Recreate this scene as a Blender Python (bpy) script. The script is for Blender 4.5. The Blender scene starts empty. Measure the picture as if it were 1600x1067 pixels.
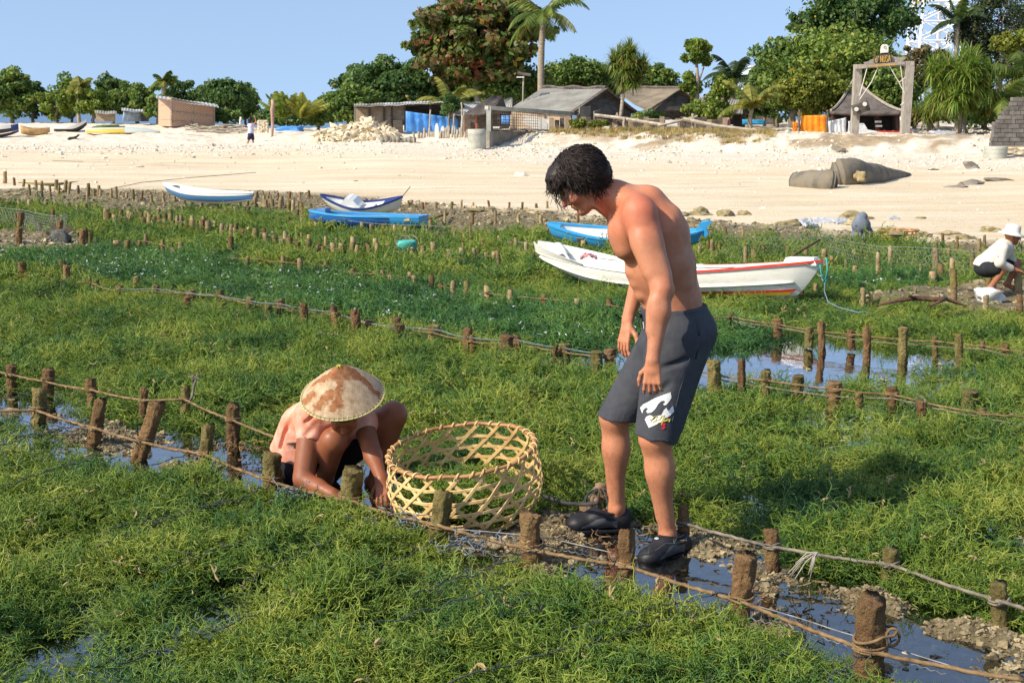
import bpy, math, random
import numpy as np
from mathutils import Vector, Matrix, Euler, noise as mnoise
from mathutils.bvhtree import BVHTree
from mathutils.geometry import tessellate_polygon

# ---------------------------------------------------------------- camera, sky, sun, exposure
SC = bpy.context.scene
COL = SC.collection
HC, FPX, HY = 1.78, 2000.0, 176.0           # camera height (m), focal length (px of a 1600 px wide picture), horizon row
TILT = math.atan((533.5 - HY) / FPX)
cam_data = bpy.data.cameras.new('camera')
cam = bpy.data.objects.new('camera', cam_data)
COL.objects.link(cam)
cam_data.sensor_width = 36.0
cam_data.lens = 36.0 * FPX / 1600.0
cam_data.clip_start = 0.05
cam_data.clip_end = 20000.0
cam.location = (0, 0, HC)
cam.rotation_euler = (math.radians(90) - TILT, 0, 0)
SC.camera = cam
SUN_EL = math.radians(39)
SUN_H = Vector((-0.87, -0.49, 0)).normalized()      # horizontal direction towards the sun
to_sun = Vector((SUN_H.x * math.cos(SUN_EL), SUN_H.y * math.cos(SUN_EL), math.sin(SUN_EL)))
sd = bpy.data.lights.new('sun', 'SUN')
sd.energy = 4.2
sd.angle = math.radians(0.6)
sd.color = (1.0, 0.89, 0.72)
sun = bpy.data.objects.new('sun', sd)
COL.objects.link(sun)
sun.rotation_euler = (-to_sun).to_track_quat('-Z', 'Y').to_euler()
W = bpy.data.worlds.new('World')
SC.world = W
W.use_nodes = True
nt = W.node_tree
nt.nodes.clear()
n_out = nt.nodes.new('ShaderNodeOutputWorld')
n_bg = nt.nodes.new('ShaderNodeBackground')
n_sky = nt.nodes.new('ShaderNodeTexSky')
n_sky.sky_type = 'NISHITA'
n_sky.sun_disc = False
n_sky.sun_elevation = SUN_EL
n_sky.sun_rotation = math.atan2(to_sun.x, to_sun.y)
n_sky.air_density = 1.15
n_sky.dust_density = 1.0
n_sky.ozone_density = 3.6
n_tc = nt.nodes.new('ShaderNodeTexCoord')
n_map = nt.nodes.new('ShaderNodeVectorMath'); n_map.operation = 'MULTIPLY_ADD'   # clear sea air: the pale horizon band sits lower
n_map.inputs[1].default_value = (1, 1, 0.7)
n_map.inputs[2].default_value = (0, 0, 0.24)
nt.links.new(n_tc.outputs['Generated'], n_map.inputs[0])
nt.links.new(n_map.outputs[0], n_sky.inputs['Vector'])
n_hs = nt.nodes.new('ShaderNodeHueSaturation'); n_hs.inputs['Saturation'].default_value = 0.86   # slightly milky tropical air
nt.links.new(n_sky.outputs[0], n_hs.inputs['Color']); nt.links.new(n_hs.outputs[0], n_bg.inputs[0])
nt.links.new(n_bg.outputs[0], n_out.inputs[0])
n_bg.inputs[1].default_value = 0.15
SC.view_settings.view_transform = 'Standard'
SC.view_settings.look = 'None'
SC.view_settings.exposure = 0.5
SC.view_settings.gamma = 1.0
SC.view_settings.use_curve_mapping = False
SC.cycles.max_bounces = 6
SC.cycles.transparent_max_bounces = 12
SC.cycles.caustics_reflective = False
SC.cycles.caustics_refractive = False
SC.cycles.use_denoising = True

# ---------------------------------------------------------------- picture <-> place
CT, ST = math.cos(TILT), math.sin(TILT)
def ray(px, py):
    cx = (px - 800.0) / FPX; cy = (533.5 - py) / FPX
    return Vector((cx, CT + cy * ST, -ST + cy * CT))
def G(px, py, z=0.0):
    """point of the level z seen at a pixel"""
    r = ray(px, py); s = (HC - z) / (-r.z)
    return Vector((r.x * s, r.y * s, z))
def D(px, py, Y):
    """point at depth Y seen at a pixel"""
    r = ray(px, py); s = Y / r.y
    return Vector((r.x * s, Y, HC + r.z * s))
def zat(py, d):
    r = ray(800, py)
    return HC + r.z * d / r.y

# ---------------------------------------------------------------- materials
def material(name):
    m = bpy.data.materials.new(name); m.use_nodes = True
    return m, m.node_tree, m.node_tree.nodes['Principled BSDF']
def N(t, kind, **kw):
    n = t.nodes.new('ShaderNode' + kind)
    for k, v in kw.items():
        if k.startswith('i_'):
            key = k[2:]
            key = int(key) if key.isdigit() else key.replace('_', ' ')
            n.inputs[key].default_value = v
        else:
            setattr(n, k, v)
    return n
def ramp(t, src, stops, interp='LINEAR'):
    r = t.nodes.new('ShaderNodeValToRGB'); r.color_ramp.interpolation = interp
    e = r.color_ramp.elements
    while len(e) < len(stops): e.new(0.5)
    for el, (p, c) in zip(e, stops):
        el.position = p; el.color = (c[0], c[1], c[2], 1)
    t.links.new(src, r.inputs[0])
    return r.outputs[0]
def mixc(t, fac, a, b, mode='MIX'):
    m = t.nodes.new('ShaderNodeMix'); m.data_type = 'RGBA'; m.blend_type = mode
    for sock, v in ((m.inputs[0], fac), (m.inputs[6], a), (m.inputs[7], b)):
        if isinstance(v, (int, float)): sock.default_value = v
        elif isinstance(v, (tuple, list)): sock.default_value = (v[0], v[1], v[2], 1)
        else: t.links.new(v, sock)
    return m.outputs[2]
def bump(t, p, h, strength=0.4, dist=0.01):
    b = N(t, 'Bump'); b.inputs['Strength'].default_value = strength; b.inputs['Distance'].default_value = dist
    t.links.new(h, b.inputs['Height']); t.links.new(b.outputs[0], p.inputs['Normal'])
def noisy(name, c1, c2, scale=8, rough=0.8, bump_s=0.3, bump_d=0.01, detail=5, coord='Object', spec=0.3, bscale=None, vec_scale=None, c3=None, rand=0.0):
    """the workhorse: two or three tones broken up by noise, with fine relief"""
    m, t, p = material(name)
    tc = N(t, 'TexCoord')
    src = N(t, 'NewGeometry').outputs['Position'] if coord == 'World' else tc.outputs[coord]
    if vec_scale:
        mp = N(t, 'Mapping'); mp.inputs['Scale'].default_value = vec_scale
        t.links.new(src, mp.inputs[0]); src = mp.outputs[0]
    n = N(t, 'TexNoise', i_Scale=scale, i_Detail=detail, i_Roughness=0.6)
    t.links.new(src, n.inputs['Vector'])
    st = [(0.32, c1), (0.68, c2)] if c3 is None else [(0.28, c1), (0.5, c2), (0.72, c3)]
    c = ramp(t, n.outputs[0], st)
    if rand:
        oi = N(t, 'ObjectInfo')
        hs = N(t, 'HueSaturation')
        mr = N(t, 'MapRange', i_3=1 - rand, i_4=1 + rand)
        t.links.new(oi.outputs['Random'], mr.inputs[0]); t.links.new(mr.outputs[0], hs.inputs['Value'])
        t.links.new(c, hs.inputs['Color']); c = hs.outputs[0]
    t.links.new(c, p.inputs['Base Color'])
    p.inputs['Roughness'].default_value = rough
    p.inputs['Specular IOR Level'].default_value = spec
    if bump_s:
        n2 = N(t, 'TexNoise', i_Scale=bscale or scale * 4, i_Detail=6, i_Roughness=0.65)
        t.links.new(src, n2.inputs['Vector'])
        bump(t, p, n2.outputs[0], bump_s, bump_d)
    return m

# ---------------------------------------------------------------- objects
def tag(o, label=None, cat=None, group=None, kind=None):
    if label: o['label'] = label
    if cat: o['category'] = cat
    if group: o['group'] = group
    if kind: o['kind'] = kind
    return o
def empty(name, loc=(0, 0, 0), rz=0.0, label=None, cat=None, group=None):
    o = bpy.data.objects.new(name, None); COL.objects.link(o)
    o.empty_display_size = 0.1
    o.location = loc; o.rotation_euler = (0, 0, rz)
    return tag(o, label, cat, group)
def mesh_data(name, v, f, smooth=False):
    me = bpy.data.meshes.new(name)
    if isinstance(v, np.ndarray) and isinstance(f, np.ndarray):
        me.vertices.add(len(v)); me.vertices.foreach_set('co', np.ascontiguousarray(v, dtype=np.float32).ravel())
        k = f.shape[1]
        me.loops.add(f.size); me.loops.foreach_set('vertex_index', np.ascontiguousarray(f, dtype=np.int32).ravel())
        me.polygons.add(len(f)); me.polygons.foreach_set('loop_start', np.arange(0, f.size, k, dtype=np.int32))
        me.update(calc_edges=True)
        me.validate()
    else:
        me.from_pydata([tuple(p) for p in v], [], [tuple(int(i) for i in q) for q in f])
    if smooth:
        me.polygons.foreach_set('use_smooth', np.ones(len(me.polygons), dtype=bool))
    me.update()
    return me
def obj(name, v, f, mat, parent=None, smooth=False, loc=None):
    me = mesh_data(name, v, f, smooth)
    if mat is not None: me.materials.append(mat)
    return link(name, me, parent, loc)
def link(name, me, parent=None, loc=None):
    o = bpy.data.objects.new(name, me); COL.objects.link(o)
    if parent is not None: o.parent = parent
    if loc is not None: o.location = loc
    return o
def vcol(o, name, cols):
    a = o.data.attributes.new(name, 'FLOAT_COLOR', 'POINT')
    c = np.ones((len(o.data.vertices), 4), dtype=np.float32); c[:, :cols.shape[1]] = cols
    a.data.foreach_set('color', c.ravel())
def rotz(a):
    c, s = math.cos(a), math.sin(a); return np.array([[c, -s, 0], [s, c, 0], [0, 0, 1.0]])

class MB:
    """collects shapes into one mesh"""
    def __init__(self): self.v = []; self.f = []
    def add(self, v, f):
        b = len(self.v)
        self.v.extend([tuple(map(float, p)) for p in v]); self.f.extend([tuple(int(i) + b for i in q) for q in f]); return self
    def box(self, c, s, rot=None, taper=1.0):
        x, y, z = s[0] / 2, s[1] / 2, s[2] / 2
        v = [Vector((sx * x * (taper if sz > 0 else 1), sy * y * (taper if sz > 0 else 1), sz * z)) for sz in (-1, 1) for sy in (-1, 1) for sx in (-1, 1)]
        if rot is not None:
            if not isinstance(rot, Matrix): rot = Euler(rot).to_matrix()
            v = [rot @ p for p in v]
        c = Vector(c)
        return self.add([p + c for p in v], [(0, 2, 3, 1), (4, 5, 7, 6), (0, 1, 5, 4), (2, 6, 7, 3), (0, 4, 6, 2), (1, 3, 7, 5)])
    def beam(self, a, b, w, h, up=(0, 0, 1)):
        a, b = Vector(a), Vector(b); d = b - a; L = d.length; y = d.normalized()
        x = y.cross(Vector(up))
        if x.length < 1e-4: x = Vector((1, 0, 0))
        x.normalize(); z = x.cross(y)
        return self.box((a + b) / 2, (w, L, h), Matrix((x, y, z)).transposed())
    def tube(self, pts, r, n=6, cap=True, twist=None, flat=1.0):
        P = [Vector(p) for p in pts]; m = len(P)
        R = [r] * m if isinstance(r, (int, float)) else list(r)
        V = []; prev = None
        s = 0.0
        for i in range(m):
            t = (P[min(i + 1, m - 1)] - P[max(i - 1, 0)])
            t = t.normalized() if t.length > 1e-9 else Vector((0, 0, 1))
            if i: s += (P[i] - P[i - 1]).length
            if prev is None:
                a = Vector((0, 0, 1)) if abs(t.z) < 0.9 else Vector((1, 0, 0))
                x = t.cross(a).normalized()
            else:
                x = prev - t * prev.dot(t)
                x = x.normalized() if x.length > 1e-6 else t.orthogonal().normalized()
            prev = x; y = t.cross(x)
            for k in range(n):
                a = 2 * math.pi * k / n
                q = R[i]
                if twist: q *= 1 + 0.16 * math.cos(3 * (a - twist * s))
                V.append(P[i] + x * (math.cos(a) * q) + y * (math.sin(a) * q * flat))
        F = [(i * n + k, i * n + (k + 1) % n, (i + 1) * n + (k + 1) % n, (i + 1) * n + k) for i in range(m - 1) for k in range(n)]
        if cap: F += [tuple(range(n))[::-1], tuple((m - 1) * n + k for k in range(n))]
        return self.add(V, F)
    def lathe(self, prof, n=20, c=(0, 0, 0), rot=None):
        V = []; c = Vector(c)
        for r, z in prof:
            for k in range(n):
                a = 2 * math.pi * k / n; p = Vector((r * math.cos(a), r * math.sin(a), z))
                V.append((rot @ p if rot is not None else p) + c)
        m = len(prof)
        F = [(i * n + k, i * n + (k + 1) % n, (i + 1) * n + (k + 1) % n, (i + 1) * n + k) for i in range(m - 1) for k in range(n)]
        if prof[0][0] > 1e-5: F.append(tuple(range(n))[::-1])
        if prof[-1][0] > 1e-5: F.append(tuple((m - 1) * n + k for k in range(n)))
        return self.add(V, F)
    def prism(self, poly, depth, frame):
        """outline (x, z) in a frame (Matrix 4x4), thickness along its y"""
        n = len(poly)
        V = [frame @ Vector((x, 0, z)) for x, z in poly] + [frame @ Vector((x, depth, z)) for x, z in poly]
        F = [(i, (i + 1) % n, n + (i + 1) % n, n + i) for i in range(n)]
        for tri in tessellate_polygon([[Vector((x, z, 0)) for x, z in poly]]):
            F.append(tuple(tri)); F.append(tuple(n + i for i in tri)[::-1])
        return self.add(V, F)
    def out(self, name, mat, parent=None, smooth=False, loc=None):
        return obj(name, self.v, self.f, mat, parent, smooth, loc)

def fix_normals(o):
    import bmesh
    bm = bmesh.new(); bm.from_mesh(o.data); bmesh.ops.recalc_face_normals(bm, faces=bm.faces); bm.to_mesh(o.data); bm.free()
    return o
def copy_tree(o, parent=None, label=None):
    c = o.copy(); COL.objects.link(c)
    if parent is not None: c.parent = parent
    if label: c['label'] = label
    for ch in list(o.children): copy_tree(ch, c)
    return c
def inpoly(x, y, poly):
    """poly: list of (x, y); vectorised"""
    ins = np.zeros(x.shape, dtype=bool); n = len(poly)
    for i in range(n):
        x1, y1 = poly[i]; x2, y2 = poly[(i + 1) % n]
        if y1 == y2: continue
        c = ((y1 > y) != (y2 > y)) & (x < (x2 - x1) * (y - y1) / (y2 - y1) + x1)
        ins ^= c
    return ins
def polyG(pts, z=0.0): return [(G(a, b, z).x, G(a, b, z).y) for a, b in pts]
# cheap value noise on the ground, vectorised
_rs = np.random.RandomState(5); _T = _rs.rand(256, 256)
def vn(x, y, s=1.0, seed=0):
    x = x * s + seed * 17.3; y = y * s + seed * 9.1
    xi = np.floor(x).astype(int); yi = np.floor(y).astype(int); fx = x - xi; fy = y - yi
    fx = fx * fx * (3 - 2 * fx); fy = fy * fy * (3 - 2 * fy)
    a = _T[xi & 255, yi & 255]; b = _T[(xi + 1) & 255, yi & 255]; c = _T[xi & 255, (yi + 1) & 255]; d = _T[(xi + 1) & 255, (yi + 1) & 255]
    return (a * (1 - fx) + b * fx) * (1 - fy) + (c * (1 - fx) + d * fx) * fy
def fbm(x, y, s=1.0, o=4, seed=0):
    v = 0; a = 0.5
    for i in range(o): v = v + a * vn(x, y, s * 2 ** i, seed + i); a *= 0.5
    return v / (1 - 0.5 ** o)
# ---------------------------------------------------------------- the ground
# per viewing direction: shoreline distance, then (distance, picture row) of the berm foot, its crest
COLS = [  # px, row of shoreline, foot (d,row), crest (d,row), far (d, z)
    (-900, 298, 68, 226, 80, 197), (0, 300, 68, 226, 80, 195), (300, 302, 66, 228, 78, 197), (400, 303, 66, 228, 76, 204), (600, 316, 60, 226, 70, 210),
    (740, 330, 56, 234, 64, 214), (880, 340, 54, 238, 60, 206), (1000, 345, 52, 240, 57, 205), (1150, 355, 51, 241, 54.5, 209), (1300, 370, 50, 243, 53.5, 211),
    (1500, 383, 49, 246, 52.5, 214), (1600, 388, 47, 246, 52, 216), (2600, 400, 46, 250, 52, 218)]
_u = np.array([(c[0] - 800) / FPX for c in COLS])
_d0 = np.array([G(800, c[1]).y for c in COLS])
_d1 = np.array([c[2] for c in COLS], float); _z1 = np.array([zat(c[3], c[2]) for c in COLS])
_d2 = np.array([c[4] for c in COLS], float); _z2 = np.array([zat(c[5], c[4]) for c in COLS])
CHANNEL = polyG([(-300, 570), (-60, 590), (18, 600), (75, 625), (143, 640), (225, 655), (290, 662), (364, 676), (440, 688), (600, 700), (640, 735), (850, 772), (900, 790),
    (1068, 812), (1140, 820), (1205, 850), (1290, 885), (1390, 918), (1470, 940), (1560, 958), (1720, 1005), (1800, 1130), (1500, 1105), (1362, 1040), (1270, 1000), (1160, 975), (980, 918),
    (900, 895), (830, 880), (760, 850), (688, 842), (548, 798), (425, 768), (322, 738), (230, 718), (150, 694), (62, 664), (-60, 625), (-300, 600)])
POND = polyG([(832, 546), (900, 541), (1100, 543), (1240, 532), (1262, 526), (1440, 536), (1510, 546), (1480, 560), (1380, 574), (1250, 584), (1130, 588), (1100, 594), (1020, 580), (960, 567), (845, 558)])
RUB_R = polyG([(1345, 472), (1420, 456), (1475, 452), (1600, 440), (1720, 438), (1720, 494), (1600, 490), (1490, 482)])
MOUND_L = polyG([(-200, 392), (-60, 372), (60, 368), (120, 372), (168, 386), (120, 392)])
BED_TOP = [(-400, 322), (0, 322), (150, 330), (230, 340), (300, 330), (400, 334), (480, 346), (660, 360), (700, 368), (850, 366), (1000, 372), (1200, 376), (1300, 382), (1420, 386), (1500, 396), (1600, 404), (2000, 412)]
_bt = sorted([(G(a, b).x / G(a, b).y, G(a, b).y) for a, b in BED_TOP])
def bedtop(x, y):
    return np.interp(x / np.maximum(y, 0.1), [a for a, _ in _bt], [b for _, b in _bt])
def ground_z(x, y):
    x = np.asarray(x, float); y = np.asarray(y, float)
    u = x / np.maximum(y, 0.5)
    d0 = np.interp(u, _u, _d0); d1 = np.interp(u, _u, _d1); z1 = np.interp(u, _u, _z1); d2 = np.interp(u, _u, _d2); z2 = np.interp(u, _u, _z2)
    t1 = np.clip((y - d0) / (d1 - d0), 0, 1); t2 = np.clip((y - d1) / (d2 - d1), 0, 1)
    n = fbm(x, y, 0.5, 4, 3)
    z = 0.02 + z1 * t1 + (z2 - z1) * (t2 * t2 * (3 - 2 * t2))
    z = z + (t1 > 0) * (n - 0.5) * 0.10 * np.minimum(t1 * 3, 1) + (fbm(x, y, 1.7, 3, 9) - 0.5) * 0.30 * np.clip(t2 * 4, 0, 1) * np.clip((1.25 - t2) * 3, 0, 1)
    # reef flat
    r = -0.075 + (fbm(x, y, 0.9, 4, 1) - 0.5) * 0.05
    bt = bedtop(x, y)
    rub = np.clip((y - bt + 0.3) / 0.8, 0, 1)
    r = r + rub * (0.075 + (fbm(x, y, 1.3, 4, 7) - 0.45) * 0.16)
    near = y < 16
    ch = inpoly(x, y, CHANNEL) & near
    # rubble ridge along the middle of the channel
    r = np.where(ch, -0.066 + (fbm(x, y, 3.2, 4, 2) - 0.5) * 0.17 + (fbm(x, y, 16, 4, 4) - 0.5) * 0.055 + 0.03 * np.clip((x + 0.2) / 1.0, -0.4, 0.4), r)
    r = np.where(inpoly(x, y, RUB_R), 0.03 + (fbm(x, y, 3, 4, 6) - 0.4) * 0.12, r)
    r = np.where(inpoly(x, y, MOUND_L), 0.04 + (fbm(x, y, 3, 4, 6) - 0.4) * 0.15, r)
    r = np.where(inpoly(x, y, POND), -0.13, r)
    k = np.clip((y - d0) / 1.2, 0, 1)
    z = r * (1 - k) + z * k
    # behind the beach on the left the land drops to the sea again
    back = np.clip((y - np.where(u < -0.1, 92, 150)) / 25, 0, 1)
    z = z * (1 - back) + back * -2.5
    return z
def gz(x, y): return float(ground_z(np.array([x]), np.array([y]))[0])
def TG(px, py):
    """point of the ground seen at a pixel"""
    r = ray(px, py); s = np.exp(np.linspace(math.log(3.0), math.log(140), 1500))
    X = r.x * s; Y = r.y * s; Z = HC + r.z * s
    g = ground_z(X, Y); h = np.nonzero(Z <= g)[0]
    i = h[0] if len(h) else len(s) - 1
    return Vector((X[i], Y[i], g[i]))
def TD(px, Y, dz=0.0):
    """ground point in the direction of column px at depth Y"""
    x = (px - 800) / FPX * Y / (CT + (533.5 - 200) / FPX * ST) if Y > 40 else (px - 800) / FPX * Y
    return Vector((x, Y, gz(x, Y) + dz))

uu = np.concatenate([np.linspace(-3.0, -0.62, 24)[:-1], np.linspace(-0.62, 0.62, 330), np.linspace(0.62, 3.0, 24)[1:]])
yy = np.concatenate([[-60, -10, 0.6, 1.5, 2.5], np.exp(np.linspace(math.log(3.2), math.log(14), 300)), np.exp(np.linspace(math.log(14), math.log(48), 170))[1:], np.linspace(48, 84, 110)[1:], np.linspace(84, 200, 26)[1:]])
Yg, Ug = np.meshgrid(yy, uu, indexing='ij')
Xg = Ug * np.maximum(Yg, 6 * 0 + np.where(Yg < 3, 8, Yg))
Zg = ground_z(Xg, Yg)
vv = np.stack([Xg, Yg, Zg], -1).reshape(-1, 3)
ny, nu = Yg.shape
ii = np.arange(ny - 1)[:, None] * nu + np.arange(nu - 1)[None, :]
ff = np.stack([ii, ii + 1, ii + nu + 1, ii + nu], -1).reshape(-1, 4)
# zone colours: R sand, G white coral debris, B dry grass and roots on the bank, A unused
Uf = Ug; d0 = np.interp(Uf, _u, _d0); d1 = np.interp(Uf, _u, _d1); d2 = np.interp(Uf, _u, _d2)
sand = np.clip((Yg - d0 + (fbm(Xg, Yg, 1.1, 4, 12) - 0.5) * 3.0) / 1.2, 0, 1)
deb = np.clip((Yg - (d1 - 14) + (fbm(Xg, Yg, 0.35, 4, 15) - 0.5) * 12) / 9, 0, 1)
gr = np.clip((Yg - d2 + 1.2 + (fbm(Xg, Yg, 1.2, 4, 21) - 0.5) * 2.2) / 0.8, 0, 1) * np.clip((Uf - 0.01) * 14, 0, 1) * np.clip((0.21 - Uf) * 14, 0, 1)
gr = np.maximum(gr, np.clip((Yg - d1 - 0.6) / 1, 0, 1) * np.clip((Uf + 0.01) * 10, 0, 1) * np.clip((fbm(Xg, Yg, 0.8, 4, 22) - 0.45) * 7, 0, 0.75))
m, t, p = material('beach_and_reef')
at = N(t, 'Attribute', attribute_name='zone')
sp = N(t, 'SeparateColor'); t.links.new(at.outputs['Color'], sp.inputs[0])
pos = N(t, 'NewGeometry').outputs['Position']
n1 = N(t, 'TexNoise', i_Scale=13.0, i_Detail=9, i_Roughness=0.78); t.links.new(pos, n1.inputs['Vector'])
reef = ramp(t, n1.outputs[0], [(0.3, (0.06, 0.048, 0.024)), (0.5, (0.17, 0.14, 0.075)), (0.62, (0.33, 0.275, 0.165)), (0.8, (0.48, 0.41, 0.27))])
mp = N(t, 'Mapping'); mp.inputs['Scale'].default_value = (0.22, 1.0, 1); t.links.new(pos, mp.inputs[0])
n2 = N(t, 'TexNoise', i_Scale=0.7, i_Detail=9, i_Roughness=0.72); t.links.new(mp.outputs[0], n2.inputs['Vector'])
sandc = ramp(t, n2.outputs[0], [(0.3, (0.58, 0.45, 0.28)), (0.5, (0.70, 0.58, 0.40)), (0.7, (0.79, 0.71, 0.55))])
n3 = N(t, 'TexNoise', i_Scale=3.5, i_Detail=9, i_Roughness=0.78); t.links.new(pos, n3.inputs['Vector'])
debc = ramp(t, n3.outputs[0], [(0.32, (0.34, 0.26, 0.16)), (0.42, (0.62, 0.53, 0.40)), (0.58, (0.78, 0.70, 0.58)), (0.8, (0.86, 0.81, 0.72))])
n4 = N(t, 'TexNoise', i_Scale=2.2, i_Detail=8, i_Roughness=0.7); t.links.new(pos, n4.inputs['Vector'])
grc = ramp(t, n4.outputs[0], [(0.3, (0.10, 0.085, 0.03)), (0.5, (0.24, 0.15, 0.06)), (0.7, (0.42, 0.30, 0.15))])
# drift lines of dark wrack on the sand
mp5 = N(t, 'Mapping'); mp5.inputs['Scale'].default_value = (0.12, 1.3, 1); t.links.new(pos, mp5.inputs[0])
n5 = N(t, 'TexNoise', i_Scale=1.1, i_Detail=10, i_Roughness=0.8); t.links.new(mp5.outputs[0], n5.inputs['Vector'])
wr = ramp(t, n5.outputs[0], [(0.56, (0, 0, 0)), (0.66, (1, 1, 1))])
n6 = N(t, 'TexNoise', i_Scale=26.0, i_Detail=3, i_Roughness=0.6); t.links.new(pos, n6.inputs['Vector'])
sp6 = ramp(t, n6.outputs[0], [(0.66, (0, 0, 0)), (0.71, (1, 1, 1))])
reef = mixc(t, at.outputs['Alpha'], reef, (0.12, 0.17, 0.035))
c = mixc(t, sp.outputs['Red'], reef, sandc)
c = mixc(t, sp.outputs['Green'], c, debc)
ms = N(t, 'Math', operation='MULTIPLY'); t.links.new(wr, ms.inputs[0]); t.links.new(sp.outputs['Red'], ms.inputs[1])
m6 = N(t, 'Math', operation='MULTIPLY', i_1=0.62); t.links.new(ms.outputs[0], m6.inputs[0])
c = mixc(t, m6.outputs[0], c, (0.26, 0.2, 0.13))
m7 = N(t, 'Math', operation='MULTIPLY'); t.links.new(sp6, m7.inputs[0]); t.links.new(sp.outputs['Red'], m7.inputs[1])
m8 = N(t, 'Math', operation='MULTIPLY', i_1=0.45); t.links.new(m7.outputs[0], m8.inputs[0])
c = mixc(t, m8.outputs[0], c, (0.30, 0.24, 0.17))
c = mixc(t, sp.outputs['Blue'], c, grc)
t.links.new(c, p.inputs['Base Color'])
p.inputs['Roughness'].default_value = 0.85; p.inputs['Specular IOR Level'].default_value = 0.25
nb = N(t, 'TexNoise', i_Scale=9.0, i_Detail=9, i_Roughness=0.75); t.links.new(pos, nb.inputs['Vector'])
bump(t, p, nb.outputs[0], 0.8, 0.05)
M_GROUND = m
ground = obj('ground', vv, ff, M_GROUND, smooth=True)
algae = ((Yg < bedtop(Xg, Yg)) & ~inpoly(Xg, Yg, CHANNEL) & ~inpoly(Xg, Yg, POND) & ~inpoly(Xg, Yg, RUB_R) & ~inpoly(Xg, Yg, MOUND_L)) * 1.0
vcol(ground, 'zone', np.stack([sand, deb, gr, algae], -1).reshape(-1, 4))
tag(ground, 'pale sand beach rising from a brown rubble reef flat', kind='structure')

# far land and sea beyond the beach
m, t, p = material('sea_water')
p.inputs['Base Color'].default_value = (0.06, 0.12, 0.2, 1); p.inputs['Roughness'].default_value = 0.25
tcx = N(t, 'NewGeometry').outputs['Position']; nw = N(t, 'TexNoise', i_Scale=0.6, i_Detail=5); t.links.new(tcx, nw.inputs['Vector']); bump(t, p, nw.outputs[0], 0.5, 0.3)
R = 9000
sea = obj('sea', [(-R, 118, -0.6), (R, 118, -0.6), (R, R, -0.6), (-R, R, -0.6)], [(0, 1, 2, 3)], m)
tag(sea, 'blue sea behind the trees', kind='structure')
flat = obj('seabed', [(-R, -R, -2.6), (R, -R, -2.6), (R, 200, -2.6), (-R, 200, -2.6)], [(0, 1, 2, 3)], noisy('seabed_sand', (0.1, 0.08, 0.05), (0.2, 0.16, 0.1), 1, coord='World'))
tag(flat, 'dark sandy seabed under everything', kind='structure')

# shallow water over the reef flat
m, t, p = material('shallow_water')
for n_ in list(t.nodes): t.nodes.remove(n_)
o_ = N(t, 'OutputMaterial'); mx = N(t, 'MixShader'); tr = N(t, 'BsdfTransparent'); gl = N(t, 'BsdfGlossy'); fr = N(t, 'Fresnel', i_IOR=1.33)
tr.inputs[0].default_value = (0.84, 0.84, 0.76, 1); gl.inputs['Roughness'].default_value = 0.03
pos = N(t, 'NewGeometry').outputs['Position']
nw = N(t, 'TexNoise', i_Scale=9.0, i_Detail=3); t.links.new(pos, nw.inputs['Vector'])
bp = N(t, 'Bump'); bp.inputs['Strength'].default_value = 0.10; bp.inputs['Distance'].default_value = 0.02; t.links.new(nw.outputs[0], bp.inputs['Height'])
t.links.new(bp.outputs[0], gl.inputs['Normal']); t.links.new(bp.outputs[0], fr.inputs['Normal'])
fm = N(t, 'MapRange', i_1=0.0, i_2=0.35, i_3=0.13, i_4=0.97); t.links.new(fr.outputs[0], fm.inputs[0])
t.links.new(fm.outputs[0], mx.inputs[0]); t.links.new(tr.outputs[0], mx.inputs[1]); t.links.new(gl.outputs[0], mx.inputs[2]); t.links.new(mx.outputs[0], o_.inputs[0])
WATER_Z = -0.045
water = obj('water', [(-30, -6, WATER_Z), (30, -6, WATER_Z), (30, 34, WATER_Z), (-30, 34, WATER_Z)], [(0, 1, 2, 3)], m)
tag(water, 'clear shallow water between the seaweed plots', kind='structure')
# ---------------------------------------------------------------- seaweed beds
def weed_material(name, a, b, c, dark):
    m, t, p = material(name)
    oi = N(t, 'ObjectInfo'); pos = N(t, 'NewGeometry').outputs['Position']
    n = N(t, 'TexNoise', i_Scale=1.3, i_Detail=5, i_Roughness=0.6); t.links.new(pos, n.inputs['Vector'])
    ad = N(t, 'Math', operation='MULTIPLY_ADD', i_1=0.34, i_2=-0.17); t.links.new(oi.outputs['Random'], ad.inputs[0])
    s = N(t, 'Math', operation='ADD'); t.links.new(ad.outputs[0], s.inputs[0]); t.links.new(n.outputs[0], s.inputs[1])
    col = ramp(t, s.outputs[0], [(0.30, dark), (0.42, a), (0.55, b), (0.72, c)])
    n2 = N(t, 'TexNoise', i_Scale=22.0, i_Detail=2); t.links.new(pos, n2.inputs['Vector'])
    pale = ramp(t, n2.outputs[0], [(0.62, (0, 0, 0)), (0.74, (0.6, 0.6, 0.6))])
    col = mixc(t, pale, col, (0.42, 0.42, 0.16))
    t.links.new(col, p.inputs['Base Color'])
    p.inputs['Roughness'].default_value = 0.38; p.inputs['Specular IOR Level'].default_value = 0.5
    # thin wet strands let some light through
    tl = N(t, 'BsdfTranslucent'); mx = N(t, 'MixShader', i_0=0.42)
    out = t.nodes['Material Output']
    t.links.new(col, tl.inputs[0]); t.links.new(p.outputs[0], mx.inputs[1]); t.links.new(tl.outputs[0], mx.inputs[2]); t.links.new(mx.outputs[0], out.inputs[0])
    return m
M_WEED = weed_material('green_seaweed', (0.175, 0.305, 0.045), (0.285, 0.40, 0.058), (0.47, 0.52, 0.095), (0.085, 0.21, 0.055))
M_WEED_D = weed_material('dark_seaweed', (0.085, 0.235, 0.062), (0.14, 0.315, 0.07), (0.23, 0.39, 0.085), (0.045, 0.15, 0.055))
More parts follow.
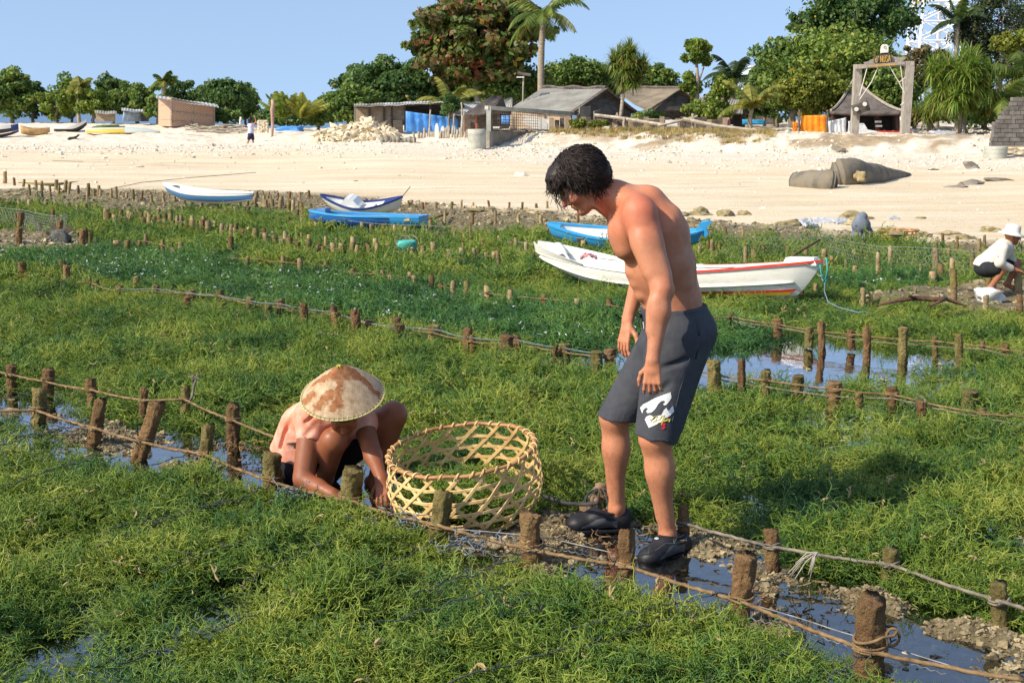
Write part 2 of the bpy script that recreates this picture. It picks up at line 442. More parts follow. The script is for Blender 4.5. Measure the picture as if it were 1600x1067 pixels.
def clump_mesh(name, seed, strands, rad, hgt, seglen, r, mat, branches=4, nseg=6, sides=3):
    rng = random.Random(seed); V = []; F = []
    def strand(p, d, n, L, r0, depth):
        pts = [p]; dirs = []
        for i in range(n):
            d = (d + Vector((rng.gauss(0, .5), rng.gauss(0, .5), rng.gauss(0, .42) + (-0.10 if p.z > hgt * 0.8 else 0.10)))).normalized()
            p = p + d * L * rng.uniform(.7, 1.3)
            if p.z < 0.0: p.z = 0.004
            pts.append(p); dirs.append(d)
        b = len(V); m_ = len(pts); prev = None
        for i, q in enumerate(pts):
            tt = (pts[min(i + 1, m_ - 1)] - pts[max(i - 1, 0)]).normalized()
            x = tt.cross(Vector((0.3, 0.1, 1))).normalized() if prev is None else (prev - tt * prev.dot(tt)).normalized()
            prev = x; y = tt.cross(x); rr = r0 * (1 - 0.75 * i / (m_ - 1))
            for k in range(sides):
                a = 2 * math.pi * k / sides; V.append(q + x * (math.cos(a) * rr) + y * (math.sin(a) * rr))
        for i in range(m_ - 1):
            for k in range(sides): F.append((b + i * sides + k, b + i * sides + (k + 1) % sides, b + (i + 1) * sides + (k + 1) % sides, b + (i + 1) * sides + k))
        if depth:
            for _ in range(branches):
                i = rng.randrange(1, m_ - 1); dd = (dirs[i] + Vector((rng.gauss(0, .8), rng.gauss(0, .8), rng.gauss(.25, .5)))).normalized()
                strand(pts[i], dd, max(2, n // 2), L * .7, r0 * .75, depth - 1)
    for i in range(strands):
        a = rng.uniform(0, 2 * math.pi); q = rad * math.sqrt(rng.random())
        p = Vector((math.cos(a) * q, math.sin(a) * q, rng.uniform(0, hgt * (1 - 0.5 * q / rad))))
        d = Vector((math.cos(a) * .6 + rng.gauss(0, .5), math.sin(a) * .6 + rng.gauss(0, .5), rng.uniform(-.3, .65))).normalized()
        strand(p, d, nseg, seglen, r, 1)
    me = mesh_data(name, np.array([tuple(v) for v in V]), np.array(F), smooth=False)
    me.materials.append(mat)
    return me
def variants(prefix, k, **kw):
    c = bpy.data.collections.new(prefix)
    for i in range(k):
        me = clump_mesh(prefix, 100 + i, **kw)
        o = bpy.data.objects.new('%s.%03d' % (prefix, i), me); c.objects.link(o)
    return c
NEAR = variants('weed_near', 9, strands=24, rad=0.085, hgt=0.05, seglen=0.019, r=0.0034, mat=M_WEED)
LONG = variants('weed_long', 5, strands=9, rad=0.07, hgt=0.05, seglen=0.028, r=0.0038, mat=M_WEED, branches=3, nseg=7)
MID = variants('weed_mid', 6, strands=34, rad=0.15, hgt=0.05, seglen=0.022, r=0.0038, mat=M_WEED, branches=3, nseg=5)
FAR = variants('weed_far', 5, strands=46, rad=0.26, hgt=0.06, seglen=0.035, r=0.007, mat=M_WEED, branches=2, nseg=4)
MIDD = variants('weed_dark_mid', 6, strands=34, rad=0.15, hgt=0.05, seglen=0.022, r=0.0042, mat=M_WEED_D, branches=3, nseg=5)
def scatter(name, pts, rot, scl, idx, coll, label, kind='stuff'):
    me = bpy.data.meshes.new(name); me.vertices.add(len(pts)); me.vertices.foreach_set('co', np.asarray(pts, dtype=np.float32).ravel())
    a = me.attributes.new('rot', 'FLOAT_VECTOR', 'POINT'); a.data.foreach_set('vector', np.asarray(rot, dtype=np.float32).ravel())
    a = me.attributes.new('scl', 'FLOAT_VECTOR', 'POINT'); a.data.foreach_set('vector', np.asarray(scl, dtype=np.float32).ravel())
    a = me.attributes.new('idx', 'INT', 'POINT'); a.data.foreach_set('value', np.asarray(idx, dtype=np.int32))
    me.update()
    o = link(name, me)
    g = bpy.data.node_groups.new(name, 'GeometryNodeTree')
    g.interface.new_socket('Geometry', in_out='INPUT', socket_type='NodeSocketGeometry'); g.interface.new_socket('Geometry', in_out='OUTPUT', socket_type='NodeSocketGeometry')
    gi = g.nodes.new('NodeGroupInput'); go = g.nodes.new('NodeGroupOutput'); ip = g.nodes.new('GeometryNodeInstanceOnPoints')
    ci = g.nodes.new('GeometryNodeCollectionInfo'); ci.inputs['Collection'].default_value = coll; ci.inputs['Separate Children'].default_value = True; ci.inputs['Reset Children'].default_value = True
    def na(nm, ty):
        n = g.nodes.new('GeometryNodeInputNamedAttribute'); n.data_type = ty; n.inputs['Name'].default_value = nm; return n.outputs[0]
    e2r = g.nodes.new('FunctionNodeEulerToRotation')
    L = g.links
    L.new(gi.outputs[0], ip.inputs['Points']); L.new(ci.outputs[0], ip.inputs['Instance']); ip.inputs['Pick Instance'].default_value = True
    L.new(na('idx', 'INT'), ip.inputs['Instance Index']); L.new(na('rot', 'FLOAT_VECTOR'), e2r.inputs[0]); L.new(e2r.outputs[0], ip.inputs['Rotation']); L.new(na('scl', 'FLOAT_VECTOR'), ip.inputs['Scale'])
    L.new(ip.outputs[0], go.inputs[0])
    md = o.modifiers.new('scatter', 'NODES'); md.node_group = g
    tag(o, label, kind=kind)
    return o
DARK1 = polyG([(-300, 375), (0, 384), (150, 384), (250, 392), (430, 418), (600, 438), (760, 462), (900, 478), (1000, 488), (1140, 501), (1262, 526), (1240, 532), (1110, 543), (900, 541), (850, 545),
    (730, 530), (620, 510), (470, 488), (340, 468), (210, 446), (100, 428), (0, 414), (-300, 395)])
DARK2 = polyG([(1265, 440), (1350, 418), (1470, 428), (1470, 446), (1370, 454), (1290, 455)])
rs = np.random.RandomState(11)
def sample(n, d_lo, d_hi, half=0.50):
    y = np.sqrt(rs.rand(n) * (d_hi ** 2 - d_lo ** 2) + d_lo ** 2); u = rs.uniform(-half, half, n); return u * y, y
def holes(x, y):
    """1 where the bed thins out to open water"""
    h = np.zeros(x.shape)
    for px, py, rx, ry, s in [(1500, 800, 190, 36, .68), (1590, 850, 120, 32, .68), (1160, 745, 90, 26, .7), (1230, 790, 130, 20, .6), (880, 715, 60, 22, .6), (60, 1005, 150, 36, .72), (320, 945, 110, 30, .75),
                              (350, 905, 90, 18, .6), (1060, 1050, 50, 20, .5), (640, 880, 40, 14, .4), (460, 870, 100, 22, .45), (1400, 1050, 200, 40, .4), (250, 1040, 120, 26, .75), (560, 975, 90, 25, .5), (180, 850, 70, 12, .5), (700, 1050, 120, 18, .5), (900, 1010, 80, 14, .45), (1330, 690, 120, 12, .4), (60, 900, 80, 14, .5), (1170, 800, 60, 14, .7)]:
        c = G(px, py); ex = G(px + rx, py); ey = G(px, py - ry); a = max(ex.x - c.x, .05); b = max(ey.y - c.y, .05)
        q = ((x - c.x) / a) ** 2 + ((y - c.y) / b) ** 2
        h = np.maximum(h, s * np.clip(1.4 - q, 0, 1))
    return h
FREE = []   # footprints kept clear: (x, y, r)
def free_of(x, y):
    k = np.ones(x.shape, bool)
    for a, b, r in FREE: k &= (x - a) ** 2 + (y - b) ** 2 > r * r
    return k
def bed(name, dens, lo, hi, coll, nv, pred, size, zs, label, half=0.50):
    n = int(dens * half * (hi ** 2 - lo ** 2))
    x, y = sample(n, lo, hi, half)
    k = (y < bedtop(x, y)) & ~inpoly(x, y, CHANNEL) & ~inpoly(x, y, POND) & ~inpoly(x, y, RUB_R) & ~inpoly(x, y, MOUND_L)
    dk = inpoly(x, y, DARK1) | inpoly(x, y, DARK2)
    k &= dk if pred == 'dark' else ~dk
    if y.max() > 0: k &= rs.rand(n) > holes(x, y) * 1.2
    tuft = np.clip((fbm(x, y, 3.4, 3, 31) - .5) * 1.7 + .5, 0, 1.1)
    k &= free_of(x, y) & (rs.rand(n) < 0.55 + 1.2 * np.clip(tuft - 0.25, 0, 1))
    x = x[k]; y = y[k]; tuft = tuft[k]
    s = (rs.uniform(0.75, 1.25, len(x)) * size)[:, None] * np.ones((1, 3)); s[:, 2] *= 0.32 + 0.85 * tuft
    z = (-0.082 if lo < 6 else -0.10) + zs * (fbm(x, y, 1.3, 3, 40) * .4 + tuft * .75) + rs.uniform(-0.012, 0.012, len(x))
    near_w = np.zeros(len(x))       # the beds thin out towards the channel
    for dx, dy in ((.1, 0), (-.1, 0), (0, .12), (0, -.12), (.2, .1), (-.2, .15), (0, .26), (.1, -.2), (0, .4)): near_w += inpoly(x + dx, y + dy, CHANNEL) + (inpoly(x + dx * 2, y + dy * 2.6, POND) if hi > 8 else 0)
    near_w = np.clip(near_w / 5, 0, 1); z = z - near_w * .045; s = s * (1 - .3 * near_w)[:, None]
    rot = np.stack([rs.normal(0, .35, len(x)), rs.normal(0, .35, len(x)), rs.uniform(0, 6.28, len(x))], -1)
    return scatter(name, np.stack([x, y, z], -1), rot, s, rs.randint(0, nv, len(x)), coll, label)
# ---------------------------------------------------------------- stakes and ropes
M_STAKE = noisy('muddy_wood', (0.09, 0.05, 0.022), (0.22, 0.125, 0.055), 14, 0.95, 1.0, 0.03, coord='World', c3=(0.26, 0.18, 0.075), bscale=60, rand=0.2, detail=7)
M_STAKE_G = noisy('algae_covered_wood', (0.10, 0.078, 0.027), (0.22, 0.175, 0.06), 13, 0.95, 1.0, 0.03, coord='World', c3=(0.30, 0.25, 0.10), bscale=60, rand=0.2, detail=7)
M_ROPE = noisy('weathered_rope', (0.11, 0.065, 0.03), (0.30, 0.20, 0.10), 20, 0.9, 0.6, 0.006, coord='World', bscale=90)
M_ROPE_G = noisy('grey_rope', (0.10, 0.085, 0.07), (0.27, 0.235, 0.175), 20, 0.9, 0.5, 0.004, coord='World', bscale=90)
M_LINE = noisy('dark_blue_line', (0.03, 0.035, 0.035), (0.11, 0.12, 0.115), 30, 0.7, 0, coord='World')
M_TIE = noisy('blue_plastic_string', (0.09, 0.13, 0.18), (0.25, 0.28, 0.30), 40, 0.5, 0, coord='World')
def stake_mesh(seed, n=14, rings=12, rough=0.12):
    rng = random.Random(seed); V = []; F = []
    ox, oy = rng.uniform(0, 50), rng.uniform(0, 50)
    for i in range(rings + 1):
        z = -0.8 + 1.8 * i / rings
        bx = 0.10 * math.sin(z * 2 + seed); by = 0.08 * math.cos(z * 2.3 + seed)
        for k in range(n):
            a = 2 * math.pi * k / n
            q = 1 + rough * 2.0 * (mnoise.noise(Vector((math.cos(a) * 1.3 + ox, math.sin(a) * 1.3 + oy, z * 2.4))) + 0.55 * mnoise.noise(Vector((math.cos(a) * 4 + ox, math.sin(a) * 4, z * 9))) + 0.3 * mnoise.noise(Vector((math.cos(a) * 10 + ox, math.sin(a) * 10, z * 24))))
            zz = z
            if i == rings: zz += 0.05 * math.cos(a + seed) + rng.uniform(-.02, .02); q *= 0.93
            V.append((q * math.cos(a) + bx, q * math.sin(a) + by, zz))
    F = [(i * n + k, i * n + (k + 1) % n, (i + 1) * n + (k + 1) % n, (i + 1) * n + k) for i in range(rings) for k in range(n)]
    c = len(V); V.append((bx * 1.0, by * 1.0, 1.0 + rng.uniform(-.04, .03)))
    F += [(rings * n + k, rings * n + (k + 1) % n, c) for k in range(n)]
    return mesh_data('stake', V, F, smooth=True)
STK_HI = [stake_mesh(s, 32, 46, 0.15) for s in range(5)]
STK_LO = [stake_mesh(s + 20, 9, 5, 0.10) for s in range(6)]
M_STAKE_T = noisy('sun_bleached_wood', (0.15, 0.105, 0.05), (0.30, 0.22, 0.11), 11, 0.95, 0.8, 0.02, coord='World', c3=(0.42, 0.33, 0.18), rand=0.35)
for k, me in enumerate(STK_HI + STK_LO): me.materials.append(M_STAKE_G if k in (1, 3, 6) else M_STAKE_T if k in (5, 7, 9, 10) else M_STAKE)
ALLSTK = []
def stake(bx, by, tx, ty, w, label, group=None, hi=False, k=None, z0=0.04, name='wooden_stake'):
    b = G(bx, by, z0); t = D(tx, ty, b.y)
    if t.z < b.z + 0.02: t.z = b.z + 0.02
    h = (t - b).length; r = w / 2 / FPX * b.y
    src = STK_HI if hi else STK_LO
    o = link(name, src[(k if k is not None else random.randrange(len(src))) % len(src)])
    o.location = b
    q = Vector((0, 0, 1)).rotation_difference(t - b)
    o.rotation_mode = 'QUATERNION'; o.rotation_quaternion = q @ Euler((0, 0, random.uniform(0, 6.28))).to_quaternion()
    o.scale = (r, r, h)
    tag(o, label, 'stake', group)
    ALLSTK.append((b, t, r))
    return b, t, r
random.seed(4)
GA = 'stakes of the front rope row'
ROWA = [(60, 652, 63, 607, 22, 3, 'mossy brown stake with a lumpy top, leftmost in the front row'),
        (146, 690, 156, 625, 20, 0, 'brown stake leaning right, just left of the cracked leaning stake'),
        (218, 712, 244, 630, 24, 2, 'cracked dark stake leaning right over the puddle, most tilted in the front row'),
        (318, 730, 325, 663, 20, 1, 'straight olive green stake between the cracked leaning stake and the squatting woman'),
        (425, 764, 427, 708, 28, 3, 'mossy stake directly left of the squatting woman in black shorts'),
        (548, 797, 551, 733, 34, 1, 'thick mossy stake in front of the woman by her reaching hands'),
        (680, 846, 695, 767, 31, 1, 'leaning mossy stake tied with rope in front of the woven basket'),
        (831, 875, 830, 803, 33, 2, 'dark red brown stake at the lower right edge of the woven basket'),
        (978, 907, 980, 827, 25, 0, 'mossy stake wrapped in rope beside the standing man\'s black shoe'),
        (1155, 966, 1165, 868, 33, 0, 'thick brown stake leaning right in the puddle to the right of the man\'s shoe'),
        (1359, 1046, 1361, 936, 46, 2, 'thickest nearest brown stake with a rope loop, at the lower right')]
PA = [stake(a, b, c, d, w, l, GA, True, k, -0.02) for a, b, c, d, w, k, l in ROWA]
GB = 'stakes of the second rope row'
ROWB = [(19, 608, 18, 571, 15, 'reddish stake at the left edge of the photo, leftmost in the second row'),
        (76, 614, 75, 577, 17, 'reddish stake with a rope tied round it behind the lumpy topped mossy stake'),
        (143, 634, 142, 592, 15, 'reddish stake in the second row behind the brown stake leaning right'),
        (224, 654, 226, 607, 13, 'thin brown stake in the second row above the cracked leaning stake'),
        (288, 654, 290, 604, 14, 'thin stake with an upright rope tail knotted at its side'),
        (365, 688, 364, 633, 20, 'reddish stake with grey rope lashed round it, nearest the woman\'s back'),
        (1068, 848, 1067, 789, 17, 'stake tied with frayed rope right behind the man\'s heel'),
        (1206, 880, 1205, 826, 23, 'stake under the grey rope, first to the right of the man\'s heel'),
        (1389, 905, 1391, 857, 25, 'short reddish stake knotted to the rope among seaweed at the lower right'),
        (1562, 970, 1560, 911, 26, 'stake standing in water under the rope near the right edge')]
PB = [stake(a, b, c, d, w, l, GB, True, None, -0.02) for a, b, c, d, w, l in ROWB]
def nth(i): return ('%d%s' % (i, {1: 'st', 2: 'nd', 3: 'rd'}.get(i % 10, 'th') if i not in (11, 12, 13) else 'th'))
def row(data, where, group, hi=False, z0=0.04):
    order = sorted(range(len(data)), key=lambda k: data[k][0]); rank = {k: i + 1 for i, k in enumerate(order)}
    hs = sorted(d[2] - d[1] for d in data); lo_, hi_ = hs[len(hs) // 3], hs[2 * len(hs) // 3]
    return [stake(d[0], d[2], d[0], d[1], d[3], '%s stake, %s from the left %s' % ('low' if d[2] - d[1] <= lo_ else 'tall' if d[2] - d[1] > hi_ else 'medium', nth(rank[k]), where), group, hi, None, z0) for k, d in enumerate(data)]
# (x, top row, base row, width)
ROWC1 = [(35, 410, 430, 12), (60, 413, 421, 10), (97, 407, 422, 10), (43, 426, 433, 9), (105, 415, 443, 11), (93, 437, 444, 11), (140, 434, 447, 5), (151, 438, 447, 7), (213, 432, 449, 10), (185, 447, 460, 12), (243, 446, 462, 11),
         (292, 464, 479, 13), (299, 453, 465, 12), (343, 453, 471, 12), (347, 473, 484, 13), (391, 464, 483, 11), (419, 475, 493, 12), (438, 468, 491, 12), (475, 474, 501, 12), (522, 478, 501, 10), (525, 488, 506, 14), (556, 484, 513, 14),
         (577, 500, 510, 11), (619, 497, 513, 14), (624, 506, 526, 16), (678, 508, 529, 20), (730, 513, 541, 15), (738, 523, 543, 9), (793, 524, 552, 22), (808, 524, 546, 11), (866, 541, 560, 10), (882, 537, 558, 17), (933, 549, 572, 18), (953, 545, 570, 17)]
ROWC2 = [(1087, 572, 588, 8), (1115, 562, 602, 21), (1158, 562, 607, 12), (1196, 579, 613, 15), (1247, 587, 607, 18), (1304, 597, 624, 22), (1342, 613, 628, 13), (1394, 604, 629, 17), (1440, 627, 643, 15), (1517, 611, 637, 24), (1535, 637, 656, 12)]
ROWD1 = [(183, 376, 386, 13), (199, 376, 388, 9), (218, 376, 385, 6), (228, 366, 385, 6), (254, 374, 391, 6), (282, 379, 391, 8), (272, 388, 395, 10), (296, 391, 398, 8), (315, 384, 393, 7), (330, 393, 400, 8), (361, 371, 392, 9), (367, 399, 407, 7), (387, 402, 410, 7),
         (407, 400, 410, 8), (442, 400, 419, 7), (469, 404, 422, 9), (510, 408, 422, 9), (551, 420, 431, 9), (586, 423, 433, 9), (597, 422, 433, 7), (610, 430, 440, 8), (641, 425, 440, 9), (648, 430, 446, 10), (674, 431, 450, 10), (689, 442, 451, 8), (708, 439, 459, 9),
         (729, 438, 461, 10), (762, 447, 466, 11), (798, 453, 471, 10), (850, 459, 474, 9), (858, 464, 473, 6), (902, 466, 480, 10), (952, 469, 483, 10)]
ROWD2 = [(1143, 489, 504, 9), (1215, 498, 516, 14), (1264, 511, 528, 14), (1284, 503, 535, 11), (1330, 516, 533, 12), (1354, 511, 547, 12), (1411, 511, 549, 15), (1461, 525, 546, 9), (1498, 522, 556, 12), (1535, 532, 551, 7), (1571, 537, 554, 13)]
ROWE = [(166, 327, 347, 8), (189, 329, 347, 7), (202, 330, 345, 8), (221, 332, 348, 6), (233, 332, 343, 7), (240, 340, 354, 8), (249, 337, 354, 7), (258, 335, 352, 8), (267, 334, 350, 8), (277, 338, 354, 6), (283, 336, 356, 6), (291, 341, 358, 5), (301, 338, 357, 7),
        (313, 345, 359, 5), (318, 339, 360, 7), (331, 354, 364, 8), (336, 346, 356, 6), (350, 351, 363, 5), (356, 352, 367, 6), (369, 350, 371, 7), (379, 358, 373, 9), (389, 355, 367, 7), (398, 360, 372, 6), (413, 357, 373, 6), (427, 362, 373, 6), (446, 362, 380, 8), (465, 366, 382, 8),
        (471, 365, 380, 6), (483, 367, 378, 7), (482, 374, 393, 11), (499, 378, 391, 8), (509, 370, 393, 5), (527, 371, 382, 7), (534, 381, 396, 10), (552, 371, 396, 9), (573, 380, 395, 8), (587, 373, 395, 9), (679, 384, 394, 8), (723, 378, 388, 7), (719, 389, 397, 8), (747, 391, 400, 7), (772, 393, 401, 9)]
ROWF = [(495, 342, 357, 9), (511, 342, 357, 8), (549, 346, 360, 8), (566, 347, 362, 7), (580, 348, 362, 6), (596, 340, 359, 7), (599, 350, 363, 6), (617, 352, 367, 6), (634, 355, 369, 6), (641, 357, 366, 5), (652, 358, 367, 5), (667, 352, 366, 5), (673, 344, 369, 7), (685, 360, 369, 6),
        (710, 362, 371, 5), (725, 365, 373, 5), (736, 368, 379, 6), (755, 372, 384, 8), (780, 369, 379, 7), (798, 377, 386, 8), (806, 372, 386, 6), (822, 378, 393, 7), (833, 395, 408, 6), (912, 376, 386, 9), (876, 360, 372, 5)]
ROWG = [(695, 330, 348, 4), (738, 332, 348, 5), (774, 330, 349, 4), (735, 350, 378, 4), (810, 335, 346, 5), (845, 337, 350, 6), (903, 332, 349, 5), (816, 353, 367, 5), (825, 358, 367, 4), (846, 357, 367, 5), (465, 328, 341, 5), (451, 339, 349, 5), (472, 340, 350, 5), (435, 335, 345, 5)]
ROWH = [(1077, 378, 402, 5), (1093, 385, 402, 6), (1113, 374, 404, 7), (1119, 394, 405, 6), (1106, 378, 390, 6), (1124, 380, 392, 6), (1134, 355, 373, 4), (1161, 357, 373, 4), (1165, 385, 409, 7), (1178, 390, 411, 9), (1183, 383, 396, 6), (1193, 385, 402, 6), (1217, 365, 379, 4), (1231, 385, 406, 8),
        (1239, 390, 405, 5), (1259, 390, 403, 8), (1288, 389, 403, 9), (1289, 402, 419, 6), (1300, 400, 419, 7), (1322, 405, 421, 5), (1336, 415, 426, 9), (1335, 390, 399, 7), (1339, 362, 376, 6), (1360, 362, 376, 5), (1386, 362, 377, 5), (1372, 394, 429, 7), (1376, 420, 429, 9), (1391, 385, 416, 7),
        (1464, 374, 384, 5), (1462, 388, 421, 10), (1439, 413, 431, 5), (1470, 412, 429, 9), (1457, 424, 437, 12), (1488, 404, 431, 8), (1490, 420, 453, 11), (1490, 452, 473, 10), (1483, 387, 401, 5), (1473, 365, 384, 5), (1496, 370, 387, 4), (1530, 374, 392, 6), (1538, 368, 387, 5),
        (1519, 402, 419, 8), (1520, 388, 406, 5), (1348, 450, 469, 9), (1361, 456, 468, 6), (1275, 443, 455, 8), (1252, 442, 454, 9), (1242, 442, 451, 7), (1540, 462, 481, 9), (1593, 460, 487, 10), (1545, 430, 452, 12), (1591, 428, 456, 12)]
PC1 = row(ROWC1, 'along the near edge of the dark plot', 'stakes along the near side of the dark plot', True)
PC2 = row(ROWC2, 'in the row in front of the pool', 'stakes between the pool and the near plots', True)
PD1 = row(ROWD1, 'along the far edge of the dark plot', 'stakes along the far side of the dark plot')
PD2 = row(ROWD2, 'in the row behind the pool', 'stakes behind the pool', True)
PE = row(ROWE, 'in the crowded row above the dark plot', 'crowded row of stubby stakes')
PF = row(ROWF, 'in front of the stacked boats', 'stakes in front of the stacked boats')
PG = row(ROWG, 'in the rubble behind the boats', 'thin stakes in the rubble behind the boats', z0=0.03)
PH = row(ROWH, 'among those round the wire netting', 'stakes round the wire netting')
def poly_row(line, step, h, w, label, group, z0=0.03, jit=3):
    c_ = 0
    for (x1, y1), (x2, y2) in zip(line, line[1:]):
        L = math.hypot(x2 - x1, y2 - y1); n = max(1, int(L / step))
        for i in range(n):
            f = (i + random.uniform(-.3, .3)) / n; x = x1 + (x2 - x1) * f; y = y1 + (y2 - y1) * f + random.uniform(-jit, jit) * .4
            hh = h * random.uniform(.7, 1.35); c_ += 1
            stake(x, y, x + random.uniform(-1.5, 1.5), y - hh, w * random.uniform(.8, 1.25), '%s, %s from the left' % (label, nth(c_)), group, False, None, z0)
poly_row([(2, 322), (60, 323), (105, 326), (150, 333)], 12, 10, 7, 'squat tan stake in the tight far left row', 'tight row of squat stakes at the far left', 0.06)
poly_row([(8, 286), (70, 294), (168, 303)], 13, 13, 5, 'greenish stake in the rearmost left row', 'rearmost left stakes against the sand', 0.05)
poly_row([(50, 302), (120, 306), (210, 313), (250, 316)], 12, 15, 4, 'thin stake in the rubble left of the blue and white canoe', 'thin stakes left of the canoe', 0.03)
poly_row([(256, 316), (330, 322), (400, 322), (480, 326)], 13, 13, 4, 'thin stake in front of the blue and white canoe', 'thin stakes in front of the canoe', 0.03)
poly_row([(404, 309), (450, 306), (500, 308)], 13, 8, 4, 'tiny stake between canoe and stacked boats', 'tiny stakes between canoe and stacked boats', 0.03)
poly_row([(150, 333), (230, 340), (300, 330), (400, 336)], 16, 9, 6, 'squat stake at the weed edge below the canoe', 'squat stakes below the canoe', 0.06)
poly_row([(640, 325), (700, 322), (790, 326), (880, 325)], 20, 9, 4, 'tiny stake in the olive rubble right of the stacked boats', 'tiny stakes right of the stacked boats', 0.03)

poly_row([(170, 346), (300, 357), (400, 374), (480, 393), (600, 396)], 13, 13, 8, 'pale stump behind the crowded row', 'pale stumps behind the crowded row', 0.06)
poly_row([(610, 392), (700, 398), (800, 406)], 18, 12, 8, 'pale stump right of the crowded row', 'pale stumps right of the crowded row', 0.06)
poly_row([(402, 318), (470, 330), (490, 350)], 10, 13, 5, 'thin stake left of the stacked boats', 'thin stakes left of the stacked boats', 0.05)
random.seed(8)
def sagline(a, b, n, sag, jit=0.0):
    out = []
    for i in range(n):
        f = i / n; p = a.lerp(b, f); p = p.copy(); p.z -= sag * 4 * f * (1 - f)
        p += Vector((random.gauss(0, jit), random.gauss(0, jit), random.gauss(0, jit))); out.append(p)
    return out
def rope(posts, r, mat, label, group=None, hf=0.55, seg=0.02, sag=0.012, ends=(), knots=True, side=-1, start=None, end=None, dense=True):
    """a rope run past a row of stakes, with lashings round each of them as parts"""
    anchors = []; kept = []
    for q_ in sorted(posts, key=lambda q: q[0].x):
        if not kept or q_[0].x - kept[-1][0].x > (.16 if dense else .3): kept.append(q_)
    posts = kept
    for b, t, pr in posts:
        p = b.lerp(t, hf * random.uniform(.85, 1.15)); p = p + Vector((-0.0, side * (pr + r * 0.6), 0)); anchors.append(p)
    if start is not None: anchors.insert(0, Vector(start))
    if end is not None: anchors.append(Vector(end))
    pts = []
    for a, b in zip(anchors, anchors[1:]):
        L = (b - a).length
        pts += sagline(a, b, max(2, int(L / seg)), sag * min(1.5, L), 0.0012 if dense else 0.002)
    pts.append(anchors[-1])
    mb = MB(); mb.tube(pts, r, 10 if dense else 4, twist=(70 if dense else None))
    o = mb.out('rope', mat, None, True); tag(o, label, 'rope', group)
    if knots:
        for b, t, pr in posts:
            c = b.lerp(t, hf); d = (t - b).normalized(); x = d.orthogonal().normalized(); y = d.cross(x); kb = MB(); q = []
            turns = random.choice([2, 2, 3])
            for i in range(turns * 14 + 1):
                a = i / 14 * 2 * math.pi; rr = pr * 1.13 + r * 0.5
                q.append(c + x * (math.cos(a) * rr) + y * (math.sin(a) * rr) + d * ((i / (turns * 14) - .5) * r * 3.2 + random.gauss(0, r * .25)))
            kb.tube(q, r * 0.62, 5)
            kc = c + Vector((random.uniform(-.5, .5) * pr, -pr - r * .8, 0))
            kb.tube([kc + Vector((random.gauss(0, r), random.gauss(0, r * .6), random.gauss(0, r))) for _ in range(7)], r * 0.7, 5)
            kb.out('lashing', mat, o, True)
    return o
rope(PA, 0.0072, M_ROPE, 'brown twisted rope running along the front row of stakes past the basket', hf=0.34, start=G(-90, 640, .05), end=G(1600, 1062, .06))
rope(PB[:6], 0.0066, M_ROPE, 'brown rope along the second row of stakes behind the woman\'s back', hf=0.62, start=G(-60, 560, .1), end=G(450, 690, .04))
rope(PB[6:], 0.0068, M_ROPE_G, 'grey brown rope running from the man\'s heel to the right edge', hf=0.55, start=None, end=G(1680, 970, .12))
mb = MB(); pts = sagline(G(840, 768, .08), G(935, 785, .12), 14, .03, .002) + [G(935, 785, .12)]; mb.tube(pts, .009, 8)
tag(mb.out('rope', noisy('black_hose_rope', (.02, .02, .02), (.07, .06, .06), 12, .6, .2, coord='World'), None, True), 'dark wet rope leading from the basket to the net of stones', 'rope')
rope(PC1, 0.006, M_ROPE, 'tan rope along the near side of the dark plot', hf=0.5, seg=.06, dense=False, start=G(-80, 405, .08))
rope(PC1[8:], 0.004, M_TIE, 'blue grey line tied along the stakes below the dark plot', hf=0.7, seg=.08, dense=False, knots=False)
rope(PC2, 0.006, M_ROPE, 'tan rope in front of the pool running right from the man\'s shorts', hf=0.62, seg=.05, dense=False, start=G(1040, 572, .1), end=G(1700, 655, .1))
rope(PC2, 0.0045, M_ROPE_G, 'lower grey rope in front of the pool', hf=0.3, seg=.05, dense=False, knots=False, start=G(1040, 580, .06), end=G(1700, 680, .06))
rope(PD1, 0.006, M_ROPE, 'tan rope along the far side of the dark plot', hf=0.5, seg=.08, dense=False, start=G(130, 384, .08), end=G(1080, 492, .08))
rope(PD2, 0.006, M_ROPE, 'upper rope behind the reflecting pool', hf=0.6, seg=.06, dense=False, start=G(1090, 497, .1), end=G(1700, 562, .1))
rope(PD2, 0.005, M_ROPE_G, 'lower rope behind the reflecting pool', hf=0.28, seg=.06, dense=False, knots=False, start=G(1180, 512, .05), end=G(1700, 575, .06))
rope(PE[6:37], 0.006, M_ROPE_G, 'thin rope sagging along the crowded row of stubby stakes', hf=0.5, seg=.12, dense=False, knots=False)
for (a, b, c, d, lab) in [((1500, 471), (1720, 474), .16, .16, 'upper thin wire in front of the squatting fisherman'), ((1480, 486), (1720, 500), .02, .05, 'lower thin wire in front of the squatting fisherman')]:
    mb = MB(); mb.tube(sagline(G(*a, c), G(*b, d), 20, .03) + [G(*b, d)], .004, 4); tag(mb.out('wire', M_ROPE_G, None, True), lab, 'wire')

